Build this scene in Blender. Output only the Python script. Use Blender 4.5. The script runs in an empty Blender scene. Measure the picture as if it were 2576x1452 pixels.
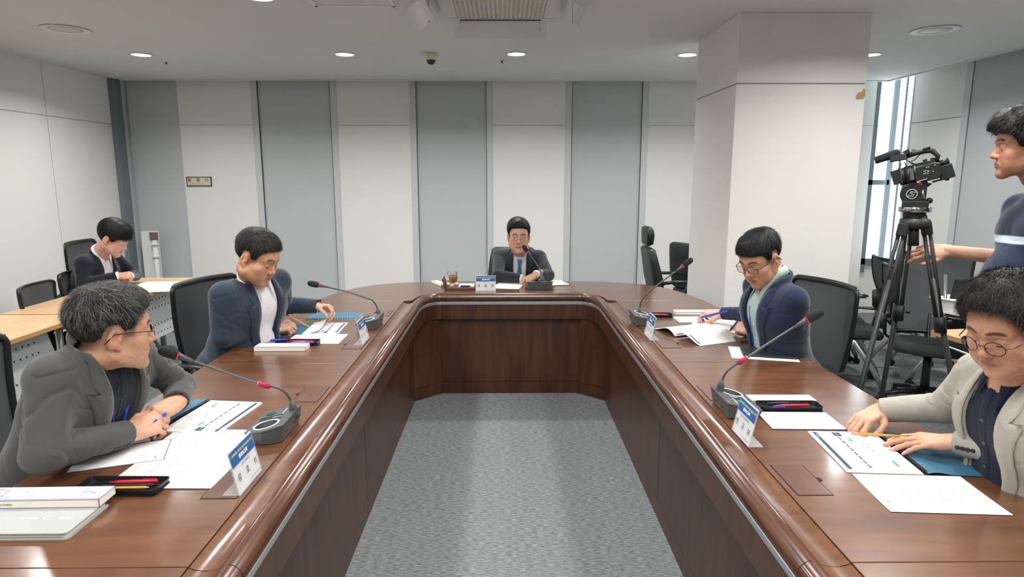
import bpy, bmesh, math, random
import numpy as np
from mathutils import Vector, Matrix

random.seed(7)
SC = bpy.context.scene
COL = SC.collection
PI = math.pi
R = math.radians

# ------------------------------------------------------------------ camera
CH = 1.60            # camera height
FPX = 1610.0         # focal length in px of the 2576 wide frame
VX, VY = 1269.0, 446.0   # vanishing point of the table's long axis
PITCH = math.atan((726 - VY) / FPX)
YAW = math.atan((1288 - VX) / FPX * math.cos(PITCH))
FWD = Vector((math.sin(YAW) * math.cos(PITCH), math.cos(YAW) * math.cos(PITCH), -math.sin(PITCH)))
RGT = Vector((math.cos(YAW), -math.sin(YAW), 0))
UPV = RGT.cross(FWD)
cam_data = bpy.data.cameras.new('camera')
cam_data.sensor_width = 36
cam_data.lens = FPX / 2576 * 36
cam_data.clip_start = 0.05
cam = bpy.data.objects.new('camera', cam_data)
COL.objects.link(cam)
m3 = Matrix((RGT, UPV, -FWD)).transposed()
cam.matrix_world = Matrix.Translation((0, 0, CH)) @ m3.to_4x4()
SC.camera = cam

# ------------------------------------------------------------------ view, world and lights
SC.view_settings.view_transform = 'Standard'
SC.view_settings.look = 'None'
SC.view_settings.exposure = 0.22
SC.view_settings.gamma = 1.0
world = bpy.data.worlds.new('world')
SC.world = world
world.use_nodes = True
wn = world.node_tree
wn.nodes['Background'].inputs[0].default_value = (0.80, 0.93, 1.0, 1)
wn.nodes['Background'].inputs[1].default_value = 4.5

ZC = 2.65            # ceiling height
KR = (ZC - CH) / 1.27
LAMP = 15.0
def lamp(x, y, power=LAMP, r=0.10, col=(1.0, 0.985, 0.96)):
    d = bpy.data.lights.new('downlight_and_fill_lamp', 'AREA')
    d.shape = 'DISK'
    d.size = r * 2
    d.energy = power
    d.color = col
    d.spread = R(150)
    o = bpy.data.objects.new('downlight_and_fill_lamp', d)
    o.location = (x, y, ZC - 0.012)
    COL.objects.link(o)
    return o
# the row of lit downlights along the back, the rows over the table (above the frame), and one unseen fill lamp added to brighten the pillar
LROWS = [(5.83, [-3.15, -1.38, 0.11, 1.59, 3.18]), (4.1, [-1.57, 3.5, -3.15]), (3.4, [2.2]), (2.5, [-3.15, -1.57, 1.57, 3.15]),
         (0.9, [-3.15, -1.57, 1.57, 3.15]), (-0.7, [-1.57, 0.0, 1.57])]
for ly, xs in LROWS:
    for lx in xs:
        lamp(lx, ly, LAMP * (1.35 if ly > 5 else 1.0))
# lit ceiling panels over the aisle between the table legs (above the frame)
for ly in (0.6, 2.7):
    d = bpy.data.lights.new('ceiling_panel_lamp', 'AREA')
    d.shape = 'RECTANGLE'; d.size = 0.6; d.size_y = 1.2
    d.energy = 28; d.color = (1, 0.99, 0.97); d.spread = R(170)
    o = bpy.data.objects.new('ceiling_panel_lamp', d)
    o.location = (0.05, ly, ZC - 0.03)
    COL.objects.link(o)
# daylight through the corner windows: the world's light, sampled through portals in the openings
for (loc, rot, sx, sy) in (((4.36, 7.50, 1.6), (R(-90), 0, 0), 0.3, 2.2), ((4.60, 7.27, 1.6), (R(90), 0, R(90)), 0.3, 2.2)):
    d = bpy.data.lights.new('window_portal', 'AREA')
    d.shape = 'RECTANGLE'; d.size = sx; d.size_y = sy
    d.cycles.is_portal = True
    o = bpy.data.objects.new('window_portal', d)
    o.location = loc; o.rotation_euler = rot
    COL.objects.link(o)

# ------------------------------------------------------------------ pixel -> place helpers
def ray(px, py):
    return RGT * ((px - 1288) / FPX) + UPV * (-(py - 726) / FPX) + FWD
def AZ(px, py, z):            # the point of the horizontal plane z seen at that pixel
    d = ray(px, py); t = (z - CH) / d.z
    return Vector((d.x * t, d.y * t, z))
def AY(px, py, y):            # the point of the upright plane y seen at that pixel
    d = ray(px, py); t = y / d.y
    return Vector((d.x * t, y, CH + d.z * t))
def AX(px, py, x):
    d = ray(px, py); t = x / d.x
    return Vector((x, d.y * t, CH + d.z * t))

# ------------------------------------------------------------------ materials
def lin(c):
    if isinstance(c, str):
        c = [int(c[i:i + 2], 16) / 255 for i in (0, 2, 4)]
        c = [x / 12.92 if x <= 0.04045 else ((x + 0.055) / 1.055) ** 2.4 for x in c]
    return (*c[:3], 1.0)
MATS = {}
def mat(name, color='808080', rough=0.5, metal=0.0, spec=0.5, coat=0.0, trans=0.0, ior=1.45, alpha=1.0,
        emit=None, estr=0.0, bump=0.0, bscale=200.0, bstretch=(1, 1, 1), color2=None, cscale=8.0, cstretch=(1, 1, 1),
        sheen=0.0, sss=0.0, attr=False, detail=4.0, coords='Object', cmix=(0.35, 0.65)):
    if name in MATS:
        return MATS[name]
    m = bpy.data.materials.new(name)
    m.use_nodes = True
    nt = m.node_tree
    b = nt.nodes['Principled BSDF']
    b.inputs['Base Color'].default_value = lin(color)
    b.inputs['Roughness'].default_value = rough
    b.inputs['Metallic'].default_value = metal
    b.inputs['Specular IOR Level'].default_value = spec
    b.inputs['IOR'].default_value = ior
    b.inputs['Alpha'].default_value = alpha
    b.inputs['Transmission Weight'].default_value = trans
    if coat:
        b.inputs['Coat Weight'].default_value = coat
        b.inputs['Coat Roughness'].default_value = 0.08
    if sheen:
        b.inputs['Sheen Weight'].default_value = sheen
        b.inputs['Sheen Roughness'].default_value = 0.5
    if sss:
        b.inputs['Subsurface Weight'].default_value = sss
        b.inputs['Subsurface Radius'].default_value = (0.010, 0.004, 0.002)
        b.inputs['Subsurface Scale'].default_value = 1.0
    if emit:
        b.inputs['Emission Color'].default_value = lin(emit)
        b.inputs['Emission Strength'].default_value = estr
    tc = nt.nodes.new('ShaderNodeTexCoord')
    def noise(scale, stretch, det=detail):
        mp = nt.nodes.new('ShaderNodeMapping')
        mp.inputs['Scale'].default_value = stretch
        nt.links.new(tc.outputs[coords], mp.inputs[0])
        n = nt.nodes.new('ShaderNodeTexNoise')
        n.inputs['Scale'].default_value = scale
        n.inputs['Detail'].default_value = det
        nt.links.new(mp.outputs[0], n.inputs['Vector'])
        return n
    src = None
    if attr:
        a = nt.nodes.new('ShaderNodeAttribute'); a.attribute_name = 'Col'
        src = a.outputs['Color']
        nt.links.new(src, b.inputs['Base Color'])
    if color2:
        n = noise(cscale, cstretch)
        rp = nt.nodes.new('ShaderNodeMapRange')
        rp.inputs[1].default_value = cmix[0]; rp.inputs[2].default_value = cmix[1]
        nt.links.new(n.outputs[0], rp.inputs[0])
        mx = nt.nodes.new('ShaderNodeMix'); mx.data_type = 'RGBA'
        nt.links.new(rp.outputs[0], mx.inputs[0])
        if src is not None:
            mx.blend_type = 'MULTIPLY'
            nt.links.new(src, mx.inputs[6])
            mx.inputs[7].default_value = lin(color2)
        else:
            mx.inputs[6].default_value = lin(color); mx.inputs[7].default_value = lin(color2)
        nt.links.new(mx.outputs[2], b.inputs['Base Color'])
    if bump:
        n = noise(bscale, bstretch, 3)
        bp = nt.nodes.new('ShaderNodeBump')
        bp.inputs['Strength'].default_value = bump
        bp.inputs['Distance'].default_value = 0.002
        nt.links.new(n.outputs[0], bp.inputs['Height'])
        nt.links.new(bp.outputs[0], b.inputs['Normal'])
    MATS[name] = m
    return m

# ------------------------------------------------------------------ objects and tags
def link(o, parent=None):
    COL.objects.link(o)
    if parent is not None:
        o.parent = parent
    return o
def tag(o, label=None, cat=None, group=None, kind=None):
    if label: o['label'] = label
    if cat: o['category'] = cat
    if group: o['group'] = group
    if kind: o['kind'] = kind
    return o
def thing(name, label, cat, loc=(0, 0, 0), rz=0.0, group=None):
    o = bpy.data.objects.new(name, None)
    o.empty_display_size = 0.05
    o.location = loc; o.rotation_euler = (0, 0, rz)
    COL.objects.link(o)
    return tag(o, label, cat, group)
def copy_tree(o, parent=None):
    c = o.copy(); COL.objects.link(c)
    if parent is not None: c.parent = parent
    for ch in [x for x in bpy.data.objects if x.parent == o]:
        copy_tree(ch, c)
    return c
def rot3(rx=0, ry=0, rz=0):
    return Matrix.Rotation(rz, 3, 'Z') @ Matrix.Rotation(ry, 3, 'Y') @ Matrix.Rotation(rx, 3, 'X')

class MB:
    """mesh builder: collects pieces, builds ONE mesh object"""
    def __init__(s):
        s.v = []; s.f = []; s.mi = []; s.mats = []; s.cur = 0; s.M = None; s.sm = []; s.smooth = False
    def mat(s, m):
        if m not in s.mats: s.mats.append(m)
        s.cur = s.mats.index(m)
        return s
    def add(s, vs, fs, smooth=None):
        n = len(s.v)
        for p in vs:
            p = Vector(p)
            s.v.append(tuple(s.M @ p) if s.M is not None else tuple(p))
        for f in fs:
            s.f.append(tuple(i + n for i in f)); s.mi.append(s.cur)
            s.sm.append(s.smooth if smooth is None else smooth)
        return s
    def box(s, c, d, rot=None):
        x, y, z = d[0] / 2, d[1] / 2, d[2] / 2
        vs = [Vector(p) for p in ((-x, -y, -z), (x, -y, -z), (x, y, -z), (-x, y, -z), (-x, -y, z), (x, -y, z), (x, y, z), (-x, y, z))]
        if rot is not None: vs = [rot @ v for v in vs]
        c = Vector(c)
        return s.add([v + c for v in vs], [(0, 3, 2, 1), (4, 5, 6, 7), (0, 1, 5, 4), (1, 2, 6, 5), (2, 3, 7, 6), (3, 0, 4, 7)], False)
    def bx(s, a, b):
        return s.box([(a[i] + b[i]) / 2 for i in range(3)], [abs(b[i] - a[i]) for i in range(3)])
    def rbox(s, c, d, r, rot=None, seg=3):      # box with rounded upright edges
        x, y = d[0] / 2 - r, d[1] / 2 - r
        pl = []
        for k, (cx, cy) in enumerate(((x, y), (-x, y), (-x, -y), (x, -y))):
            for i in range(seg + 1):
                a = PI / 2 * (k + i / seg)
                pl.append((cx + r * math.cos(a), cy + r * math.sin(a)))
        return s.prism(pl, -d[2] / 2, d[2] / 2, off=c, rot=rot)
    def prism(s, poly, z0, z1, off=(0, 0, 0), rot=None, inset=0.0):
        n = len(poly); off = Vector(off)
        if inset:
            cx = sum(p[0] for p in poly) / n; cy = sum(p[1] for p in poly) / n
        vs = [Vector((p[0], p[1], z0)) for p in poly] + [Vector((p[0], p[1], z1)) for p in poly]
        if rot is not None: vs = [rot @ v for v in vs]
        vs = [v + off for v in vs]
        fs = [tuple(range(n - 1, -1, -1)), tuple(range(n, 2 * n))]
        s.add(vs, fs, False)
        k = len(s.v) - 2 * n
        for i in range(n):
            j = (i + 1) % n
            s.f.append((k + i, k + j, k + n + j, k + n + i)); s.mi.append(s.cur); s.sm.append(s.smooth)
        return s
    def cyl(s, a, b, r1, r2=None, seg=16, caps=True):
        return s.tube([a, b], [r1, r1 if r2 is None else r2], seg, caps)
    def tube(s, pts, r, seg=10, caps=True, flat=None):
        pts = [Vector(p) for p in pts]; n = len(pts)
        rs = r if isinstance(r, (list, tuple)) else [r] * n
        vs = []; up = None
        for i, p in enumerate(pts):
            t = (pts[min(i + 1, n - 1)] - pts[max(i - 1, 0)])
            if t.length < 1e-9: t = Vector((0, 0, 1))
            t.normalize()
            if up is None:
                up = Vector((0, 0, 1)) if abs(t.z) < 0.95 else Vector((1, 0, 0))
            x = up.cross(t)
            if x.length < 1e-6: x = Vector((1, 0, 0)).cross(t)
            x.normalize(); y = t.cross(x); up = y
            for k in range(seg):
                a = 2 * PI * k / seg
                vs.append(p + x * (math.cos(a) * rs[i] * (flat[0] if flat else 1)) + y * (math.sin(a) * rs[i] * (flat[1] if flat else 1)))
        fs = []
        for i in range(n - 1):
            for k in range(seg):
                k2 = (k + 1) % seg
                fs.append((i * seg + k, i * seg + k2, (i + 1) * seg + k2, (i + 1) * seg + k))
        s.add(vs, fs, True)
        if caps:
            m = len(s.v) - len(vs)
            for f in (tuple(range(m + seg - 1, m - 1, -1)), tuple(range(m + (n - 1) * seg, m + n * seg))):
                s.f.append(f); s.mi.append(s.cur); s.sm.append(False)
        return s
    def lathe(s, prof, c=(0, 0, 0), seg=24, rot=None):
        vs = []; c = Vector(c)
        for (r, z) in prof:
            for k in range(seg):
                a = 2 * PI * k / seg
                v = Vector((r * math.cos(a), r * math.sin(a), z))
                if rot is not None: v = rot @ v
                vs.append(v + c)
        fs = []
        for i in range(len(prof) - 1):
            for k in range(seg):
                k2 = (k + 1) % seg
                fs.append((i * seg + k, i * seg + k2, (i + 1) * seg + k2, (i + 1) * seg + k))
        s.add(vs, fs, True)
        m = len(s.v) - len(vs)
        if prof[0][0] > 1e-6:
            s.f.append(tuple(range(m + seg - 1, m - 1, -1))); s.mi.append(s.cur); s.sm.append(False)
        if prof[-1][0] > 1e-6:
            k = m + (len(prof) - 1) * seg
            s.f.append(tuple(range(k, k + seg))); s.mi.append(s.cur); s.sm.append(False)
        return s
    def ball(s, c, r, seg=16, sc=(1, 1, 1), rot=None):
        n = seg // 2; c = Vector(c); vs = []; fs = []
        for i in range(n + 1):
            t = PI * i / n
            for k in range(seg):
                a = 2 * PI * k / seg
                v = Vector((r * sc[0] * math.sin(t) * math.cos(a), r * sc[1] * math.sin(t) * math.sin(a), r * sc[2] * math.cos(t)))
                if rot is not None: v = rot @ v
                vs.append(v + c)
        for i in range(n):
            for k in range(seg):
                k2 = (k + 1) % seg
                fs.append((i * seg + k, (i + 1) * seg + k, (i + 1) * seg + k2, i * seg + k2))
        return s.add(vs, fs, True)
    def sweep(s, path, prof, closed_prof=False):
        """path: [(x,y)], prof: [(n,z)] with n along the left normal of the path"""
        n = len(path); P = [Vector(p) for p in path]; vs = []
        for i in range(n):
            d0 = (P[i] - P[i - 1]).normalized() if i > 0 else (P[1] - P[0]).normalized()
            d1 = (P[i + 1] - P[i]).normalized() if i < n - 1 else d0
            n0 = Vector((-d0.y, d0.x)); n1 = Vector((-d1.y, d1.x))
            m = (n0 + n1).normalized(); k = 1 / max(0.4, m.dot(n0))
            for (a, z) in prof:
                vs.append((P[i].x + m.x * a * k, P[i].y + m.y * a * k, z))
        q = len(prof); fs = []
        for i in range(n - 1):
            for k in range(q if closed_prof else q - 1):
                k2 = (k + 1) % q
                fs.append((i * q + k, (i + 1) * q + k, (i + 1) * q + k2, i * q + k2))
        if closed_prof:
            fs.append(tuple(range(q))); fs.append(tuple(range((n - 1) * q + q - 1, (n - 1) * q - 1, -1)))
        return s.add(vs, fs)
    def build(s, name, m=None, parent=None, bevel=0.0, subsurf=0, seg=2, smooth_angle=None, fix=True):
        me = bpy.data.meshes.new(name)
        me.from_pydata(s.v, [], s.f)
        mats = s.mats if s.mats else [m]
        for x in mats: me.materials.append(x)
        if s.mats:
            me.polygons.foreach_set('material_index', s.mi)
        me.polygons.foreach_set('use_smooth', s.sm)
        if fix:
            b = bmesh.new(); b.from_mesh(me)
            bmesh.ops.remove_doubles(b, verts=b.verts, dist=1e-5)
            bmesh.ops.recalc_face_normals(b, faces=b.faces)
            b.to_mesh(me); b.free()
        me.update()
        o = bpy.data.objects.new(name, me)
        link(o, parent)
        if bevel:
            md = o.modifiers.new('bevel', 'BEVEL'); md.width = bevel; md.segments = seg; md.limit_method = 'ANGLE'; md.angle_limit = R(40)
            md.harden_normals = False
        if subsurf:
            md = o.modifiers.new('sub', 'SUBSURF'); md.levels = subsurf; md.render_levels = subsurf
        return o

def text_mesh(s, size, m, parent=None, name='lettering', mtx=None, align='CENTER', bold=0.0, extrude=0.0, sx=1.0):
    cu = bpy.data.curves.new(name, 'FONT')
    cu.body = s; cu.size = size; cu.align_x = align; cu.align_y = 'CENTER'; cu.offset = bold; cu.extrude = extrude
    cu.resolution_u = 3
    o = bpy.data.objects.new(name, cu); COL.objects.link(o)
    bpy.context.view_layer.update()
    dg = bpy.context.evaluated_depsgraph_get()
    me = bpy.data.meshes.new_from_object(o.evaluated_get(dg))
    me.name = name
    bpy.data.objects.remove(o); bpy.data.curves.remove(cu)
    if sx != 1.0: me.transform(Matrix.Diagonal((sx, 1, 1, 1)))
    me.materials.clear(); me.materials.append(m)
    o = bpy.data.objects.new(name, me)
    link(o, parent)
    if mtx is not None: o.matrix_local = mtx
    return o
def frame_m(o, x, y, z=None):     # 4x4 with given x and y axes (z = x cross y)
    x = Vector(x).normalized(); y = Vector(y).normalized()
    z = x.cross(y).normalized(); y = z.cross(x)
    m = Matrix((x, y, z)).transposed().to_4x4()
    return Matrix.Translation(Vector(o)) @ m
# ================================================================== the room
def struct(o):
    o['kind'] = 'structure'; return o
m_ceil = mat('ceiling_paint', 'D6D6D4', 0.9, bump=0.05, bscale=120)
m_white = mat('white_wall_cloth', 'E6E5E1', 0.85, bump=0.10, bscale=420, color2='E1E0DC', cscale=160)
m_grey = mat('grey_wall_panel', 'BCC1C3', 0.7, bump=0.08, bscale=200)
m_alu = mat('aluminium_strip', 'C6CBCD', 0.5, metal=0.1)
m_aludk = mat('dark_aluminium', '7C878C', 0.5, metal=0.2)
m_gap = mat('dark_gap', '4E5456', 0.8)
m_seam = mat('wall_seam', 'A2A2A0', 0.9)
m_carpet = mat('grey_carpet', '5F6363', 1.0, spec=0.1, color2='8C9091', cscale=34, cstretch=(1.0, 6.5, 1), detail=9, cmix=(0.38, 0.62), bump=0.5, bscale=300, coords='Object')
m_frame = mat('window_frame_paint', '66737A', 0.45, metal=0.2)
m_glass = mat('window_glass', 'FFFFFF', 0.0, trans=1.0, ior=1.01, spec=0.3)
XL, XR, YB, YF = -5.17 * KR, 5.22 * KR, 8.95 * KR, -3.2
YC, XC = 8.79 * KR, 5.11 * KR     # ceiling edge at the back and on the right

b = MB(); b.mat(m_carpet).bx((-4.6, YF, -0.1), (4.8, 7.8, 0.0)); struct(b.build('floor'))
b = MB(); b.mat(m_ceil).bx((XL, YF, ZC), (XC, YC, ZC + 0.10)); struct(b.build('ceiling'))
b = MB(); b.mat(m_ceil).bx((-4.6, YF, 2.92), (4.7, 7.9, 3.0)); struct(b.build('trim_1'))   # slab above the shadow gap
# raised lip along the ceiling edge
b = MB(); b.mat(m_ceil).bx((XL + 0.1, YC, ZC - 0.012), (XC + 0.03, YC + 0.03, ZC + 0.10)).bx((XC, YF, ZC - 0.012), (XC + 0.03, YC + 0.03, ZC + 0.10)); struct(b.build('trim_2'))

# back wall: white cloth panels and grey panels with aluminium strips between them
bounds = []
def wx(px): return AY(px, 205, YB).x
b = MB()
b.mat(m_white).bx((-4.5, YB + 0.05, 0), (wx(2208), YB + 0.20, 2.92))
b.bx((wx(2208), YB + 0.05, 0), (4.8, YB + 0.20, AY(2205, 655, YB).z))
edges = [(292, 443, 'g'), (443, 628, 'w'), (645, 828, 'g'), (845, 1028, 'w'), (1045, 1223, 'g'), (1240, 1423, 'w'), (1440, 1618, 'g'), (1635, 1818, 'w'), (1835, 2013, 'g'), (2030, 2208, 'w')]
zs = AY(900, 315, YB).z
for a, c, k in edges:
    xa, xc_ = wx(a), wx(c)
    if k == 'w':
        b.mat(m_white).bx((xa, YB, 0), (xc_, YB + 0.06, zs - 0.0025)).bx((xa, YB, zs + 0.0025), (xc_, YB + 0.06, 2.92))
        b.mat(m_seam).bx((xa, YB + 0.006, zs - 0.005), (xc_, YB + 0.05, zs + 0.005))
    else:
        b.mat(m_grey).bx((xa, YB + 0.018, 0), (xc_, YB + 0.06, 2.92))
struct(b.build('wall_back'))
b = MB()
for a, c in ((628, 645), (828, 845), (1028, 1045), (1223, 1240), (1423, 1440), (1618, 1635), (1818, 1835), (2013, 2030)):
    b.mat(m_alu).bx((wx(a), YB - 0.004, 0), (wx(c), YB + 0.05, 2.92))
    gx = wx(c) if a in (628, 1028, 1423, 1818) else wx(a)
    b.mat(m_gap).bx((gx - 0.0022, YB - 0.005, 0), (gx + 0.0022, YB + 0.02, 2.92))
b.mat(m_alu).bx((wx(440), YB + 0.01, 0), (wx(446), YB + 0.03, 2.92))
struct(b.build('trim_3'))
# left wall: large cloth panels with fine seams
ys1 = AX(103, 170, XL).y; zs1 = AX(112, 290, XL).z
b = MB()
ycor = AX(272, 205, XL).y
segs = [YF, ys1 - 3.2, ys1 - 1.6, ys1, ycor + 0.0]
for i in range(len(segs) - 1):
    for z0, z1 in ((0, zs1), (zs1, 2.92)):
        b.mat(m_white).bx((XL - 0.05, segs[i] + 0.004, z0 + (0.004 if z0 else 0)), (XL, segs[i + 1] - 0.004, z1 - 0.004))
b.mat(m_seam).bx((XL - 0.12, YF, 0), (XL - 0.004, ycor, 2.92))
struct(b.build('wall_left'))
b = MB()    # aluminium corner profile
b.mat(m_aludk).bx((XL - 0.02, ycor - 0.02, 0), (XL + 0.05, YB + 0.05, 2.92))
b.mat(m_alu).bx((XL + 0.05, YB - 0.03, 0), (XL + 0.075, YB + 0.05, 2.92)).bx((XL + 0.11, YB - 0.01, 0), (XL + 0.12, YB + 0.05, 2.92))
struct(b.build('trim_4'))
# right wall: panel beside the corner window, strip, grey panels
XW = AY(2262, 205, YB).x
yw1 = AX(2303, 200, XW).y; yp1 = AX(2435, 160, XW).y; yp2 = AX(2452, 160, XW).y
zsr = AX(2370, 300, XW).z
b = MB()
b.mat(m_white).bx((XW, yp1, 0), (XW + 0.12, yw1, zsr - 0.004)).bx((XW, yp1, zsr + 0.004), (XW + 0.12, yw1, 2.92))
b.mat(m_seam).bx((XW + 0.01, yp1, 0), (XW + 0.12, yw1, 2.92))
b.mat(m_grey).bx((XW, YF, 0), (XW + 0.12, yp2 - 0.012, 2.92))
b.mat(m_white).bx((XW, yw1, 0), (XW + 0.12, YB + 0.1, AY(2205, 655, YB).z))
struct(b.build('wall_right'))
b = MB()
b.mat(m_alu).bx((XW - 0.006, yp2, 0), (XW + 0.1, yp1, 2.92))
b.mat(m_gap).bx((XW + 0.02, yp2 - 0.013, 0), (XW + 0.1, yp2, 2.92))
b.mat(m_alu).bx((XW - 0.004, yw1, 0.5), (XW + 0.02, yw1 + 0.02, 2.92))
struct(b.build('trim_5'))
b = MB(); b.mat(m_white).bx((-4.6, YF - 0.12, 0), (4.7, YF, 2.92)); struct(b.build('wall_front'))
# windows: slim metal frames with clear panes, meeting in the corner
xw0 = wx(2208)
zt = AY(2225, 459, YB).z; zb = AY(2205, 655, YB).z
w1 = thing('window_1', None, None, (0, 0, 0)); w1['kind'] = 'structure'
b = MB(); b.mat(m_frame)
f = 0.05
b.bx((xw0, YB, 0.5), (xw0 + f, YB + 0.04, 2.92)).bx((XW - 0.028, YB, 0.5), (XW + 0.022, YB + 0.035, 2.92))
b.bx((xw0, YB, zt - 0.028), (XW, YB + 0.035, zt + 0.028)).bx((xw0, YB, zb - 0.05), (XW, YB + 0.04, zb + 0.02))
b.build('window_frame', None, w1)
b = MB(); b.mat(m_glass).bx((xw0 + f, YB + 0.018, zb), (XW - 0.028, YB + 0.022, 2.92)); b.build('pane', None, w1)
w2 = thing('window_2', None, None, (0, 0, 0)); w2['kind'] = 'structure'
b = MB(); b.mat(m_frame)
ymid = (yw1 + YB) / 2
b.bx((XW, ymid - 0.005, zb), (XW + 0.02, ymid + 0.005, 2.92))
b.bx((XW, yw1 + 0.02, zb - 0.05), (XW + 0.03, YB, zb + 0.02))
b.build('window_frame', None, w2)
b = MB(); b.mat(m_glass).bx((XW + 0.012, yw1 + 0.02, zb), (XW + 0.016, YB, 2.92)); b.build('pane', None, w2)

# pillar clad in white cloth panels
PX0, PX1, PY0, PY1 = 1.845 * KR, 2.885 * KR, 5.27 * KR, 6.36 * KR
zp = AY(1860, 210, PY0).z
b = MB()
for z0, z1 in ((0, zp - 0.004), (zp + 0.004, ZC)):
    b.mat(m_white).bx((PX0, PY0, z0), (PX1, PY1, z1))
b.mat(m_seam).bx((PX0 + 0.008, PY0 + 0.008, zp - 0.01), (PX1 - 0.008, PY1 - 0.008, zp + 0.01))
struct(b.build('wall_pillar', bevel=0.004))
b = MB(); pt = AY(2166, 236, PY0 - 0.002)
pl = [(-0.03, -0.035), (0.018, -0.033), (0.03, -0.01), (0.024, 0.035), (0.012, 0.028), (0.004, 0.012), (-0.018, 0.008), (-0.032, -0.012)]
b.mat(mat('torn_paper_mark', 'B0966C', 0.9)).prism(pl, 0, 0.0015, off=(pt.x, PY0, pt.z), rot=rot3(R(90)))
struct(b.build('trim_6'))
b = MB(); b.mat(mat('baseboard_grey', '8C9092', 0.6))
b.bx((XL, YB - 0.01, 0), (xw0, YB, 0.06)); struct(b.build('baseboard_back'))
# ------------------------------------------------------------------ ceiling fittings
m_lens = mat('lamp_diffuser', 'FFFFFF', 0.4, emit='FFFFFF', estr=9.0)
m_rim = mat('lamp_rim_white', 'E2E2E0', 0.5)
m_lensoff = mat('unlit_diffuser', 'C9C9C6', 0.5)
def downlight(p, r, lit, label, group=None):
    t = thing('ceiling_downlight', label, 'ceiling light', (p.x, p.y, ZC), group=group)
    b = MB(); b.mat(m_rim).lathe([(r, 0), (r + 0.018, -0.001), (r + 0.02, -0.005), (r + 0.004, -0.008), (r, -0.006), (r, 0)], seg=40)
    b.build('rim', None, t)
    b = MB(); b.mat(m_lens if lit else m_lensoff).lathe([(0.0001, -0.004), (r, -0.004), (r, 0), (0.0001, 0)], seg=40)
    b.build('diffuser', None, t)
    return t
for (px, py), lb in zip(((355, 137), (867, 136), (1299, 135), (1729, 137), (2190, 137)),
        ('lit round downlight in the ceiling above the framed wall sign on the left', 'lit round downlight in the ceiling left of the dome camera', 'lit round downlight in the ceiling above the man at the head of the table',
         'lit round downlight in the ceiling just left of the square pillar', 'lit round downlight in the ceiling half hidden behind the right edge of the pillar')):
    downlight(AZ(px, py, ZC), 0.075, True, lb, 'lit round downlights along the back of the ceiling')
downlight(AZ(665, 0, ZC) + Vector((0, -0.07, 0)), 0.075, True, 'lit round downlight at the top edge of the photo, nearer than the others', 'lit round downlights along the back of the ceiling')
def ring_light(px, py, label):
    p = AZ(px, py, ZC)
    t = thing('unlit_ring_downlight', label, 'ceiling light', (p.x, p.y, ZC), group='unlit round recessed ceiling fittings')  # large ring downlight that is switched off
    b = MB(); b.mat(m_rim).lathe([(0.103, 0.0), (0.156, -0.002), (0.160, -0.006), (0.148, -0.009), (0.107, -0.003), (0.103, 0.0)], seg=48); b.build('rim', None, t)
    b = MB(); b.mat(mat('recess_grey', '9A9A98', 0.6)).lathe([(0.103, -0.003), (0.114, -0.0035), (0.114, -0.001), (0.103, 0)], seg=48)
    b.build('recess', None, t)
    b = MB(); b.mat(m_lensoff).lathe([(0.0001, -0.008), (0.053, -0.007), (0.100, -0.003), (0.100, 0)], seg=48); b.build('diffuser', None, t)
ring_light(165, 73, 'large unlit round fitting in the ceiling at the upper left')
ring_light(2352, 75, 'large unlit round fitting in the ceiling at the upper right, beyond the pillar')

# ceiling air conditioner with its beige intake grille, and the wind deflectors round it
m_acw = mat('ac_white_plastic', 'C9CAC8', 0.5)
m_grille = mat('ac_grille_beige', 'CFCDBF', 0.6)
m_dark = mat('dark_slot', '5B5B57', 0.8)
p0 = AZ(1150, 37, ZC); p1 = AZ(1367, 37, ZC); acx = (p0.x + p1.x) / 2; acw = p1.x - p0.x; acy = p0.y
t = thing('air_conditioner', 'square ceiling air conditioner with a beige slatted intake grille', 'air conditioner', (acx, acy - acw / 2, ZC - 0.002))
q = acw / 2; w_ = 0.105
b = MB(); b.mat(m_acw)
for sg in (-1, 1):
    b.box((0, sg * (q + w_ / 2), -0.010), (acw + 2 * w_, w_, 0.020)); b.box((sg * (q + w_ / 2), 0, -0.010), (w_, acw, 0.020))
b.build('cover_panel', None, t, bevel=0.006)
b = MB(); b.mat(m_dark).box((0, 0, -0.004), (acw, acw, 0.006)); b.mat(m_grille)
for k in range(20): b.box((-q + acw * (k + 0.5) / 20, 0, -0.013), (0.011, acw, 0.010))
for k in range(30): b.box((0, -q + acw * (k + 0.5) / 30, -0.013), (acw, 0.010, 0.007))
b.build('intake_grille', None, t)
b = MB(); b.mat(m_dark).box((0, q + 0.05, -0.021), (acw * 0.95, 0.035, 0.004)); b.mat(m_acw).box((0, q + 0.05, -0.026), (acw * 0.93, 0.026, 0.004), rot3(R(10))); b.build('air_flap', None, t)
m_acry = mat('clear_acrylic', 'F4F6F8', 0.05, alpha=0.22, spec=0.8)
m_acryw = mat('frosted_acrylic', 'FAFAFE', 0.3, alpha=0.88)
m_chrome = mat('chrome_fitting', 'C8C8C8', 0.15, metal=1.0)
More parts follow.
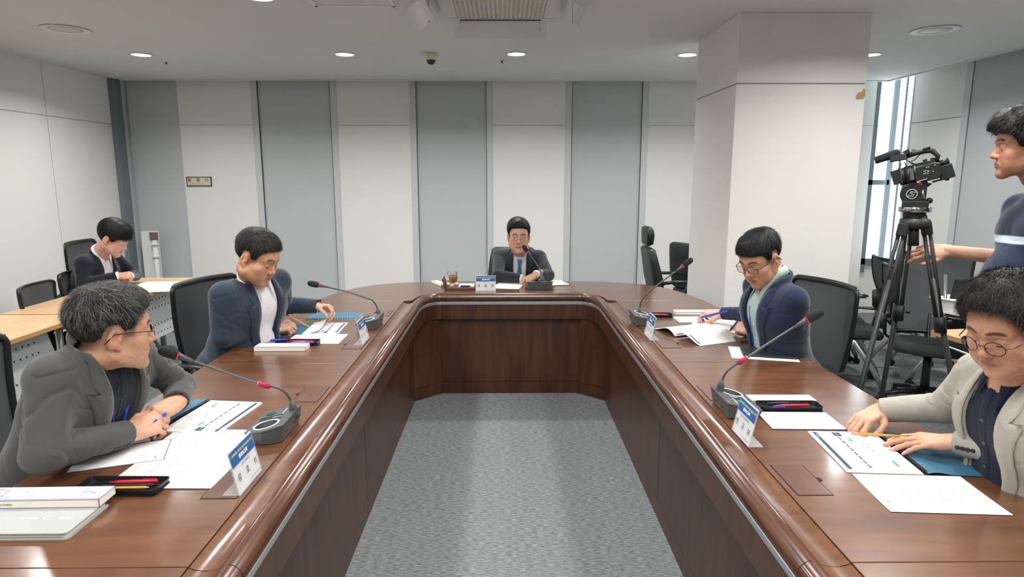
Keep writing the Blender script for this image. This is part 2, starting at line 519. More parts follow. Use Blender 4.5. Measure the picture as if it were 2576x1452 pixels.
def deflector(label, quad, y, m, pins, group):
    """plate through four seen corners, each with its own depth"""
    c = [AY(px, py, yy) for (px, py, yy) in quad]
    o = sum(c, Vector()) / 4
    t = thing('wind_deflector', label, 'wind deflector', o, 0, group)
    n = (c[1] - c[0]).cross(c[3] - c[0]).normalized() * 0.0025
    N = 8; vs = []; fs = []
    for s_ in (-1, 1):
        for i in range(N + 1):
            u = i / N; bow = n.normalized() * (-0.018 * math.sin(PI * u))
            vs += [c[0].lerp(c[3], u) - o + n * s_ + bow, c[1].lerp(c[2], u) - o + n * s_ + bow]
    k = 2 * (N + 1)
    for i in range(N):
        a = 2 * i; fs += [(a, a + 1, a + 3, a + 2), (k + a, k + a + 2, k + a + 3, k + a + 1), (a, a + 2, k + a + 2, k + a), (a + 1, k + a + 1, k + a + 3, a + 3)]
    fs += [(0, k, k + 1, 1), (2 * N, 2 * N + 1, k + 2 * N + 1, k + 2 * N)]
    b = MB(); b.smooth = True; b.mat(m).add(vs, fs); b.build('deflector_plate', None, t)
    for (px, py, yy) in pins:
        p = AY(px, py, yy) - o
        b = MB(); b.mat(m_chrome).cyl(p, Vector((p.x, p.y, ZC - o.z)), 0.0025, seg=8).ball(p, 0.009, 12, (1, 1, 0.8)); b.build('hanging_pin', None, t)
    return t
y0 = acy + 0.13
deflector('clear acrylic wind deflector hanging on two pins at the far side of the air conditioner', [(1139, 57, y0 + 0.14), (1376, 57, y0 + 0.14), (1374, 97, y0), (1143, 96, y0)], y0, m_acry, [(1160, 76, y0 + 0.07), (1357, 75, y0 + 0.07)], None)
for lb, qd, pn in (('white translucent wind deflector left of the air conditioner', [(1016, 8, 4.32), (1068, -18, 4.0), (1098, 45, 4.0), (1056, 76, 4.32)], [(1079, 54, 4.10)]),
                   ('white translucent wind deflector right of the air conditioner', [(1492, 2, 4.32), (1435, -22, 4.0), (1411, 50, 4.0), (1457, 70, 4.32)], [(1440, 57, 4.10)])):
    t = deflector(lb, qd, 0, m_acryw, pn, None)
    a = AY(*((1086, -10, 3.98) if 'left' in lb else (1424, -10, 3.98))) - t.location; c = AY(*((1104, 30, 3.98) if 'left' in lb else (1413, 28, 3.98))) - t.location
    b = MB(); b.mat(m_acw).tube([a, c], 0.018, 10); b.build('side_bar', None, t)
# access hatch top left
p0 = AZ(785, 0, ZC); p1 = AZ(997, 12, ZC)
t = thing('ceiling_hatch', 'square flush access hatch in the ceiling left of the air conditioner', 'hatch', ((AZ(800, 12, ZC).x + AZ(985, 12, ZC).x) / 2, AZ(890, 12, ZC).y - 0.25, ZC))
w = AZ(985, 12, ZC).x - AZ(800, 12, ZC).x
b = MB(); b.mat(m_rim)
for sx in (-1, 1): b.box((sx * (w / 2 + 0.012), 0, -0.004), (0.022, 0.5 + 0.04, 0.008)); b.box((0, sx * 0.26, -0.004), (w + 0.04, 0.022, 0.008))
b.build('hatch_frame', None, t)
b = MB(); b.mat(m_ceil).box((0, 0, -0.002), (w, 0.5, 0.003)); b.build('hatch_door', None, t)
# dome camera
p = AZ(1084, 134, ZC)
t = thing('dome_camera', 'cream dome security camera with a black globe on the ceiling', 'security camera', (p.x, p.y, ZC))
b = MB(); b.mat(mat('camera_cream', 'D8D5C2', 0.5)).lathe([(0.0001, 0), (0.055, 0), (0.056, -0.018), (0.051, -0.052), (0.045, -0.057), (0.0001, -0.057)], seg=28); b.build('housing', None, t)
b = MB(); b.mat(mat('black_dome', '15181A', 0.08, spec=0.8)).lathe([(0.040, -0.055), (0.039, -0.066), (0.031, -0.083), (0.018, -0.093), (0.0001, -0.096)], seg=24); b.build('globe', None, t)
for px, py, lb in ((418, 155, 'tiny sprinkler head in the ceiling right of the leftmost lit downlight'), (1263, 152, 'tiny sprinkler head in the ceiling left of the middle downlight')):
    p = AZ(px, py, ZC)
    t = thing('sprinkler_head', lb, 'sprinkler', (p.x, p.y, ZC), group='small ceiling sprinkler heads')
    b = MB(); b.mat(m_rim).lathe([(0.0001, 0), (0.03, 0), (0.03, -0.004), (0.0001, -0.004)], seg=20); b.build('plate', None, t)
    b = MB(); b.mat(mat('brass_dark', '6A655A', 0.4, metal=0.8)).lathe([(0.0001, -0.004), (0.009, -0.004), (0.007, -0.018), (0.012, -0.022), (0.0001, -0.024)], seg=12); b.build('nozzle', None, t)
# framed wall sign
m_red = mat('sign_red_print', 'A8474C', 0.7)
p0 = AY(469, 445, YB - 0.01); p1 = AY(533, 468, YB - 0.01)
sw, sh = p1.x - p0.x, p0.z - p1.z
t = thing('wall_sign', 'small cream framed sign with red lettering on the white wall panel', 'sign', ((p0.x + p1.x) / 2, YB - 0.002, (p0.z + p1.z) / 2))
b = MB(); b.mat(mat('sign_cream', 'D3D2BE', 0.6)).box((0, -0.006, 0), (sw, 0.008, sh)); b.build('plate', None, t)
b = MB(); b.mat(mat('sign_frame_dark', '3F3F36', 0.5)); q = 0.007
for sx in (-1, 1): b.box((sx * (sw / 2 - q / 2), -0.010, 0), (q, 0.014, sh)); b.box((0, -0.010, sx * (sh / 2 - q / 2)), (sw, 0.014, q))
b.build('frame', None, t, bevel=0.002)
vert = lambda x, y, z: frame_m((x, y, z), (1, 0, 0), (0, 0, 1))
for k, ch in enumerate('환풍기'): text_mesh(ch, 0.042, m_red, t, 'lettering', vert((k - 1) * 0.095 - 0.01, -0.0115, 0.012), bold=0.0015)
text_mesh('사용 후에는 전원을 꺼 주십시오', 0.0135, m_red, t, 'lettering', vert(-0.02, -0.0115, -0.027))
# ================================================================== the conference table
TZ = 0.765
XM = 0.036
def wood_mat(name, c1, c2, c3, rough, coat, stretch, scale=3.0, spec=0.5):
    m = bpy.data.materials.new(name); m.use_nodes = True; nt = m.node_tree; b = nt.nodes['Principled BSDF']
    tc = nt.nodes.new('ShaderNodeTexCoord'); mp = nt.nodes.new('ShaderNodeMapping'); mp.inputs['Scale'].default_value = stretch
    nt.links.new(tc.outputs['Object'], mp.inputs[0])
    n = nt.nodes.new('ShaderNodeTexNoise'); n.inputs['Scale'].default_value = scale; n.inputs['Detail'].default_value = 8; n.inputs['Distortion'].default_value = 0.6
    nt.links.new(mp.outputs[0], n.inputs['Vector'])
    rp = nt.nodes.new('ShaderNodeValToRGB'); e = rp.color_ramp.elements
    e[0].position = 0.30; e[0].color = lin(c1); e[1].position = 0.72; e[1].color = lin(c3)
    k = e.new(0.5); k.color = lin(c2)
    nt.links.new(n.outputs[0], rp.inputs[0])
    n2 = nt.nodes.new('ShaderNodeTexNoise'); n2.inputs['Scale'].default_value = 1.1; n2.inputs['Detail'].default_value = 2
    nt.links.new(tc.outputs['Object'], n2.inputs['Vector'])
    mx = nt.nodes.new('ShaderNodeMix'); mx.data_type = 'RGBA'; mx.blend_type = 'MULTIPLY'; mx.inputs[0].default_value = 0.35
    nt.links.new(rp.outputs[0], mx.inputs[6]); nt.links.new(n2.outputs[0], mx.inputs[7])
    nt.links.new(mx.outputs[2], b.inputs['Base Color'])
    b.inputs['Roughness'].default_value = rough
    b.inputs['Specular IOR Level'].default_value = spec
    b.inputs['Coat Weight'].default_value = coat; b.inputs['Coat Roughness'].default_value = 0.14
    MATS[name] = m
    return m
m_top = wood_mat('walnut_top', '5C3721', '6C442A', '7A4F33', 0.32, 0.7, (1.0, 7, 7), 3.0)
m_rail = wood_mat('walnut_rail', '4C2D1E', '5C3826', '6C4632', 0.3, 0.6, (9, 1.2, 9), 4.0)
m_panel = wood_mat('walnut_panel', '3E2315', '4E2D1B', '5A3623', 0.42, 0.15, (8, 8, 0.9), 3.0)
m_cut = mat('groove_dark', '20100A', 0.8)
m_strip = mat('silver_strip', 'C4C6C6', 0.35, metal=0.7)
YN = -0.45           # near end of the legs
tab = thing('conference_table', 'large glossy brown U-shaped wooden conference table round the open carpet', 'table', (0, 0, 0))
# outer outline on the right side (half width, y), mirrored for the left
OUT = [(1.385, 3.2), (1.382, 3.5), (1.372, 3.8), (1.355, 4.05), (1.333, 4.31), (1.30, 4.5), (1.25, 4.68), (1.17, 4.85), (1.06, 4.98), (0.9, 5.07), (0.72, 5.12), (0.5, 5.15), (0.25, 5.165), (0.0, 5.17)]
def outx(y):
    if y <= 3.2: return 1.385
    for (a, ya), (c, yc) in zip(OUT, OUT[1:]):
        if ya <= y <= yc: return a + (c - a) * (y - ya) / (yc - ya)
    return 0
g = 0.0012
UI = 0.725           # half offset of the seam beside the dished border
JY = [YN, 1.275, 2.82, 4.31]
for sg in (-1, 1):
    for a, c in zip(JY, JY[1:]):
        ys = [a + g] + [y for (_, y) in OUT if a < y < c] + [c - g]
        pl = [(XM + sg * (UI + g), a + g)] + [(XM + sg * outx(y), y) for y in ys] + [(XM + sg * (UI + g), c - g)]
        if sg < 0: pl = pl[::-1]
        b = MB(); b.mat(m_top).prism(pl, TZ - 0.038, TZ); b.build('tabletop_panel', None, tab, bevel=0.0015)
        # dished border between the seam and the raised rail
        b = MB(); b.smooth = True; b.mat(m_top)
        cc = min(c, 4.27 if c > 4 else c)
        prof = [(UI - g, TZ - 0.003), (0.712, TZ - 0.0075), (0.692, TZ - 0.0105), (0.672, TZ - 0.0085), (0.657, TZ - 0.004)]
        b.add([(XM + sg * u, y, z) for y in (a + g, cc - g) for (u, z) in prof], [(i, i + 1, 6 + i, 5 + i) for i in range(4)])
        b.build('dished_border', None, tab)
# head of the table: two corner panels and the middle one
HX = 0.483
for sg in (-1, 1):
    ys = [y for (u, y) in OUT if y > 4.31 and u > HX]
    pl = [(XM + sg * (HX + g), 4.635), (XM + sg * 0.56, 4.60), (XM + sg * 0.64, 4.50), (XM + sg * 0.665, 4.40), (XM + sg * 0.672, 4.335), (XM + sg * (UI + g), 4.31 + g), (XM + sg * outx(4.31), 4.31 + g)] + [(XM + sg * outx(y), y) for y in ys] + [(XM + sg * (HX + g), 5.15)]
    if sg < 0: pl = pl[::-1]
    b = MB(); b.mat(m_top).prism(pl, TZ - 0.038, TZ); b.build('tabletop_panel', None, tab, bevel=0.0015)
pl = [(XM - HX + g, 4.60), (XM + HX - g, 4.60), (XM + HX - g, 5.15)] + [(XM + s_ * u, y) for s_, rng in ((1, OUT), (-1, OUT[::-1])) for (u, y) in rng if u < HX] + [(XM - HX + g, 5.15)]
seen = []; pl = [p for p in pl if not (p in seen or seen.append(p))]
b = MB(); b.mat(m_top).prism(pl, TZ - 0.038, TZ); b.build('tabletop_panel', None, tab, bevel=0.0015)
# rail, silver strip and apron swept round the inside of the U
def arc_pts(u0, u1, sg):
    return [(XM + sg * (u0 + (u1 - u0) * (1 - math.cos(t))), 4.30 + (4.60 - 4.30) * math.sin(t)) for t in [PI / 2 * k / 8 for k in range(1, 8)]]
path = [(XM - 0.655, YN), (XM - 0.655, 4.28)]
path += [(XM - 0.655 + 0.145 * (1 - math.cos(t)), 4.30 + 0.30 * math.sin(t)) for t in [PI / 2 * k / 9 for k in range(1, 9)]]
path += [(XM - 0.50, 4.60), (XM + 0.50, 4.60)]
path += [(XM + 0.655 - 0.145 * (1 - math.cos(t)), 4.30 + 0.30 * math.sin(t)) for t in [PI / 2 * k / 9 for k in range(8, 0, -1)]]
path += [(XM + 0.655, 4.28), (XM + 0.655, YN)]
# going up the left side the opening is on the right hand: negative normals point into the opening
rail = [(0.0, TZ - 0.006), (0.0, TZ - 0.002), (-0.006, TZ + 0.003), (-0.016, TZ + 0.005), (-0.028, TZ + 0.002), (-0.038, TZ - 0.006), (-0.045, TZ - 0.018), (-0.047, TZ - 0.03), (-0.043, TZ - 0.040), (-0.034, TZ - 0.046), (-0.030, TZ - 0.056), (-0.0, TZ - 0.056)]
b = MB(); b.smooth = True; b.mat(m_rail).sweep(path, rail, True); b.build('edge_rail', None, tab)
b = MB(); b.mat(m_strip).sweep(path, [(-0.01, TZ - 0.056), (-0.034, TZ - 0.056), (-0.036, TZ - 0.058), (-0.036, TZ - 0.071), (-0.034, TZ - 0.073), (-0.034, TZ - 0.078), (-0.01, TZ - 0.078)], True); b.build('metal_strip', None, tab)
b = MB(); b.mat(m_panel).sweep(path, [(0.0, TZ - 0.078), (-0.030, TZ - 0.078), (-0.030, TZ - 0.185), (0.0, TZ - 0.185)], True); b.build('apron', None, tab)
# joint lines across the rail
for y in JY[1:3]:
    for sg in (-1, 1):
        b = MB(); b.mat(m_cut)
        b.sweep([(XM + sg * 0.655, y - 0.0008), (XM + sg * 0.655, y + 0.0008)], [(k * sg * -1, z) for (k, z) in [(-0.002, TZ + 0.0), (-0.018, TZ + 0.0055), (-0.030, TZ + 0.0026), (-0.0395, TZ - 0.0055), (-0.0468, TZ - 0.018), (-0.0488, TZ - 0.03), (-0.044, TZ - 0.041)]])
        b.build('rail_joint', None, tab)
for sg in (-1, 1):
    b = MB(); b.mat(m_cut).box((XM + sg * 0.49, 4.5695, TZ - 0.131), (0.0015, 0.003, 0.106)); b.build('apron_joint', None, tab)
# modesty panels below
base = [(XM - 0.687, YN), (XM - 0.687, 4.435), (XM - 0.50, 4.606), (XM + 0.50, 4.606), (XM + 0.687, 4.435), (XM + 0.687, YN)]
for k, nm in enumerate(('side_panel', 'corner_panel', 'front_panel', 'corner_panel', 'side_panel')):
    b = MB(); b.mat(m_panel).sweep(base[k:k + 2], [(0.0, 0.094), (0.0, TZ - 0.12), (0.03, TZ - 0.12), (0.03, 0.094)], True)
    b.sweep(base[k:k + 2], [(0.001, 0.0), (0.001, 0.091), (0.03, 0.091), (0.03, 0.0)], True)
    b.mat(m_cut).sweep(base[k:k + 2], [(0.003, 0.09), (0.003, 0.095), (0.02, 0.095), (0.02, 0.09)], True)
    if nm == 'side_panel':
        for y in JY[1:3]:
            b.box((base[k][0], y, 0.33), (0.001, 0.0015, 0.47))
    b.build(nm, None, tab)
# supports under the outer edge
for sg in (-1, 1):
    for y in (YN + 0.02, 1.275, 2.82, 4.25):
        b = MB(); b.mat(m_panel).box((XM + sg * 0.83, y, (TZ - 0.04) / 2), (0.24, 0.03, TZ - 0.04)); b.build('support_panel', None, tab)
# cable flaps let into the top
def flap(cn, label=None):
    c = sum((Vector(p) for p in cn), Vector()) / 4
    e = (cn[1] - cn[0]); wdt = abs((cn[1] - cn[0]).x + (cn[2] - cn[3]).x) / 2 ; dep = abs((cn[2] - cn[1]).y + (cn[3] - cn[0]).y) / 2
    return c, max(wdt, 0.085), max(dep, 0.14)
m_flap = wood_mat('walnut_flap', '52301F', '633C29', '6F4732', 0.36, 0.5, (9, 1.2, 9), 4.0)
FL = {}
def add_flap(name, x, y, w, d, sg):
    b = MB(); b.mat(m_cut).box((x, y, TZ + 0.0002), (w + 0.006, d + 0.006, 0.0008))
    b.mat(m_cut).lathe([(0.0001, 0.0008), (0.013, 0.0008), (0.013, -0.001), (0.0001, -0.001)], (x + sg * (w / 2 + 0.002), y + 0.0, TZ + 0.0001), 20)
    b.mat(m_flap).box((x, y, TZ + 0.0009), (w, d, 0.0012))
    b.build('cable_flap', None, tab)

for sg in (-1, 1):
    for y in (0.93, 1.665, 2.40, 3.155, 3.92):
        add_flap('f', XM + sg * 0.791, y, 0.092, 0.178, sg)
# ================================================================== things on the table
m_paper = mat('white_paper', 'F4F4F2', 0.8, spec=0.2)
m_ink = mat('grey_print', '8A8C90', 0.8)
m_inkl = mat('light_print', 'A4A8AE', 0.8)
m_inkd = mat('dark_print', '3A3D44', 0.8)
m_navy = mat('navy_print', '33465F', 0.7)
m_teal = mat('teal_print', '39A5AE', 0.7)
m_tint = mat('pale_tint_print', 'DCE8EA', 0.8)
m_pink = mat('pink_tint_print', 'EBD3E3', 0.8)
m_hi = mat('yellow_highlight', 'D9DE4A', 0.7)
m_purple = mat('purple_edge', '5A5AA0', 0.6)
m_cream = mat('cream_card', 'EFE8D6', 0.7)
m_cover = mat('blue_cover', '3B6D88', 0.4, spec=0.4)
m_blk = mat('black_plastic', '17181A', 0.35)
m_blkm = mat('black_matte', '202224', 0.7)
m_yel = mat('pencil_yellow', 'E79A22', 0.35)
m_redp = mat('red_plastic', 'C8203A', 0.3)
m_bluep = mat('blue_plastic', '2F3FC8', 0.3)
m_wood = mat('pencil_wood', 'E2BE94', 0.7)
m_er = mat('pink_eraser', 'E59AB0', 0.7)
m_micg = mat('mic_grey_plastic', '4F5253', 0.45)
m_micd = mat('mic_dark_grille', '3A3D3E', 0.6, bump=0.4, bscale=900)
m_foam = mat('black_foam', '2A2C2E', 1.0, bump=0.8, bscale=900)
m_ring = mat('light_ring', 'D5D7D6', 0.35)
m_redring = mat('red_ring', 'C81E30', 0.4, emit='FF2030', estr=0.6)
m_redtape = mat('crimson_tape', 'B7224A', 0.75, bump=0.3, bscale=500)
m_lcd = mat('lcd_glass', '3E4E52', 0.1)
m_acr = mat('clear_acrylic_plate', 'E8ECEE', 0.06, alpha=0.30, spec=0.7)
RIGHT, LEFT, HEAD = R(90), R(-90), R(180)     # turning of things that face the sitter on each side

def dashes(b, x0, x1, y, h, rnd, z, fill=0.8):
    x = x0
    while x < x1:
        w = rnd.uniform(0.004, 0.014)
        if rnd.random() < fill:
            b.add([(x, y, z), (min(x + w, x1), y, z), (min(x + w, x1), y + h, z), (x, y + h, z)], [(0, 1, 2, 3)])
        x += w + 0.0025
def quad(b, x0, y0, x1, y1, z):
    b.add([(x0, y0, z), (x1, y0, z), (x1, y1, z), (x0, y1, z)], [(0, 1, 2, 3)])
def sheet_mesh(w, h, z=0.0008, curl=0.0, corner=0.0, n=14):
    """paper, x right for the reader, y up the page, origin in the middle"""
    vs = []; fs = []
    for j in range(n + 1):
        for i in range(n + 1):
            x, y = w * (i / n - 0.5), h * (j / n - 0.5)
            zz = curl * (abs(2 * x / w) ** 3) * 0.5 + corner * max(0, (x / w + y / h) - 0.55) ** 2 * 8
            vs.append((x, y, zz))
    k = (n + 1) ** 2
    vs += [(x, y, zz + z) for (x, y, zz) in vs]
    for j in range(n):
        for i in range(n):
            a = j * (n + 1) + i
            fs.append((a, a + n + 1, a + n + 2, a + 1)); fs.append((k + a, k + a + 1, k + a + n + 2, k + a + n + 1))
    rim = [i for i in range(n)] + [(n) + (n + 1) * j for j in range(n)] + [(n + 1) * n + i for i in range(n, 0, -1)] + [(n + 1) * j for j in range(n, 0, -1)]
    for i in range(len(rim)):
        p, q = rim[i], rim[(i + 1) % len(rim)]
        fs.append((p, q, k + q, k + p))
    return vs, fs
def place(t, x, y, rz, z=TZ):
    t.location = (x, y, z); t.rotation_euler = (0, 0, rz)
def text_sheet(label, x, y, rz, w=0.21, h=0.297, z=TZ + 0.0004, seed=1, hi=True, group=None, lines=26, curl=0.0, name='paper_sheet', title=True, ink=None, cover=1.0):
    t = thing(name, label, 'paper', (x, y, z), rz, group)
    rnd = random.Random(seed)
    b = MB(); b.mat(m_paper); b.add(*sheet_mesh(w, h, 0.0006, curl)); b.build('sheet', None, t)
    b = MB(); b.mat(ink or m_inkl)
    zz = 0.0009
    if title:
        b.mat(m_ink); dashes(b, -w * 0.4, -w * 0.1, h * 0.42, 0.004, rnd, zz, 0.9)
    for k in range(lines):
        yy = h * 0.36 - k * h * 0.8 * cover / lines
        b.mat(m_ink if k % 5 == 0 else (ink or m_inkl)); dashes(b, -w * 0.42 + (0.01 if k % 5 else 0), w * (0.42 if rnd.random() < 0.7 else 0.1), yy, 0.0022, rnd, zz)
    if hi:
        b.mat(m_hi); quad(b, -w * 0.42, -h * 0.445, w * 0.40, -h * 0.435, zz)
        b.mat(m_ink); dashes(b, -w * 0.42, w * 0.40, -h * 0.443, 0.0015, rnd, zz + 0.0002)
    b.build('print', None, t, fix=False)
    return t
def chart_page(b, w, h, z, rnd, flip=False):
    """printed plan page: x right, y up; navy bar at the far side (top)"""
    s = 1
    b.mat(m_navy); quad(b, -w * 0.46, h * 0.40, w * 0.46, h * 0.455, z)
    b.mat(m_inkl); dashes(b, w * 0.30, w * 0.42, h * 0.42, 0.003, rnd, z + 0.0002)
    dashes(b, -w * 0.2, w * 0.22, h * 0.33, 0.0025, rnd, z); dashes(b, -w * 0.12, w * 0.12, h * 0.28, 0.002, rnd, z)
    b.mat(m_navy); quad(b, w * 0.36, h * 0.06, w * 0.46, h * 0.17, z)
    b.mat(m_inkl); dashes(b, w * 0.37, w * 0.45, h * 0.115, 0.003, rnd, z + 0.0002)
    b.mat(m_inkd)
    for k in range(8):
        x = w * (0.33 - k * 0.097); quad(b, x - w * 0.07, h * 0.12, x, h * 0.145, z)
        b.mat(m_inkl); quad(b, x - w * 0.05, h * 0.128, x - w * 0.02, h * 0.137, z + 0.0002); b.mat(m_inkd)
    b.mat(m_ink)
    for k in range(44):
        x = w * (0.34 - k * 0.0175); quad(b, x - 0.0018, h * 0.085, x, h * 0.105, z)
    b.mat(m_tint)
    for k in range(16):
        yy = h * (0.06 - k * 0.030)
        quad(b, -w * 0.44, yy, w * 0.46, yy + 0.0009, z)
    for k in range(9): quad(b, w * 0.36 + 0.0, h * (0.03 - 0.045 * k), w * 0.46, h * (0.05 - 0.045 * k), z + 0.0001)
    b.mat(m_teal)
    for (x, y, ww, hh) in ((0.32, -0.02, 0.10, 0.03), (0.26, 0.02, 0.05, 0.02), (0.13, -0.10, 0.02, 0.02), (0.07, -0.13, 0.02, 0.02), (0.0, -0.16, 0.03, 0.02), (-0.09, -0.20, 0.02, 0.02), (-0.25, -0.28, 0.12, 0.035)):
        quad(b, w * (x - ww), h * y, w * x, h * (y + hh), z + 0.0002)
    b.mat(m_inkd)
    for (x, y) in ((0.17, -0.06), (0.10, -0.11), (0.04, -0.14), (-0.04, -0.17), (-0.13, -0.22), (-0.18, -0.24)): quad(b, w * x, h * y, w * (x + 0.012), h * (y + 0.008), z + 0.0002)
    b.mat(m_pink); quad(b, -0.02 * w, 0.0, w * 0.08, h * 0.045, z + 0.00015)
def spiral_book(label, x, y, rz, w=0.297, h=0.21, name='spiral_report', wavy=0.006, cover_len=0.205):
    """opened spiral-bound report: printed page away from the reader, blue cover folded toward the reader"""
    t = thing(name, label, 'report', (x, y, TZ + 0.0006), rz)
    rnd = random.Random(3)
    b = MB(); b.mat(m_paper)
    for k in range(3):
        vs, fs = sheet_mesh(w - 0.002 * k, h - 0.003 * k, 0.0016, 0)
        vs = [(vx, vy + h / 2 + 0.006, vz + 0.0018 * k + wavy * 0.3 * math.sin((vx / w + 0.5) * PI) * 0.2) for (vx, vy, vz) in vs]
        b.add(vs, fs)
    b.build('pages', None, t)
    b = MB(); b.M = Matrix.Translation((0, h / 2 + 0.006, 0.0064)); chart_page(b, w, h, 0.0, rnd); b.build('print', None, t, fix=False)
    b = MB(); b.mat(m_cover); n = 12; vs = []; fs = []
    for j in range(n + 1):
        for i in range(n + 1):
            xx, yy = w * (i / n - 0.5), -cover_len * j / n - 0.004
            vs.append((xx, yy, 0.001 + 0.010 * math.exp(-((yy + 0.03) / 0.03) ** 2) * (0.4 + 0.6 * abs(math.sin(3 * xx / w + 1)))))
    k = len(vs); vs += [(a, c, d + 0.0009) for (a, c, d) in vs]
    for j in range(n):
        for i in range(n):
            a = j * (n + 1) + i; fs.append((a, a + 1, a + n + 2, a + n + 1)); fs.append((k + a, k + a + n + 1, k + a + n + 2, k + a + 1))
    b.smooth = True; b.add(vs, fs); b.build('cover', None, t)
    b = MB(); b.mat(m_blk)
    N = 34
    for i in range(N):
        xx = w * ((i + 0.5) / N - 0.5) * 0.97
        pts = [(xx + 0.001 * math.cos(a), 0.0055 * math.cos(a), 0.006 + 0.0055 * math.sin(a)) for a in [2 * PI * q / 10 for q in range(11)]]
        b.tube(pts, 0.0011, 5)
    b.build('spiral_binding', None, t)
    return t
def pencil(label, a, c, group=None, tip=True, r=0.0036):
    """pencil from rubber end a to tip c"""
    a, c = Vector(a), Vector(c); d = (c - a).normalized(); L = (c - a).length
    t = thing('pencil', label, 'pencil', a, group=group)
    c = c - a; a = Vector((0, 0, 0))
    b = MB(); b.mat(m_yel).cyl(a + d * 0.022, a + d * (L - 0.016), r, seg=6); b.build('barrel', None, t)
    b = MB(); b.mat(m_wood).cyl(a + d * (L - 0.016), a + d * (L - 0.003), r, r * 0.25, 8); b.mat(m_blk).cyl(a + d * (L - 0.003), c, r * 0.25, 0.0002, 6); b.build('tip', None, t)
    b = MB(); b.mat(m_blk).cyl(a + d * 0.008, a + d * 0.022, r * 1.05, seg=10); b.build('ferrule', None, t)
    b = MB(); b.mat(m_er).cyl(a, a + d * 0.008, r * 0.95, seg=10); b.build('eraser', None, t)
    return t
def pen(label, a, c, m, group=None, r=0.0055, name='pen', capm=None):
    a, c = Vector(a), Vector(c); d = (c - a).normalized(); L = (c - a).length
    t = thing(name, label, 'pen', a, group=group); c = c - a; a = Vector((0, 0, 0))
    b = MB(); b.mat(m)
    b.tube([a, a + d * 0.004, a + d * L * 0.5, a + d * (L - 0.03), a + d * (L - 0.008)], [r * 0.6, r * 0.9, r, r * 0.9, r * 0.45], 14); b.build('barrel', None, t)
    b = MB(); b.mat(capm or m).tube([a + d * (L - 0.008), c], [r * 0.4, r * 0.15], 10); b.build('tip', None, t)
    s_ = d.cross(Vector((0, 0, 1)))
    if s_.length < 0.1: s_ = Vector((1, 0, 0))
    up = s_.cross(d).normalized()
    b = MB(); b.mat(m).box(a + d * 0.022 + up * (r + 0.0008), (0.034, 0.003, 0.0015), Matrix((d, s_.normalized(), up)).transposed()); b.build('clip', None, t)
    return t
def tray(label, x, y, rz, w=0.22, d=0.085, group='open black pen trays'):
    t = thing('pen_tray', label, 'pen tray', (x, y, TZ + 0.0004), rz, group)
    b = MB(); b.mat(m_blk); h = 0.017; q = 0.004
    b.rbox((0, 0, 0.0015), (w, d, 0.003), 0.012)
    def ring(wd, dd, z, r):
        return [(p[0], p[1], z) for p in rr(wd, dd, r)]
    def rr(wd, dd, r):
        o = []
        for k, (cx, cy) in enumerate(((wd / 2 - r, dd / 2 - r), (-wd / 2 + r, dd / 2 - r), (-wd / 2 + r, -dd / 2 + r), (wd / 2 - r, -dd / 2 + r))):
            for i in range(5):
                a = PI / 2 * (k + i / 4); o.append((cx + r * math.cos(a), cy + r * math.sin(a)))
        return o
    rs = [ring(w - 0.008, d - 0.008, 0, 0.010), ring(w, d, h, 0.012), ring(w - q, d - q, h, 0.011), ring(w - q - 0.008, d - q - 0.008, 0.003, 0.009)]
    n = len(rs[0]); vs = sum(rs, []); fs = []
    for k in range(3):
        for i in range(n):
            j = (i + 1) % n; fs.append((k * n + i, k * n + j, (k + 1) * n + j, (k + 1) * n + i))
    b.add(vs, fs); b.build('tray_body', None, t)
    for sx in (-0.42, 0.1):
        b = MB(); b.mat(m_blkm).box((w * sx, 0, 0.005), (0.004, d * 0.8, 0.005)); b.build('divider', None, t)
    return t
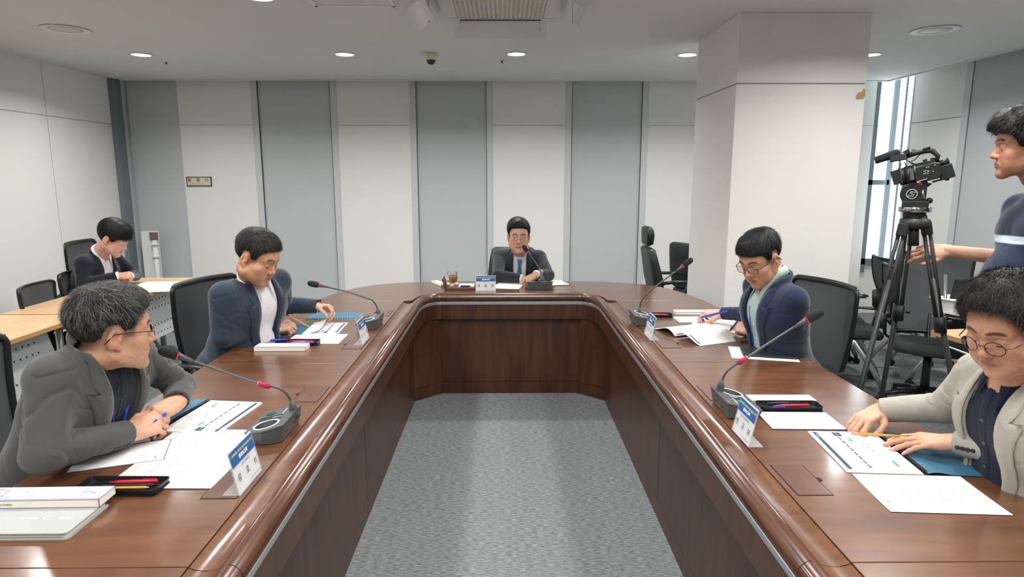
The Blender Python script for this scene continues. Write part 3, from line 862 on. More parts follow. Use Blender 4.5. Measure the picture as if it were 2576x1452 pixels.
def pencil_box(label, x, y, rz, w=0.25, d=0.075, h=0.022, z=TZ, deco=False):
    t = thing('pencil_case_box', label, 'box', (x, y, z), rz, 'flat cream card boxes with purple edges')
    b = MB(); b.mat(m_cream).box((0, 0, h / 2), (w, d, h)); b.build('card_body', None, t, bevel=0.0008)
    b = MB(); b.mat(m_purple); e = 0.0016; o = 0.0003
    for sx in (-1, 1):
        for sz in (0, 1):
            b.box((0, sx * (d / 2), sz * h + (e / 2 if sz == 0 else -e / 2)), (w + 2 * o, 2 * o, e)); b.box((sx * (w / 2), 0, sz * h + (e / 2 if sz == 0 else -e / 2)), (2 * o, d + 2 * o, e))
        for sy in (-1, 1):
            b.box((sx * (w / 2), sy * (d / 2), h / 2), (e, e, h + o))
    b.box((0, -d / 2 + 0.003, h), (w, 0.003, 2 * o))
    b.build('edge_lines', None, t)
    if deco:
        m = mat('lilac_print', 'A9A7D4', 0.7); rnd = random.Random(5)
        b = MB(); b.mat(m)
        def dot(x, y, r, z=0.0004, sx=1.0):
            b.add([(x + r * math.cos(2 * PI * k / 20), y + r * math.sin(2 * PI * k / 20), h + 0.0002 + z) for k in range(20)], [tuple(range(20))], False)
        for k in range(46):
            u = rnd.random() ** 1.4; x = w * (-0.5 + 0.30 * u) + 0.006; y = rnd.uniform(-d / 2 + 0.01, d / 2 - 0.008)
            if y > d * (0.5 - 0.5 * 0) - u * 0.01: continue
            if x - (-w / 2) > 0.03 + (d / 2 - y) * 0.75: continue
            dot(x, y, 0.0055, 0.0003 + 0.00002 * k)
        dot(-w * 0.18, d * 0.10, 0.0062); dot(-w * 0.10, -d * 0.16, 0.0055); dot(w * 0.30, d * 0.28, 0.006)
        b.build('dot_print', None, t, fix=False)
        b = MB(); b.mat(m_inkd)
        p = [(w * 0.36 - 0.02, 0.0), (w * 0.36 - 0.010, 0.006), (w * 0.36, 0.004), (w * 0.36 + 0.01, -0.001)]
        b.tube([(a, c, h + 0.0004) for a, c in p], 0.0007, 5); b.ball((w * 0.36 + 0.012, -0.002, h + 0.0004), 0.0015, 8)
        b.build('brush_mark', None, t)
        text_mesh('MADE IN KOREA', 0.007, m_inkd, t, 'lettering', frame_m((-w * 0.30, -d / 2 - 0.0006, h / 2 - 0.001), (1, 0, 0), (0, 0, 1)))
    return t
def nameplate(label, x, y, facing, letters, role, w=0.155, h=0.122):
    """facing: unit x direction the print looks to (+1 = +x, -1 = -x, 0 = -y)"""
    rz = {1: R(90), -1: R(-90), 0: 0}[facing]      # local: print faces -y
    t = thing('name_plate', label, 'name plate', (x, y, TZ + 0.0004), rz, 'acrylic name plates with blue heading')
    lean = R(-12)
    rm = rot3(lean)
    b = MB(); b.mat(m_acr)
    b.box(rm @ Vector((0, 0, h / 2)) + Vector((0, 0, 0.001)), (w, 0.002, h), rm); b.box(rm @ Vector((0, 0.0035, h / 2)) + Vector((0, 0, 0.001)), (w, 0.001, h), rm)
    b.box((0, 0.024, 0.001), (w, 0.048, 0.002)); b.build('acrylic_stand', None, t)
    b = MB(); b.mat(m_paper).box(rm @ Vector((0, 0.002, h / 2)), (w - 0.006, 0.0007, h - 0.004), rm); 
    b.mat(mat('plate_blue', '2F5FA0', 0.6)).box(rm @ Vector((0, -0.0013, h * 0.80)), (w - 0.006, 0.0004, h * 0.34), rm)
    b.build('card', None, t)
    def fm(xx, zz): return Matrix.Translation(rm @ Vector((xx, -0.0019, zz))) @ (rm @ rot3(R(90))).to_4x4()
    text_mesh('- 다목적체육관 기본계획 수립 및 타당성조사 용역 -', 0.0088, mat('plate_yellow', 'DDE06A', 0.6), t, 'lettering', fm(0, h * 0.86), bold=0.0002, sx=0.78)
    text_mesh('결과보고회', 0.0125, m_paper, t, 'lettering', fm(0, h * 0.74), bold=0.0005)
    text_mesh(role, 0.0082, m_inkd, t, 'lettering', fm(0, h * 0.55), sx=0.95)
    for k, ch in enumerate(letters): text_mesh(ch, 0.024, m_inkd, t, 'lettering', fm((k - 1) * w * 0.34, h * 0.33))
    text_mesh('춘천시 체육시설 건립추진단', 0.0058, m_ink, t, 'lettering', fm(w * 0.22, h * 0.10))
    return t
def microphone(label, x, y, rz, path, tape=None, ring_on=False, s=1.0):
    """desk microphone; path: world points of the gooseneck, base to head"""
    t = thing('desk_microphone', label, 'microphone', (x, y, TZ), rz, 'gooseneck desk microphones')
    b = MB(); b.mat(m_micg)
    W, D = 0.20, 0.125
    lo = [(-W / 2 + 0.012, -D / 2 + 0.012), (W / 2 - 0.02, -D / 2 + 0.012), (W / 2 - 0.004, -0.035), (W / 2 + 0.006, 0.0), (W / 2 - 0.004, 0.03), (W / 2 - 0.018, D / 2 - 0.01), (-W / 2 + 0.01, D / 2 - 0.01)]
    hi = [(-W / 2, -D / 2), (W / 2 - 0.012, -D / 2), (W / 2 + 0.004, -0.035), (W / 2 + 0.012, 0.0), (W / 2 + 0.004, 0.032), (W / 2 - 0.012, D / 2), (-W / 2, D / 2)]
    def zt(p): return 0.036 + (p[1] + D / 2) / D * 0.026
    n = len(lo)
    vs = [(p[0], p[1], 0.002) for p in lo] + [(p[0] * 0.985, p[1] * 0.985, zt(p) - 0.006) for p in hi] + [(p[0], p[1], zt(p) - 0.005) for p in hi] + [(p[0], p[1], zt(p)) for p in hi]
    fs = [tuple(range(n - 1, -1, -1)), tuple(range(3 * n, 4 * n))]
    for k in range(3):
        for i in range(n):
            j = (i + 1) % n; fs.append((k * n + i, k * n + j, (k + 1) * n + j, (k + 1) * n + i))
    b.add(vs, fs); b.build('base', None, t, bevel=0.0012)
    tilt = math.atan(0.026 / D); rt = rot3(tilt)
    def top(xx, yy, dz=0.0): return Vector((xx, yy, 0.036 + (yy + D / 2) / D * 0.026 + dz))
    b = MB(); b.mat(m_ring).lathe([(0.036, 0.0), (0.036, 0.002), (0.042, 0.002), (0.0425, 0.0)], top(0.052, -0.005), 36, rt); b.build('speaker_ring', None, t)
    b = MB(); b.mat(m_micd).lathe([(0.0001, 0.001), (0.036, 0.0005)], top(0.052, -0.005), 30, rt)
    for k in range(9):
        yy = -0.028 + 0.007 * k; hw_ = math.sqrt(max(0, 0.034 ** 2 - yy ** 2)); b.mat(m_blkm).box(top(0.052, -0.005 + yy, 0.001), (2 * hw_, 0.0025, 0.0012), rt)
    b.build('speaker_grille', None, t)
    b = MB(); b.mat(m_lcd).box(top(-0.012, -0.012, 0.0008), (0.030, 0.075, 0.001), rt); b.mat(m_ring).box(top(-0.008, 0.01, 0.0016), (0.004, 0.03, 0.0005), rt); b.build('display', None, t)
    b = MB(); b.mat(m_micd).lathe([(0.0001, 0.003), (0.014, 0.003), (0.016, 0.0)], top(-0.055, -0.028), 24, rt); b.build('button', None, t)
    for k in range(4):
        b = MB(); b.mat(m_ring).box(top(-0.075 + 0.014 * k, 0.02, 0.0015), (0.008, 0.004, 0.002), rt); b.build('button', None, t)
    for sx in (-0.03, 0.04):
        b = MB(); b.mat(m_blkm).box((sx, D / 2 - 0.009, 0.025), (0.022, 0.006, 0.008)); b.build('cable_socket', None, t)
    text_mesh('DIGITAL', 0.007, m_ring, t, 'lettering', Matrix.Translation(top(-0.075, 0.05, 0.001)) @ rt.to_4x4())
    inv = (Matrix.Translation(Vector((x, y, TZ))) @ Matrix.Rotation(rz, 4, 'Z')).inverted()
    P = [inv @ Vector(p) for p in path]
    # smooth path (Catmull-Rom)
    Q = []
    E = [P[0] * 2 - P[1]] + P + [P[-1] * 2 - P[-2]]
    for i in range(1, len(E) - 2):
        for k in range(6):
            u = k / 6; p0, p1, p2, p3 = E[i - 1], E[i], E[i + 1], E[i + 2]
            Q.append(0.5 * ((2 * p1) + (p2 - p0) * u + (2 * p0 - 5 * p1 + 4 * p2 - p3) * u * u + (3 * p1 - p0 - 3 * p2 + p3) * u ** 3))
    Q.append(P[-1])
    d0 = (Q[1] - Q[0]).normalized()
    b = MB(); b.mat(m_micg).tube([Q[0] - d0 * 0.012, Q[0], Q[0] + d0 * 0.028, Q[0] + d0 * 0.05], [0.017 * s, 0.0165 * s, 0.0125 * s, 0.0055 * s], 18); b.build('socket_collar', None, t)
    b = MB(); b.mat(mat('gooseneck_grey', '5C5F60', 0.4, metal=0.5)); hd = (Q[-1] - Q[-2]).normalized()
    L = 0; cut = []
    b.tube([q for q in Q[1:-1]] + [Q[-1] - hd * 0.085], 0.0042 * s, 10); b.build('gooseneck', None, t)
    e = Q[-1]
    b = MB(); b.mat(m_micg).tube([e - hd * 0.105, e - hd * 0.075, e - hd * 0.052], [0.0045, 0.0075, 0.0115], 16); b.build('head_cone', None, t)
    b = MB(); b.mat(m_redring).tube([e - hd * 0.053, e - hd * 0.049], [0.0124, 0.0128], 18); b.build('indicator_ring', None, t)
    b = MB(); b.mat(m_foam).tube([e + hd * k for k in (-0.052, -0.049, -0.03, -0.008, 0.004, 0.011, 0.015)], [0.010, 0.0145, 0.0172, 0.0172, 0.0150, 0.010, 0.002], 22); b.build('foam_windscreen', None, t)
    if tape:
        i0 = int(tape * (len(Q) - 1)); a_ = Q[i0]; d_ = (Q[i0 + 1] - Q[i0]).normalized()
        b = MB(); b.mat(m_redtape).tube([a_ - d_ * 0.019, a_ + d_ * 0.019], 0.0085, 14); b.mat(m_ring).tube([a_ + d_ * 0.019, a_ + d_ * 0.0205], 0.0087, 14); b.build('tape_wrap', None, t)
    return t
# ---- left side, man in the grey jacket
yb = AZ(742, 1050, TZ + 0.055)
def neckpath(pts, y0, y1):
    n = len(pts); return [AY(px, py, y0 + (y1 - y0) * k / (n - 1)) for k, (px, py) in enumerate(pts)]
microphone('desk microphone nearest on the left, crimson tape on its gooseneck', -0.765, 2.02, LEFT, neckpath([(741, 1040), (733, 1012), (716, 986), (690, 973), (655, 967), (560, 935), (475, 905), (409, 882)], 2.075, 2.02), tape=0.56)
nameplate('name plate nearest on the left, standing over a cable flap', -0.703, 1.665, 1, '류호석', '춘천시 체육과장')
spiral_book('open spiral report with blue cover under the hands of the man in the grey jacket', -1.135, 2.175, R(-90) + R(-7), w=0.297, h=0.205)
text_sheet('printed sheet between the open spiral report and the nearest left microphone', -0.955, 1.94, R(-92), seed=2, hi=False)
text_sheet('printed sheet with a yellow highlighted line behind the nearest left pen tray', -0.945, 1.735, R(-91), seed=3, curl=0.002, z=TZ + 0.0014)
m_card = m_paper
def bordered(label, x, y, rz, w=0.165, h=0.25):
    t = thing('bordered_card', label, 'card', (x, y, TZ + 0.0022), rz)
    b = MB(); b.mat(m_paper).box((0, 0, 0.0006), (w, h, 0.001)); b.build('sheet', None, t)
    b = MB(); b.mat(m_purple); e = 0.0028
    for sx in (-1, 1): b.box((sx * (w / 2 - e / 2), 0, 0.0011), (e, h, 0.0004)); b.box((0, sx * (h / 2 - e / 2), 0.0011), (w, e, 0.0004))
    b.build('border', None, t)
    rnd = random.Random(8); b = MB(); b.mat(m_inkl)
    for k in range(4): dashes(b, -w * 0.4, -w * 0.05, h * (0.40 - 0.03 * k), 0.002, rnd, 0.0014)
    b.mat(m_ink); dashes(b, w * 0.2, w * 0.42, h * 0.38, 0.006, rnd, 0.0014)
    for k in range(5): quad(b, w * 0.18, h * (0.28 - 0.02 * k), w * 0.20, h * (0.29 - 0.02 * k), 0.0014)
    b.build('print', None, t, fix=False)
    return t
bordered('white card with a purple border under the forearm of the man in the grey jacket', -1.165, 1.845, R(-90) + R(20))
tray('open black pen tray with a red marker and a yellow pencil, nearest on the left', -1.04, 1.632, R(-1), 0.225, 0.085)
z = TZ + 0.012
pen('red marker pen lying in the nearest left pen tray', (-0.955, 1.655, z), (-1.085, 1.648, z), m_redp, name='marker_pen', group=None)
pen('black pen lying between the red marker and the pencil in the nearest left tray', (-1.10, 1.635, z - 0.003), (-0.945, 1.637, z - 0.003), m_blk)
pencil('yellow pencil with a pink rubber in the nearest left pen tray', (-1.125, 1.614, z), (-0.955, 1.618, z))
def planner(label, x, y, rz, w=0.36, d=0.17, h=0.017):
    t = thing('planner_notebook', label, 'notebook', (x, y, TZ), rz)
    b = MB(); b.mat(mat('planner_grey', 'A3A5A2', 0.55)).rbox((0, 0, 0.0015), (w, d, 0.003), 0.012).rbox((0, 0.0, h - 0.0015), (w - 0.004, d - 0.002, 0.003), 0.012); b.build('cover', None, t)
    b = MB(); b.mat(mat('page_block', 'E9E7DF', 0.8)).rbox((-0.001, 0.002, h / 2), (w - 0.014, d - 0.012, h - 0.006), 0.008); b.build('page_block', None, t)
    wm = mat('white_foil', 'EEF0EE', 0.4)
    fm = lambda xx, yy: Matrix.Translation((xx, yy, h + 0.0003)) @ Matrix.Rotation(PI, 4, 'Z')
    text_mesh('2026', 0.014, wm, t, 'lettering', fm(w * 0.36, -0.012), bold=0.0004, sx=1.2)
    b = MB(); b.mat(wm); pts = [(w * 0.25 + 0.0085 * math.cos(a) * 1.2, -0.012 + 0.0085 * math.sin(a), h + 0.0004) for a in [R(50 + 26 * k) for k in range(11)]]
    b.tube(pts, [0.0006, 0.0012, 0.0018, 0.0022, 0.0025, 0.0026, 0.0025, 0.0022, 0.0018, 0.0012, 0.0006], 6, flat=(1, 0.2)); b.build('emblem', None, t)
    text_mesh('ㄹㄹㅅㅅ', 0.011, wm, t, 'lettering', fm(w * 0.13, -0.012), bold=0.0003, sx=1.1)
    text_mesh('PLAN', 0.013, wm, t, 'lettering', fm(-w * 0.04, -0.052), bold=0.0004, sx=1.2)
    return t
planner('grey hardback planner with white foil lettering under the cream box at the lower left', -1.205, 1.465, R(0), 0.37, 0.165)
pencil_box('cream card box with lilac dots lying on the grey planner', -1.17, 1.535, R(1), 0.30, 0.07, 0.022, TZ + 0.0172, True)

# ---- right side, man in the beige jacket
microphone('desk microphone nearest on the right, crimson tape on its gooseneck', 0.835, 2.21, RIGHT, neckpath([(1811, 985), (1815, 962), (1828, 936), (1850, 918), (1868, 907), (1930, 866), (1990, 828), (2062, 786)], 2.26, 2.22), tape=0.58)
nameplate('name plate nearest on the right, beside the microphone', 0.762, 1.955, -1, '한규보', '춘천시 경제진흥국장', w=0.145)
spiral_book('open spiral report with blue cover under the hands of the man in the beige jacket', 1.21, 1.835, R(90) + R(-5), w=0.297, h=0.212)
text_sheet('printed sheet with a yellow line at the lower right, in front of the beige sleeve', 1.13, 1.58, R(90) + R(-4), seed=4, curl=0.003)
bordered('white card with a blue border beyond the hands of the man in the beige jacket', 1.025, 2.10, R(90) + R(-2), 0.16, 0.25)
tray('open black pen tray with black and red pens beside the nearest right microphone', 1.04, 2.225, R(-1), 0.225, 0.075)
pen('black pen lying in the nearest right pen tray', (1.09, 2.245, z), (0.955, 2.243, z), m_blk)
pen('red marker pen lying in the nearest right pen tray', (1.115, 2.222, z), (0.98, 2.22, z), m_redp, name='marker_pen')
pen('blue pen partly under the red marker in the nearest right pen tray', (1.02, 2.208, z - 0.003), (0.95, 2.206, z - 0.003), m_bluep)
pencil_box('cream card box lying behind the nearest right pen tray', 1.045, 2.305, R(-1), 0.245, 0.07, 0.012)

# ---- left side, man in the navy suit reading
microphone('desk microphone on the left before the man reading in a slate suit', -0.765, 3.56, LEFT, neckpath([(952, 795), (949, 775), (938, 757), (922, 750), (880, 736), (840, 726), (780, 713)], 3.66, 3.6), s=1.05)
nameplate('name plate beside the far microphone on the left side of the table', -0.715, 3.215, 1, '전소영', '춘천시 시설과장')
text_sheet('printed sheet in front of the pages held by the man in the navy suit', -0.985, 3.27, R(-90), 0.2, 0.28, seed=5, hi=False)
tray('black pen tray with pens between the printed sheet and the cream box, left side', -1.05, 3.165, R(0), 0.215, 0.08)
pen('red pen lying in the pen tray of the reading man', (-0.97, 3.17, z), (-1.11, 3.168, z), m_redp)
pen('violet pen lying in the pen tray of the reading man', (-0.965, 3.15, z), (-1.09, 3.145, z), mat('violet_plastic', '7A55B8', 0.35))
pen('blue pen resting across the left end of the reading man\'s pen tray', (-1.19, 3.165, TZ + 0.018), (-1.10, 3.185, TZ + 0.02), m_bluep)
pencil_box('cream card box lying in front of the pen tray of the reading man', -1.095, 3.065, R(0), 0.25, 0.075, 0.022)
def closed_report(label, x, y, rz, w=0.24, h=0.17):
    t = thing('spiral_report', label, 'report', (x, y, TZ + 0.0004), rz)
    b = MB(); b.mat(m_cover).box((0, 0, 0.004), (w, h, 0.001)); b.build('cover', None, t)
    b = MB(); b.mat(m_paper).box((0, 0, 0.0018), (w, h, 0.0034)); b.build('pages', None, t)
    b = MB(); b.mat(m_blk)
    for i in range(20):
        xx = w * ((i + 0.5) / 20 - 0.5) * 0.97
        b.tube([(xx, -h / 2 + 0.005 * math.cos(a), 0.003 + 0.005 * math.sin(a)) for a in [2 * PI * q / 8 for q in range(9)]], 0.0014, 5)
    b.build('spiral_binding', None, t)
closed_report('closed blue spiral report behind the hands of the man in the navy suit', -1.035, 3.83, R(-2), 0.30, 0.19)
# open report with a lifted page
t = thing('spiral_report', 'open report whose page is being turned by the man in the navy suit', 'report', (-1.0, 3.50, TZ + 0.0004), R(-90) + R(2))
b = MB(); b.mat(m_paper); b.M = Matrix.Translation((0, 0.0, 0)); b.add(*sheet_mesh(0.26, 0.19, 0.004)); b.build('pages', None, t)
b = MB(); b.M = Matrix.Translation((0, 0, 0.0046)); chart_page(b, 0.26, 0.19, 0.0, random.Random(2)); b.build('print', None, t, fix=False)
b = MB(); b.mat(m_cover).box((0, -0.19, 0.002), (0.27, 0.19, 0.0015)); b.build('cover', None, t)
b = MB(); b.mat(m_paper); b.smooth = True; n = 14; vs = []; fs = []
for j in range(n + 1):
    s_ = j / n; yy = -0.095 + 0.17 * (s_ - 0.30 * s_ * s_); zz = 0.006 + 0.10 * s_ ** 2.0
    for i in range(n + 1):
        xx = 0.26 * (i / n - 0.5); vs.append((xx, yy - 0.01 * (i / n) * s_, zz * (1.0 - 0.62 * i / n)))
for j in range(n):
    for i in range(n):
        a = j * (n + 1) + i; fs.append((a, a + 1, a + n + 2, a + n + 1))
k = len(vs); vs += [(a, c - 0.0006, d + 0.0012) for (a, c, d) in vs]; fs += [tuple(q + k for q in f[::-1]) for f in fs]
b.add(vs, fs); b.build('lifted_page', None, t, fix=False)

# ---- right side, man in the dark blue suit writing
microphone('desk microphone on the right before the man writing in a notebook', 0.80, 3.63, RIGHT, neckpath([(1609, 793), (1609, 778), (1615, 755), (1630, 737), (1650, 720), (1690, 690), (1737, 655)], 3.70, 3.62), s=1.05)
nameplate('name plate beside the far microphone on the right side of the table', 0.755, 3.29, -1, '박수호', '춘천시 미래전략과장')
tray('black pen tray with a pencil behind the far right microphone', 0.91, 3.80, R(-3), 0.215, 0.08)
pencil('yellow pencil in the pen tray behind the far right microphone', (0.965, 3.80, z), (0.83, 3.81, z))
pen('red pen in the pen tray behind the far right microphone', (0.99, 3.785, z), (0.86, 3.79, z), m_redp)
pencil_box('cream card box beyond the writing hand of the man in the dark blue suit', 1.17, 3.875, R(-2), 0.235, 0.07, 0.018)
text_sheet('small printed sheet beyond the open notebook, under the writing hand', 1.115, 3.71, R(90), 0.15, 0.19, seed=6, hi=False, lines=10)
# open notebook
t = thing('open_notebook', 'open black-covered notebook under the hands of the man in the dark blue suit', 'notebook', (1.20, 3.575, TZ + 0.0006), R(90) + R(-28))
b = MB(); b.mat(m_blkm).box((0, 0, 0.002), (0.33, 0.225, 0.003)); b.build('cover', None, t, bevel=0.001)
for sx in (-1, 1):
    b = MB(); b.mat(m_paper); b.smooth = True; n = 10; vs = []; fs = []
    for i in range(n + 1):
        u = i / n; xx = sx * 0.155 * u; zz = 0.004 + 0.010 * math.sin(PI * min(1, u * 1.0)) * (1 - u) + 0.004 * (1 - u ** 4)
        for yy in (-0.105, 0.105): vs.append((xx, yy, zz))
    for i in range(n): fs.append((2 * i, 2 * i + 2, 2 * i + 3, 2 * i + 1))
    k = len(vs); vs += [(a, c, 0.0035) for (a, c, d) in vs]
    fs += [(k + 2 * i, 2 * i, 2 * i + 2, k + 2 * i + 2)[::1] for i in range(n)] + [(2 * i + 1, k + 2 * i + 1, k + 2 * i + 3, 2 * i + 3) for i in range(n)] + [(2 * n, 2 * n + 1, k + 2 * n + 1, k + 2 * n)]
    b.add(vs, fs); b.build('page_block', None, t)
# open magazine
t = thing('open_magazine', 'open printed booklet with curling pages, nearer than the notebook', 'booklet', (1.03, 3.335, TZ + 0.0006), R(90) + R(22))
for sx in (-1, 1):
    b = MB(); b.mat(m_paper); b.smooth = True; n = 12; vs = []; fs = []
    for i in range(n + 1):
        u = i / n; xx = sx * 0.20 * u; zz = 0.002 + 0.05 * (math.sin(PI * u * 0.95)) * (1 - u) + (0.010 if sx < 0 else 0.004) * (1 - u)
        for yy in (-0.14, 0.14): vs.append((xx, yy * (1 - 0.03 * u), zz))
    for i in range(n): fs.append((2 * i, 2 * i + 2, 2 * i + 3, 2 * i + 1))
    k = len(vs); vs += [(a, c, d - 0.0015) for (a, c, d) in vs]; fs += [tuple(q + k for q in f[::-1]) for f in fs] + [(2 * n, 2 * n + 1, k + 2 * n + 1, k + 2 * n)] + [(k + 2 * i, 2 * i, 2 * i + 2, k + 2 * i + 2) for i in range(n)] + [(2 * i + 1, k + 2 * i + 1, k + 2 * i + 3, 2 * i + 3) for i in range(n)]
    b.add(vs, fs); b.build('page', None, t)
    b = MB(); rnd = random.Random(12)
    def zz_(u): return 0.0028 + 0.05 * (math.sin(PI * u * 0.95)) * (1 - u) + (0.010 if sx < 0 else 0.004) * (1 - u)
    b.mat(m_inkl)
    for k in range(11):
        yy = 0.10 - 0.018 * k
        for q in range(14):
            u0, u1 = 0.12 + 0.055 * q, 0.12 + 0.055 * q + rnd.uniform(0.02, 0.045)
            if sx > 0 and k < 4 and q > 5: continue
            b.add([(sx * 0.2 * u0, yy, zz_(u0)), (sx * 0.2 * u1, yy, zz_(u1)), (sx * 0.2 * u1, yy + 0.002, zz_(u1)), (sx * 0.2 * u0, yy + 0.002, zz_(u0))], [(0, 1, 2, 3)])
    b.mat(m_navy)
    for q in range(8):
        u0, u1 = 0.50 + 0.05 * q, 0.55 + 0.05 * q; b.add([(sx * 0.2 * u0, 0.118, zz_(u0)), (sx * 0.2 * u1, 0.118, zz_(u1)), (sx * 0.2 * u1, 0.126, zz_(u1)), (sx * 0.2 * u0, 0.126, zz_(u0))], [(0, 1, 2, 3)])
    b.build('print', None, t, fix=False)
t = thing('photo_leaflet', 'leaflet with brown and blue pictures under the sleeve of the writing man', 'leaflet', (1.25, 3.34, TZ + 0.0006), R(90) + R(10))
b = MB(); b.mat(m_paper).box((0, 0, 0.0008), (0.16, 0.20, 0.0012)); b.build('sheet', None, t)
b = MB(); b.mat(mat('photo_brown', '8A6A5C', 0.5)); quad(b, -0.07, -0.02, 0.03, 0.08, 0.0018); b.mat(mat('photo_blue', '3C6E9E', 0.5)); quad(b, -0.075, -0.05, 0.0, -0.03, 0.0018); b.mat(m_navy); quad(b, 0.0, -0.08, 0.06, -0.05, 0.0018); b.build('print', None, t, fix=False)
t = thing('phone_wallet', 'dark grey phone wallet with silver corners beside the leaflet on the right', 'phone case', (1.275, 3.20, TZ), R(4))
b = MB(); b.mat(mat('grey_leather', '3C464C', 0.55, bump=0.15, bscale=500)).rbox((0, 0, 0.008), (0.165, 0.085, 0.015), 0.008); b.build('case_body', None, t, bevel=0.002)
for sx in (-1, 1):
    b = MB(); b.mat(m_chrome).box((sx * 0.079, -0.0415, 0.008), (0.008, 0.006, 0.016)); b.build('metal_corner', None, t, bevel=0.001)
text_sheet('white sheets under the black tablet on the right side of the table', 1.235, 2.955, R(90) + R(-14), 0.215, 0.297, seed=7, hi=False, lines=4, cover=0.3)
t = thing('tablet_case', 'black tablet case lying on white sheets, right side of the table', 'tablet', (1.265, 2.965, TZ + 0.0025), R(90) + R(-14))
b = MB(); b.mat(mat('tablet_black', '26292B', 0.5, bump=0.1, bscale=400)).rbox((0, 0, 0.006), (0.175, 0.245, 0.010), 0.008); b.build('case_body', None, t, bevel=0.002)
b = MB(); b.mat(m_chrome).box((-0.02, 0.124, 0.006), (0.03, 0.003, 0.004)); b.build('clasp', None, t)

# ---- head of the table
microphone('desk microphone at the head of the table, in front of the chairman', 0.262, 4.80, HEAD, [AY(1364, 703, 4.83), AY(1362, 692, 4.84), AY(1359, 680, 4.85), AY(1352, 668, 4.86), AY(1340, 650, 4.88), AY(1328, 634, 4.90), AY(1318, 621, 4.92)], s=1.1)
nameplate('name plate at the head of the table, facing the open end', -0.141, 4.69, 0, '육동한', '춘 천 시 장', w=0.15, h=0.115)
text_sheet('white sheet lying before the chairman, left of his hand', 0.03, 4.92, R(180) + R(-12), 0.21, 0.27, seed=9, hi=False, lines=3, cover=0.2)
text_sheet('thin white booklet right of the microphone at the head of the table', 0.40, 5.04, R(180) + R(14), 0.17, 0.23, seed=10, hi=False, lines=4, z=TZ + 0.004, cover=0.4)
# wooden memo box with lid flap, sticky tabs, memo pad and clip
t = thing('desk_organiser', 'brown leather memo box with an upright flap left of the chairman\'s name plate', 'memo box', (-0.33, 4.80, TZ))
mo = mat('brown_leather', '5A3C31', 0.5)
b = MB(); b.mat(mo).box((0, 0, 0.010), (0.215, 0.17, 0.02)); b.build('box_body', None, t, bevel=0.003)
b = MB(); b.mat(mo).box((-0.125, 0.0, 0.045), (0.006, 0.17, 0.085), rot3(0, R(-14), 0)); b.build('flap', None, t, bevel=0.002)
for k, c in enumerate(('7C4F9E', 'D9478A', 'E5853B', 'A6C23A', '4F9E4B')):
    b = MB(); b.mat(mat('sticky_tab_' + str(k), c, 0.7)).box((-0.052 - 0.008 * k, 0.02, 0.022), (0.0065, 0.10, 0.003)); b.build('sticky_tab', None, t)
b = MB(); b.mat(m_paper).box((0.04, 0.02, 0.023), (0.115, 0.12, 0.006)); b.build('memo_pad', None, t)
b = MB(); b.mat(m_blk).box((0.035, -0.055, 0.030), (0.072, 0.02, 0.008)); b.build('bulldog_clip', None, t, bevel=0.002)
# glass mug of tea
t = thing('glass_mug', 'clear glass mug of amber tea on a coaster left of the chairman', 'mug', (-0.415, 5.02, TZ))
m_cup = mat('clear_glass', 'FFFFFF', 0.02, trans=1.0, ior=1.25)
b = MB(); b.mat(m_cup).lathe([(0.0001, 0.008), (0.032, 0.008), (0.036, 0.012), (0.041, 0.095), (0.043, 0.095), (0.039, 0.008), (0.034, 0.0045), (0.0001, 0.0045)], seg=32); b.build('glass_body', None, t, fix=False)
b = MB(); b.mat(m_cup).tube([(-0.038, 0, 0.08), (-0.055, 0, 0.083), (-0.066, 0, 0.065), (-0.062, 0, 0.04), (-0.05, 0, 0.025), (-0.036, 0, 0.025)], 0.0045, 10); b.build('handle', None, t)
b = MB(); b.mat(mat('amber_tea', 'B9791C', 0.2, trans=0.25, ior=1.33)).lathe([(0.0001, 0.0095), (0.0325, 0.0095), (0.0365, 0.068), (0.0001, 0.068)], seg=28); b.build('tea', None, t)
b = MB(); b.mat(m_paper).lathe([(0.0001, 0.0005), (0.05, 0.0005), (0.05, 0.0035), (0.0001, 0.0035)], seg=28); b.build('coaster', None, t)
t = thing('pencil_case_box', 'small cream box behind the open flap at the head of the table', 'box', (-0.515, 4.98, TZ), R(28), 'flat cream card boxes with purple edges')
b = MB(); b.mat(m_cream).box((0, 0, 0.010), (0.055, 0.20, 0.02)); b.build('card_body', None, t)
b = MB(); b.mat(m_blkm).box((0, 0, 0.0012), (0.057, 0.202, 0.0024)).box((0, 0, 0.0205), (0.057, 0.004, 0.001)); b.build('edge_lines', None, t)
# ================================================================== people: shapes as smooth blends of rounded volumes, skinned into one surface
def A3(*p): return np.array(p, dtype=np.float32)
def smin(a, b, k):
    h = np.clip(0.5 + 0.5 * (b - a) / k, 0, 1)
    return b + (a - b) * h - k * h * (1 - h)
def smax(a, b, k): return -smin(-a, -b, k)
def sph(P, c, r): return np.linalg.norm(P - A3(*c), axis=1) - r
def ell(P, c, r, rot=None):
    q = P - A3(*c)
    if rot is not None: q = q @ np.array(rot, dtype=np.float32)
    r = A3(*r); k0 = np.linalg.norm(q / r, axis=1); k1 = np.linalg.norm(q / (r * r), axis=1) + 1e-9
    return k0 * (k0 - 1) / k1
def cone(P, a, b, ra, rb, fl=None):
    a, b = A3(*a), A3(*b); ba = b - a; L2 = float(ba @ ba) + 1e-12
    q = P - a
    t = np.clip(q @ ba / L2, 0, 1)
    d = q - t[:, None] * ba
    if fl is not None:               # flattening: axis vector and factor
        ax, k = A3(*fl[0]), fl[1]
        d = d + (d @ ax)[:, None] * ax * (k - 1)
    return np.linalg.norm(d, axis=1) - (ra + (rb - ra) * t)
def blend(ds, k):
    d = ds[0]
    for e in ds[1:]: d = smin(d, e, k)
    return d
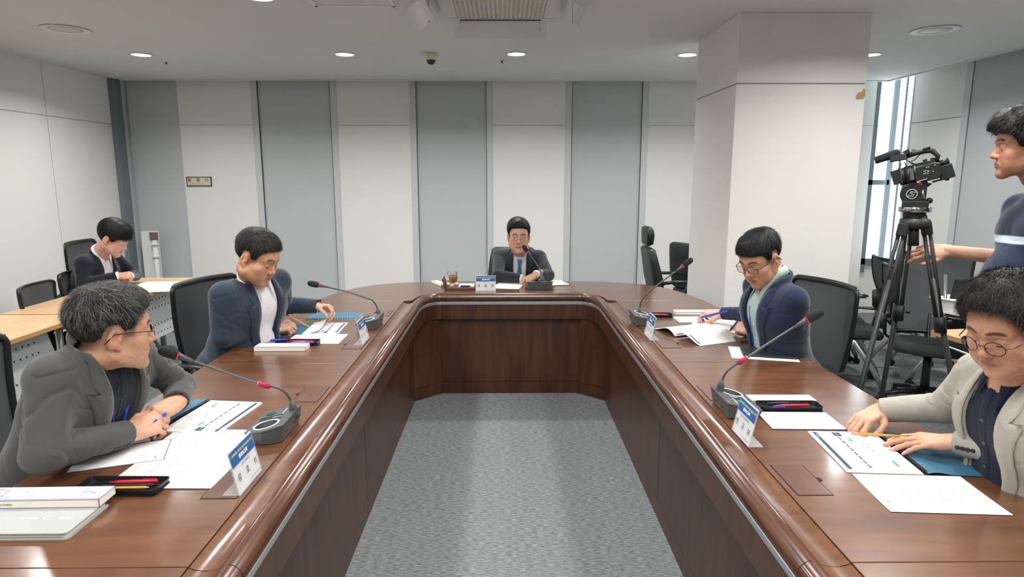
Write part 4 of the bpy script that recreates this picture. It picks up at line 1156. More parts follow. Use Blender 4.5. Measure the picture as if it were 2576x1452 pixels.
def wob(P, f, seed=0.0):
    x, y, z = P[:, 0] * f + seed, P[:, 1] * f + seed * 1.7, P[:, 2] * f - seed
    return (np.sin(x + 1.7 * np.sin(y * 0.7 + z)) + np.sin(y * 1.3 + 1.4 * np.sin(z * 0.9 + x * 0.6)) + np.sin(z * 1.1 + 1.5 * np.sin(x * 0.8))) / 3

def surfnet(f, lo, hi, h, s=4, marg=1.5):
    lo = np.array(lo, float); n = np.ceil((np.array(hi, float) - lo) / h).astype(int) + 1
    n = ((n + s - 1) // s) * s
    nc = n // s
    g = [lo[i] + h * s * (np.arange(nc[i]) + 0.5) for i in range(3)]
    PC = np.stack(np.meshgrid(*g, indexing='ij'), -1).reshape(-1, 3).astype(np.float32)
    DC = f(PC).reshape(nc)
    near = np.abs(DC) < h * s * marg
    D = np.repeat(np.repeat(np.repeat(DC, s, 0), s, 1), s, 2).astype(np.float32)
    M = np.repeat(np.repeat(np.repeat(near, s, 0), s, 1), s, 2)
    idx = np.argwhere(M)
    out = np.empty(len(idx), np.float32)
    for k in range(0, len(idx), 400000):
        p = (lo + h * idx[k:k + 400000]).astype(np.float32)
        out[k:k + 400000] = f(p)
    D[M] = out
    I = D < 0
    c = [I[i:I.shape[0] - 1 + i, j:I.shape[1] - 1 + j, k:I.shape[2] - 1 + k] for i in (0, 1) for j in (0, 1) for k in (0, 1)]
    alls = c[0].copy(); anys = c[0].copy()
    for q in c[1:]: alls &= q; anys |= q
    act = anys & ~alls
    cells = np.argwhere(act); vid = -np.ones(act.shape, int); vid[act] = np.arange(len(cells))
    S = np.zeros((len(cells), 3)); C = np.zeros(len(cells))
    off = [(i, j, k) for i in (0, 1) for j in (0, 1) for k in (0, 1)]
    for a in range(8):
        for b in range(a + 1, 8):
            if sum(abs(off[a][t] - off[b][t]) for t in range(3)) != 1: continue
            va = D[cells[:, 0] + off[a][0], cells[:, 1] + off[a][1], cells[:, 2] + off[a][2]]
            vb = D[cells[:, 0] + off[b][0], cells[:, 1] + off[b][1], cells[:, 2] + off[b][2]]
            m = (va < 0) != (vb < 0)
            t = np.where(m, va / np.where(m, va - vb, 1), 0)
            p = np.array(off[a]) + t[:, None] * (np.array(off[b]) - np.array(off[a]))
            S[m] += p[m]; C[m] += 1
    V = lo + h * (cells + S / np.maximum(C, 1)[:, None])
    F = []
    for ax in range(3):
        u, w = [(1, 2), (2, 0), (0, 1)][ax]
        sl0 = [slice(1, -1)] * 3; 
        a = I[tuple(slice(0, -1) if t == ax else slice(1, -1) for t in range(3))]
        b = I[tuple(slice(1, None) if t == ax else slice(1, -1) for t in range(3))]
        e = np.argwhere(a != b)
        if not len(e): continue
        st = a[tuple(e.T)]
        base = e + np.array([0 if t == ax else 1 for t in range(3)])
        def vv(du, dw):
            q = base.copy(); q[:, u] -= du; q[:, w] -= dw; return vid[tuple(q.T)]
        q = np.stack([vv(1, 1), vv(0, 1), vv(0, 0), vv(1, 0)], 1)
        q = np.where(st[:, None], q, q[:, ::-1]); F.append(q[(q >= 0).all(1)])
    F = np.concatenate(F) if F else np.zeros((0, 4), int)
    return V, F
def relax(V, F, it=1, k=0.5):
    for _ in range(it):
        S = np.zeros_like(V); C = np.zeros(len(V))
        for a, b in ((0, 1), (1, 2), (2, 3), (3, 0)):
            for p, q in ((a, b), (b, a)):
                np.add.at(S, F[:, p], V[F[:, q]]); np.add.at(C, F[:, p], 1)
        V = V * (1 - k) + k * S / np.maximum(C, 1)[:, None]
    return V
def mesh_obj(name, parts, m, parent=None, smooth=True):
    """parts: list of (V, F, colour or None) joined into one mesh"""
    VV = []; FF = []; CC = []; o = 0
    for p in parts:
        V, F = p[0], p[1]; VV.append(V); FF.append(F + o); o += len(V)
        c = p[2] if len(p) > 2 and p[2] is not None else np.ones((len(V), 3))
        CC.append(np.concatenate([c, np.ones((len(V), 1))], 1))
    V = np.concatenate(VV); F = np.concatenate(FF); Cc = np.concatenate(CC)
    me = bpy.data.meshes.new(name)
    me.vertices.add(len(V)); me.vertices.foreach_set('co', V.astype(np.float32).ravel())
    k = F.shape[1]
    me.loops.add(len(F) * k); me.loops.foreach_set('vertex_index', F.astype(np.int32).ravel())
    me.polygons.add(len(F)); me.polygons.foreach_set('loop_start', np.arange(0, len(F) * k, k, dtype=np.int32))
    me.update(calc_edges=True); me.validate()
    if smooth: me.polygons.foreach_set('use_smooth', np.ones(len(me.polygons), bool))
    ca = me.color_attributes.new('Col', 'FLOAT_COLOR', 'POINT'); ca.data.foreach_set('color', Cc.astype(np.float32).ravel())
    me.materials.append(m)
    ob = bpy.data.objects.new(name, me)
    return link(ob, parent)
def frame(fwd, up=(0, 0, 1)):
    """3x3 numpy, columns: right, forward, up"""
    f = np.array(fwd, float); f /= np.linalg.norm(f); u = np.array(up, float)
    r = np.cross(f, u); r /= np.linalg.norm(r); u = np.cross(r, f)
    return np.stack([r, f, u], 1)
def headframe(az, pitch, roll=0):
    """az: direction the face looks to (degrees, 0 = +x, 90 = +y); pitch down positive"""
    a, p, q = R(az), R(pitch), R(roll)
    f = np.array([math.cos(a) * math.cos(p), math.sin(a) * math.cos(p), -math.sin(p)])
    M = frame(f)
    c, s = math.cos(q), math.sin(q)
    return M @ np.array([[c, 0, s], [0, 1, 0], [-s, 0, c]])

m_skin = mat('skin', 'C99A7C', 0.48, spec=0.4, attr=True, color2='E8DCD4', cscale=90, sss=0.12, bump=0.10, bscale=600, cmix=(0.45, 0.9))
m_eye = mat('eye_white', 'E6E1DA', 0.15)
m_iris = mat('iris_dark', '2A1A12', 0.1)
def C3(h): return np.array(lin(h)[:3])

def head_sdf(P, o):
    X = P.copy(); ax = np.abs(X[:, 0]); Q = np.stack([ax, X[:, 1], X[:, 2]], 1)
    w = o.get('w', 1.0); fat = o.get('fat', 0.0); lid = o.get('lid', 0.7)
    d = ell(P, (0, -0.012, 0.045), (0.077 * w, 0.097, 0.083))
    d = smin(d, ell(P, (0, 0.030, 0.025), (0.066 * w, 0.064, 0.060)), 0.03)            # forehead and temples
    d = smin(d, ell(P, (0, 0.030, -0.035), (0.061 * w + fat, 0.058, 0.066)), 0.03)       # face
    d = smin(d, cone(Q, (0.050 * w + fat, 0.005, -0.058), (0.010, 0.070, -0.096), 0.019 + fat, 0.017), 0.028)  # jaw line
    d = smin(d, ell(P, (0, 0.072, -0.098), (0.022, 0.018, 0.016)), 0.018)             # chin
    d = smin(d, ell(Q, (0.043 * w + fat, 0.058, -0.022), (0.022, 0.022, 0.020)), 0.022)  # cheek bones
    d = smin(d, ell(Q, (0.034 + fat, 0.058, -0.058), (0.022, 0.022, 0.028)), 0.03)       # cheeks
    d = smin(d, cone(Q, (0.012, 0.087, 0.026), (0.046, 0.072, 0.024), 0.008, 0.008), 0.016)  # brow ridge
    d = smax(d, -ell(Q, (0.033, 0.104, 0.004), (0.021, 0.020, 0.014)), 0.014)          # eye sockets
    d = smin(d, ell(Q, (0.032, 0.076, 0.004), (0.0175, 0.0135, 0.0120)), 0.004)        # eyeball under the lids
    lidz = 0.004 + 0.009 * (1 - lid)
    # upper lid fold and lower lid
    d = smin(d, cone(Q, (0.018, 0.0865, 0.010), (0.044, 0.083, 0.010), 0.0032, 0.0030), 0.004)
    d = smin(d, cone(Q, (0.019, 0.0845, -0.006), (0.043, 0.082, -0.004), 0.0030, 0.0028), 0.006)
    # nose
    d = smin(d, cone(P, (0, 0.084, 0.014), (0, 0.103, -0.024), 0.0065, 0.0095), 0.012)
    d = smin(d, ell(P, (0, 0.104, -0.028), (0.0115, 0.0105, 0.0095)), 0.008)
    d = smin(d, ell(Q, (0.0125, 0.094, -0.032), (0.0075, 0.0095, 0.0075)), 0.006)
    d = smax(d, -ell(Q, (0.0065, 0.099, -0.0405), (0.0035, 0.0055, 0.0040)), 0.003)
    # mouth
    mo = o.get('mouth', 0.0)
    d = smin(d, ell(P, (0, 0.078, -0.060), (0.027, 0.016, 0.018)), 0.014)
    d = smin(d, cone(Q, (0.004, 0.0935, -0.0565), (0.021, 0.0845, -0.0605), 0.0042, 0.0022), 0.005)
    d = smin(d, cone(Q, (0.0, 0.0925, -0.0670 - mo), (0.018, 0.0850, -0.0625 - mo * 0.4), 0.0048, 0.0024), 0.006)
    d = smax(d, -cone(Q, (0.0, 0.0985, -0.0615 - mo * 0.5), (0.023, 0.0890, -0.0615), 0.0016 + mo * 0.5, 0.0012), 0.0022)
    d = smax(d, -ell(P, (0, 0.099, -0.079), (0.016, 0.006, 0.005)), 0.006)
    # naso-labial fold
    fo = o.get('folds', 0.5)
    d = smax(d, -(cone(Q, (0.019, 0.094, -0.030), (0.031, 0.085, -0.060), 0.0026, 0.0020) + 0.0016 * (1 - fo)), 0.004)
    # ears
    er = [[1, 0, 0], [0, 0.97, 0.22], [0, -0.22, 0.97]]
    t = ell(Q, (0.079 * w, -0.008, -0.002), (0.0085, 0.019, 0.033), er)
    t = smax(t, -ell(Q, (0.0885 * w, -0.004, 0.002), (0.0065, 0.011, 0.021), er), 0.003)
    t = smin(t, ell(Q, (0.083 * w, 0.004, -0.006), (0.004, 0.004, 0.006)), 0.003)
    t = smin(t, ell(Q, (0.078 * w, 0.002, -0.030), (0.006, 0.009, 0.010)), 0.006)
    d = smin(d, t, 0.006)
    return d
def head_col(V, o):
    base = C3(o.get('skin', 'C79B7E')); N = len(V)
    c = np.tile(base, (N, 1))
    x, y, z = np.abs(V[:, 0]), V[:, 1], V[:, 2]
    def mixin(m, col, a=1.0):
        nonlocal c
        m = np.clip(m, 0, 1)[:, None] * a; c = c * (1 - m) + C3(col) * m
    def blob(cx, cy, cz, r, s=1.0): return np.exp(-(((x - cx) / r[0]) ** 2 + ((y - cy) / r[1]) ** 2 + ((z - cz) / r[2]) ** 2) * s)
    mixin(blob(0.045, 0.07, -0.03, (0.025, 0.03, 0.022)), o.get('flush', 'C07E66'), 0.40)
    mixin(blob(0.0, 0.105, -0.03, (0.016, 0.02, 0.014)), 'BE7A62', 0.35)
    mixin(blob(0.084, -0.005, 0.0, (0.012, 0.03, 0.04)), 'C47A66', 0.45)
    m0 = o.get('mouth', 0.0)
    lips = np.clip(1.6 - (np.abs(z + 0.0615 + m0 * 0.5) / (0.0085 + m0 * 0.6)) ** 2 - (x / 0.023) ** 2, 0, 1) * (y > 0.074)
    mixin(lips, o.get('lips', 'A8645A'), 0.75)
    mixin(np.clip(1.3 - (np.abs(z + 0.0615 + m0 * 0.5) / (0.0014 + m0 * 0.35)) ** 2 - (x / 0.024) ** 4, 0, 1) * (y > 0.074), '5A2A26', 0.8)
    # brows (hair on the skin)
    bz = 0.030 + 0.004 * np.sin(np.clip((x - 0.012) / 0.04, 0, 1) * PI) - 0.12 * np.clip(x - 0.038, 0, 1)
    mixin(np.clip(1.5 - ((z - bz) / 0.0048) ** 2 - ((x - 0.031) / 0.0215) ** 4, 0, 1) * (y > 0.04), o.get('brow', '2A2422'), 0.85)
    # shaved stubble of beard and shaded upper lip hair
    mixin(np.clip(blob(0.0, 0.085, -0.075, (0.045, 0.04, 0.035)), 0, 1), '8A756A', o.get('stubble', 0.18))
    # short hair growing on the sides and nape below the thick hair
    fz = o.get('fadez', (0.02, 0.055))
    f0 = np.clip((z - (fz[0] + np.clip(-(y - 0.0) * 0.6, -0.02, 0.05) * -1.0)) / (fz[1] - fz[0]), 0, 1) * np.clip((0.052 - y) / 0.014, 0, 1)
    back = np.clip((z + 0.055) / 0.05, 0, 1) * np.clip((-0.03 - y) / 0.025, 0, 1)
    burn = np.clip((0.052 - y) / 0.010, 0, 1) * np.clip((y - 0.012) / 0.008, 0, 1) * np.clip((z + 0.012) / 0.02, 0, 1) * (x > 0.05)
    mixin(np.maximum(np.maximum(f0, back), burn), o.get('hair', '1E1B1A'), o.get('fade', 0.85))
    return c
def lids_and_eyes(t, T, o):
    """dark lash lines, open eyes, as small pieces in head space placed by T"""
    op = o.get('open', 0.0)
    for sx in (-1, 1):
        b = MB(); b.mat(m_iris); b.M = T
        if op <= 0:
            zl = -0.0028
            pts = [(sx * (0.0195 + 0.0245 * k / 6), 0.0 , 0) for k in range(7)]
            pp = []
            for k in range(7):
                xx = 0.0185 + 0.026 * k / 6; u = (xx - 0.032) / 0.0175
                yy = 0.076 + 0.0137 * math.sqrt(max(0.0, 1 - u * u - (0.0055 / 0.012) ** 2)) + 0.0004
                pp.append((sx * xx, max(yy, 0.0835 - 0.05 * abs(xx - 0.032)), zl + 0.0030 * abs(u) ** 2 - 0.0005))
            b.tube(pp, [0.0005] + [0.0011] * 5 + [0.0005], 6); b.build('lash_line', None, t)
    if op > 0:
        for sx in (-1, 1):
            e = MB(); e.M = T
            c = Vector((sx * 0.032, 0.0785, 0.0035))
            e.mat(m_eye).ball(c, 1.0, 20, (0.0125, 0.0122, 0.0062 * op + 0.001))
            e.mat(m_iris).ball(c + Vector((sx * o.get('gaze', 0.0), 0.0066, 0.0004)), 1.0, 14, (0.0056, 0.0062, min(0.0054, 0.0058 * op)))
            pp = []
            for k in range(7):
                u = -1 + 2 * k / 6; pp.append(c + Vector((0.0128 * u, 0.0100 - 0.0035 * u * u, 0.0058 * op * (1 - u * u) + 0.0012)))
            e.tube(pp, 0.0010, 6); e.build('eye', None, t)
def np2mat(Mx, c, s=1.0):
    m = Matrix([[Mx[i][j] * s for j in range(3)] for i in range(3)]).to_4x4()
    return Matrix.Translation(Vector([float(q) for q in c])) @ m

def hairline(x, y, z, o):
    """positive where thick hair grows (head space)"""
    hz = o.get('hz', 0.072)       # height of the fringe line at the forehead
    bz = o.get('bz', -0.045)      # nape
    ez = o.get('ez', 0.036); bu = o.get('burn', 0.004); tm = o.get('temple', 0.05)
    ang = np.arctan2(y + 0.01, np.abs(x) + 1e-6)    # 90 deg = front, -90 = back
    a = np.degrees(ang)
    xs = [-90, -45, -24, -10, 10, 20, 34, 44, 60, 90]
    ys = [bz, bz + 0.004, bz * 0.6 + ez * 0.4 - 0.006, ez - 0.002, ez, bu, bu + 0.006, tm, hz - 0.006, hz + o.get('peak', 0.0)]
    return z - np.interp(a, xs, ys)
def hair_sdf(P, o):
    w = o.get('w', 1.0); x, y, z = P[:, 0], P[:, 1], P[:, 2]
    d = ell(P, (0, -0.012, 0.045), (0.077 * w, 0.097, 0.083))
    d = smin(d, ell(P, (0, 0.030, 0.025), (0.066 * w, 0.064, 0.060)), 0.03)
    hl = hairline(x, y, z, o)
    up = np.clip((z - 0.03) / 0.09, 0, 1)
    th = o.get('side', 0.006) + (o.get('top', 0.022) - o.get('side', 0.006)) * up + o.get('front', 0.0) * np.clip(y / 0.08, 0, 1) * up
    if o.get('part') is not None:
        th = th + 0.006 * np.sin(np.clip((x - o['part']) / 0.03, -PI / 2, PI / 2)) * up
    th = th + o.get('clump', 0.003) * wob(P * np.array([1, 1, 0.35], np.float32), 95, 2.0) + 0.002 * wob(P, 40, 5)
    tp = o.get('taper', 0.045)
    if tp:
        fr = np.clip((y - 0.02) / 0.03, 0, 1)
        th = th * np.clip(hl / (tp * (1 - fr) + 0.014 * fr), 0, 1) ** 0.8 + 0.0008
    d = d - th
    return smax(d, -hl * 0.9, 0.006)
def strands(o, n, seed, length=0.03, width=0.0009, lift=0.5, curl=0.0):
    """fine locks rooted on the hair surface, in head space"""
    rs = np.random.RandomState(seed); w = o.get('w', 1.0)
    u = rs.normal(size=(n * 4, 3)); u /= np.linalg.norm(u, axis=1)[:, None]
    P = np.array([0, -0.006, 0.045]) + u * np.array([0.077 * w, 0.095, 0.083])
    P[:, 1] += 0.004
    hl = hairline(P[:, 0], P[:, 1], P[:, 2], o)
    P = P[hl > 0.004][:n]; hl = hairline(P[:, 0], P[:, 1], P[:, 2], o); m = len(P)
    # push out to the hair surface
    N = (P - np.array([0, -0.006, 0.045])) / np.array([0.077, 0.095, 0.083]) ** 2; N /= np.linalg.norm(N, axis=1)[:, None]
    for _ in range(3):
        P = P - N * hair_sdf(P.astype(np.float32), o)[:, None] * 0.9
    P -= N * 0.004
    cr = np.array([o.get('crownx', 0.01), o.get('crowny', -0.055), 0.13])
    D = P - cr; D -= (D * N).sum(1)[:, None] * N; D /= np.linalg.norm(D, axis=1)[:, None] + 1e-6
    D += rs.normal(scale=o.get('mess', 0.25), size=(m, 3)); sweep = np.array(o.get('sweep', (0, 0, 0)), float)
    D = D + sweep * np.clip((P[:, 2:3] - 0.05) / 0.06, 0, 1)
    D -= (D * N).sum(1)[:, None] * N; D /= np.linalg.norm(D, axis=1)[:, None] + 1e-6
    L = length * (np.clip(0.25 + hl / 0.05, 0.25, 1)[:, None] if o.get('taper', 0.045) else 1.0) * rs.uniform(0.6, 1.25, m)[:, None] * np.clip(0.35 + (P[:, 2:3] - 0.02) / 0.08, 0.3, 1.0)
    S = np.cross(N, D); K = 5; V = []; 
    wv = width * rs.uniform(0.7, 1.3, m)[:, None]; ph = rs.uniform(0, 6.28, m)[:, None]
    lf = lift * rs.uniform(0.3, 1.2, m)[:, None]
    for k in range(K):
        s = k / (K - 1)
        c = P + D * L * s + N * (0.004 * min(1, s * 3) + L * lf * s * (1 - 0.75 * s)) + S * curl * np.sin(s * 5 + ph) * L
        ww = wv * (1 - 0.85 * s)
        V.append(c - S * ww); V.append(c + S * ww)
    V = np.stack(V, 1).reshape(-1, 3)
    base = (np.arange(m) * 2 * K)[:, None]
    F = np.concatenate([base + np.array([2 * k, 2 * k + 1, 2 * k + 3, 2 * k + 2]) for k in range(K - 1)])
    g = rs.uniform(0, 1, m); col = C3(o.get('hair', '1E1B1A')); grey = C3(o.get('greycol', '8C8A88'))
    a = (g < o.get('grey', 0.0)).astype(float)[:, None] * rs.uniform(0.3, 1, m)[:, None]
    Cc = (col * (1 - a) + grey * a) * rs.uniform(0.6, 1.3, m)[:, None]
    return V, F, np.repeat(Cc, 2 * K, 0)
m_hair = mat('hair_fibres', '1E1B1A', 0.55, spec=0.28, attr=True)

def finger_chain(b, dirs, lens, rads):
    pts = [np.array(b, float)]
    for d, L in zip(dirs, lens): pts.append(pts[-1] + np.array(d) / np.linalg.norm(d) * L)
    return pts
def hand_shape(pose):
    """right hand, wrist at the origin, +y to the fingers, +z the back of the hand, -x the thumb side (palm down).
    pose: dict finger -> (mcp, pip, dip, spread) degrees; thumb -> list of points"""
    X = {'index': -0.028, 'middle': -0.0085, 'ring': 0.0115, 'little': 0.030}
    Y = {'index': 0.090, 'middle': 0.094, 'ring': 0.088, 'little': 0.078}
    LN = {'index': (0.043, 0.025, 0.021), 'middle': (0.047, 0.029, 0.022), 'ring': (0.043, 0.027, 0.022), 'little': (0.034, 0.020, 0.019)}
    RD = {'index': 0.0094, 'middle': 0.0096, 'ring': 0.0090, 'little': 0.0080}
    ch = {}
    for f in X:
        m, p, dd, sp = pose.get(f, (15, 20, 12, 0))
        k = np.array([X[f], Y[f], 0.002 if f in ('middle', 'index') else -0.001])
        a = 0; dirs = []
        for q in (m, p, dd):
            a += R(q); dirs.append((math.sin(R(sp)) * math.cos(a), math.cos(R(sp)) * math.cos(a), -math.sin(a)))
        ch[f] = finger_chain(k, dirs, LN[f], None)
    th = pose.get('thumb', [(-0.022, 0.022, -0.010), (-0.047, 0.052, -0.018), (-0.056, 0.082, -0.020), (-0.058, 0.106, -0.020)])
    th = [np.array(p) for p in th]
    def f_(P):
        d = cone(P, (0, -0.040, 0), (0, -0.010, 0), 0.021, 0.026, ((0, 0, 1), 1.22))
        d = smin(d, ell(P, (0, 0.010, -0.001), (0.030, 0.030, 0.018)), 0.018)
        for f in X:
            k = ch[f][0]
            d = smin(d, cone(P, (X[f] * 0.62, 0.012, -0.002), k, 0.0145, RD[f] + 0.0022), 0.011)
        d = smin(d, ell(P, (0.018, 0.045, -0.010), (0.014, 0.030, 0.011)), 0.012)
        d = smin(d, cone(P, (-0.012, 0.012, -0.006), th[0] * 0.4 + th[1] * 0.6, 0.014, 0.0135), 0.012)
        fg = None
        for f in X:
            c = ch[f]; r = RD[f]
            e = cone(P, c[0], c[1], r + 0.0008, r - 0.0006)
            e = smin(e, cone(P, c[1], c[2], r - 0.0001, r - 0.0013), 0.003)
            e = smin(e, cone(P, c[2], c[3], r - 0.0012, r - 0.0024), 0.003)
            e = smin(e, sph(P, c[1], r + 0.0002), 0.003)
            fg = e if fg is None else np.minimum(fg, e)
        d = smin(d, fg, 0.006)
        t = cone(P, th[0], th[1], 0.014, 0.0112)
        t = smin(t, cone(P, th[1], th[2], 0.0112, 0.0100), 0.004)
        t = smin(t, cone(P, th[2], th[3], 0.0105, 0.0080), 0.004)
        d = smin(d, t, 0.007)
        # knuckle hollows and tendons
        d = d - 0.0008 * np.sin(P[:, 0] * 330) * np.exp(-((P[:, 1] - 0.06) / 0.03) ** 2) * (P[:, 2] > 0)
        return d
    tips = [(c[2], c[3], RD[f]) for f, c in ch.items()] + [(th[2], th[3], 0.0095)]
    kn = [c[1] for c in ch.values()] + [c[2] for c in ch.values()] + [c[0] for c in ch.values()]
    return f_, tips, kn, ch
def make_hand(wrist, fdir, back, pose, left=False, s=1.0, h=0.0022, skin='C99D82'):
    """returns (V, F, colours) in world space. fdir: wrist to knuckles, back: back of the hand"""
    f_, tips, kn, ch = hand_shape(pose)
    V, F = surfnet(f_, (-0.085, -0.095, -0.125), (0.075, 0.215, 0.045), h, marg=1.6)
    c = np.tile(C3(skin), (len(V), 1))
    for k in kn:
        m = np.exp(-((V - k) ** 2).sum(1) / 0.011 ** 2)[:, None] * 0.35; c = c * (1 - m) + C3('B9796A') * m
    for a, e, r in tips:
        m = np.exp(-((V - e) ** 2).sum(1) / 0.010 ** 2)[:, None] * 0.35; c = c * (1 - m) + C3('C98478') * m
        ctr = a + (e - a) * 0.72
        up = np.cross(np.array([1.0, 0, 0]), (e - a) / np.linalg.norm(e - a))
        if up[2] < 0: up = -up
        q = V - ctr; ax_ = (e - a) / np.linalg.norm(e - a)
        on = np.clip(1.5 - (q @ ax_ / 0.0075) ** 2 - (q @ np.array([1.0, 0, 0]) / 0.0062) ** 2, 0, 1) * ((q @ up) > r * 0.45)
        c = c * (1 - 0.55 * on[:, None]) + C3('E6BFAE') * 0.55 * on[:, None]
    if left: V = V * np.array([-1, 1, 1]); F = F[:, ::-1]
    f = np.array(fdir, float); f /= np.linalg.norm(f); z = np.array(back, float); z -= (z @ f) * f; z /= np.linalg.norm(z)
    Mx = np.stack([np.cross(f, z), f, z], 1)
    loc = lambda p: (Mx @ (np.array([-p[0] if left else p[0], p[1], p[2]]) * s)) + np.array(wrist, float)
    return (V * s) @ Mx.T + np.array(wrist, float), F, c, loc, ch
# ------------------------------------------------------------------ dressed figures
m_sb = mat('shirt_button', 'DADADA', 0.4)
m_db = mat('dark_button', '2A2624', 0.35)
def torso_sdf(P, o):
    be = o.get('belly', 0.0); w = o.get('tw', 1.0)
    Q = np.stack([np.abs(P[:, 0]), P[:, 1], P[:, 2]], 1)
    d = ell(P, (0, 0.000, 0.35), (0.178 * w, 0.118, 0.19))
    d = smin(d, ell(P, (0, 0.015 + be * 0.5, 0.15), (0.165 * w + be * 0.4, 0.120 + be, 0.19)), 0.05)
    d = smin(d, ell(P, (0, -0.01, 0.0), (0.185 * w, 0.150, 0.13)), 0.05)
    d = smin(d, cone(Q, (0.0, -0.022, 0.460), (0.140 * w, -0.012, 0.462), 0.064, 0.052), 0.035)
    d = smin(d, cone(Q, (0.0, -0.028, 0.510), (0.150 * w, -0.014, 0.476), 0.045, 0.040), 0.022)
    d = smin(d, ell(Q, (0.085 * w, 0.055, 0.375), (0.080, 0.055, 0.085)), 0.05)
    return d
def fold_field(P, a, b, amp, f=26.0, seed=0.0):
    """creases running round the line a-b"""
    a, b = A3(*a), A3(*b); u = (b - a); L = float(np.linalg.norm(u)); u = u / L
    t = (P - a) @ u
    S = P + (t * 1.1)[:, None] * u
    n = wob(S, f, seed)
    n2 = wob(S, f * 0.55, seed + 3)
    n3 = wob(P, f * 0.5, seed + 9)
    wgt = 0.35 + 0.65 * np.exp(-((t - L) / 0.10) ** 2) + 0.4 * np.exp(-(t / 0.06) ** 2)
    return amp * wgt * (1.15 * np.exp(-(n / 0.10) ** 2) * np.clip(0.75 + n3, 0, 1) - 0.30 * n2) * np.exp(-((np.clip(t, 0, L) - t) / 0.05) ** 2)
def interp_w(z, tab):
    zs = [q[0] for q in tab]; ws = [q[1] for q in tab]
    return np.interp(z, zs, ws)
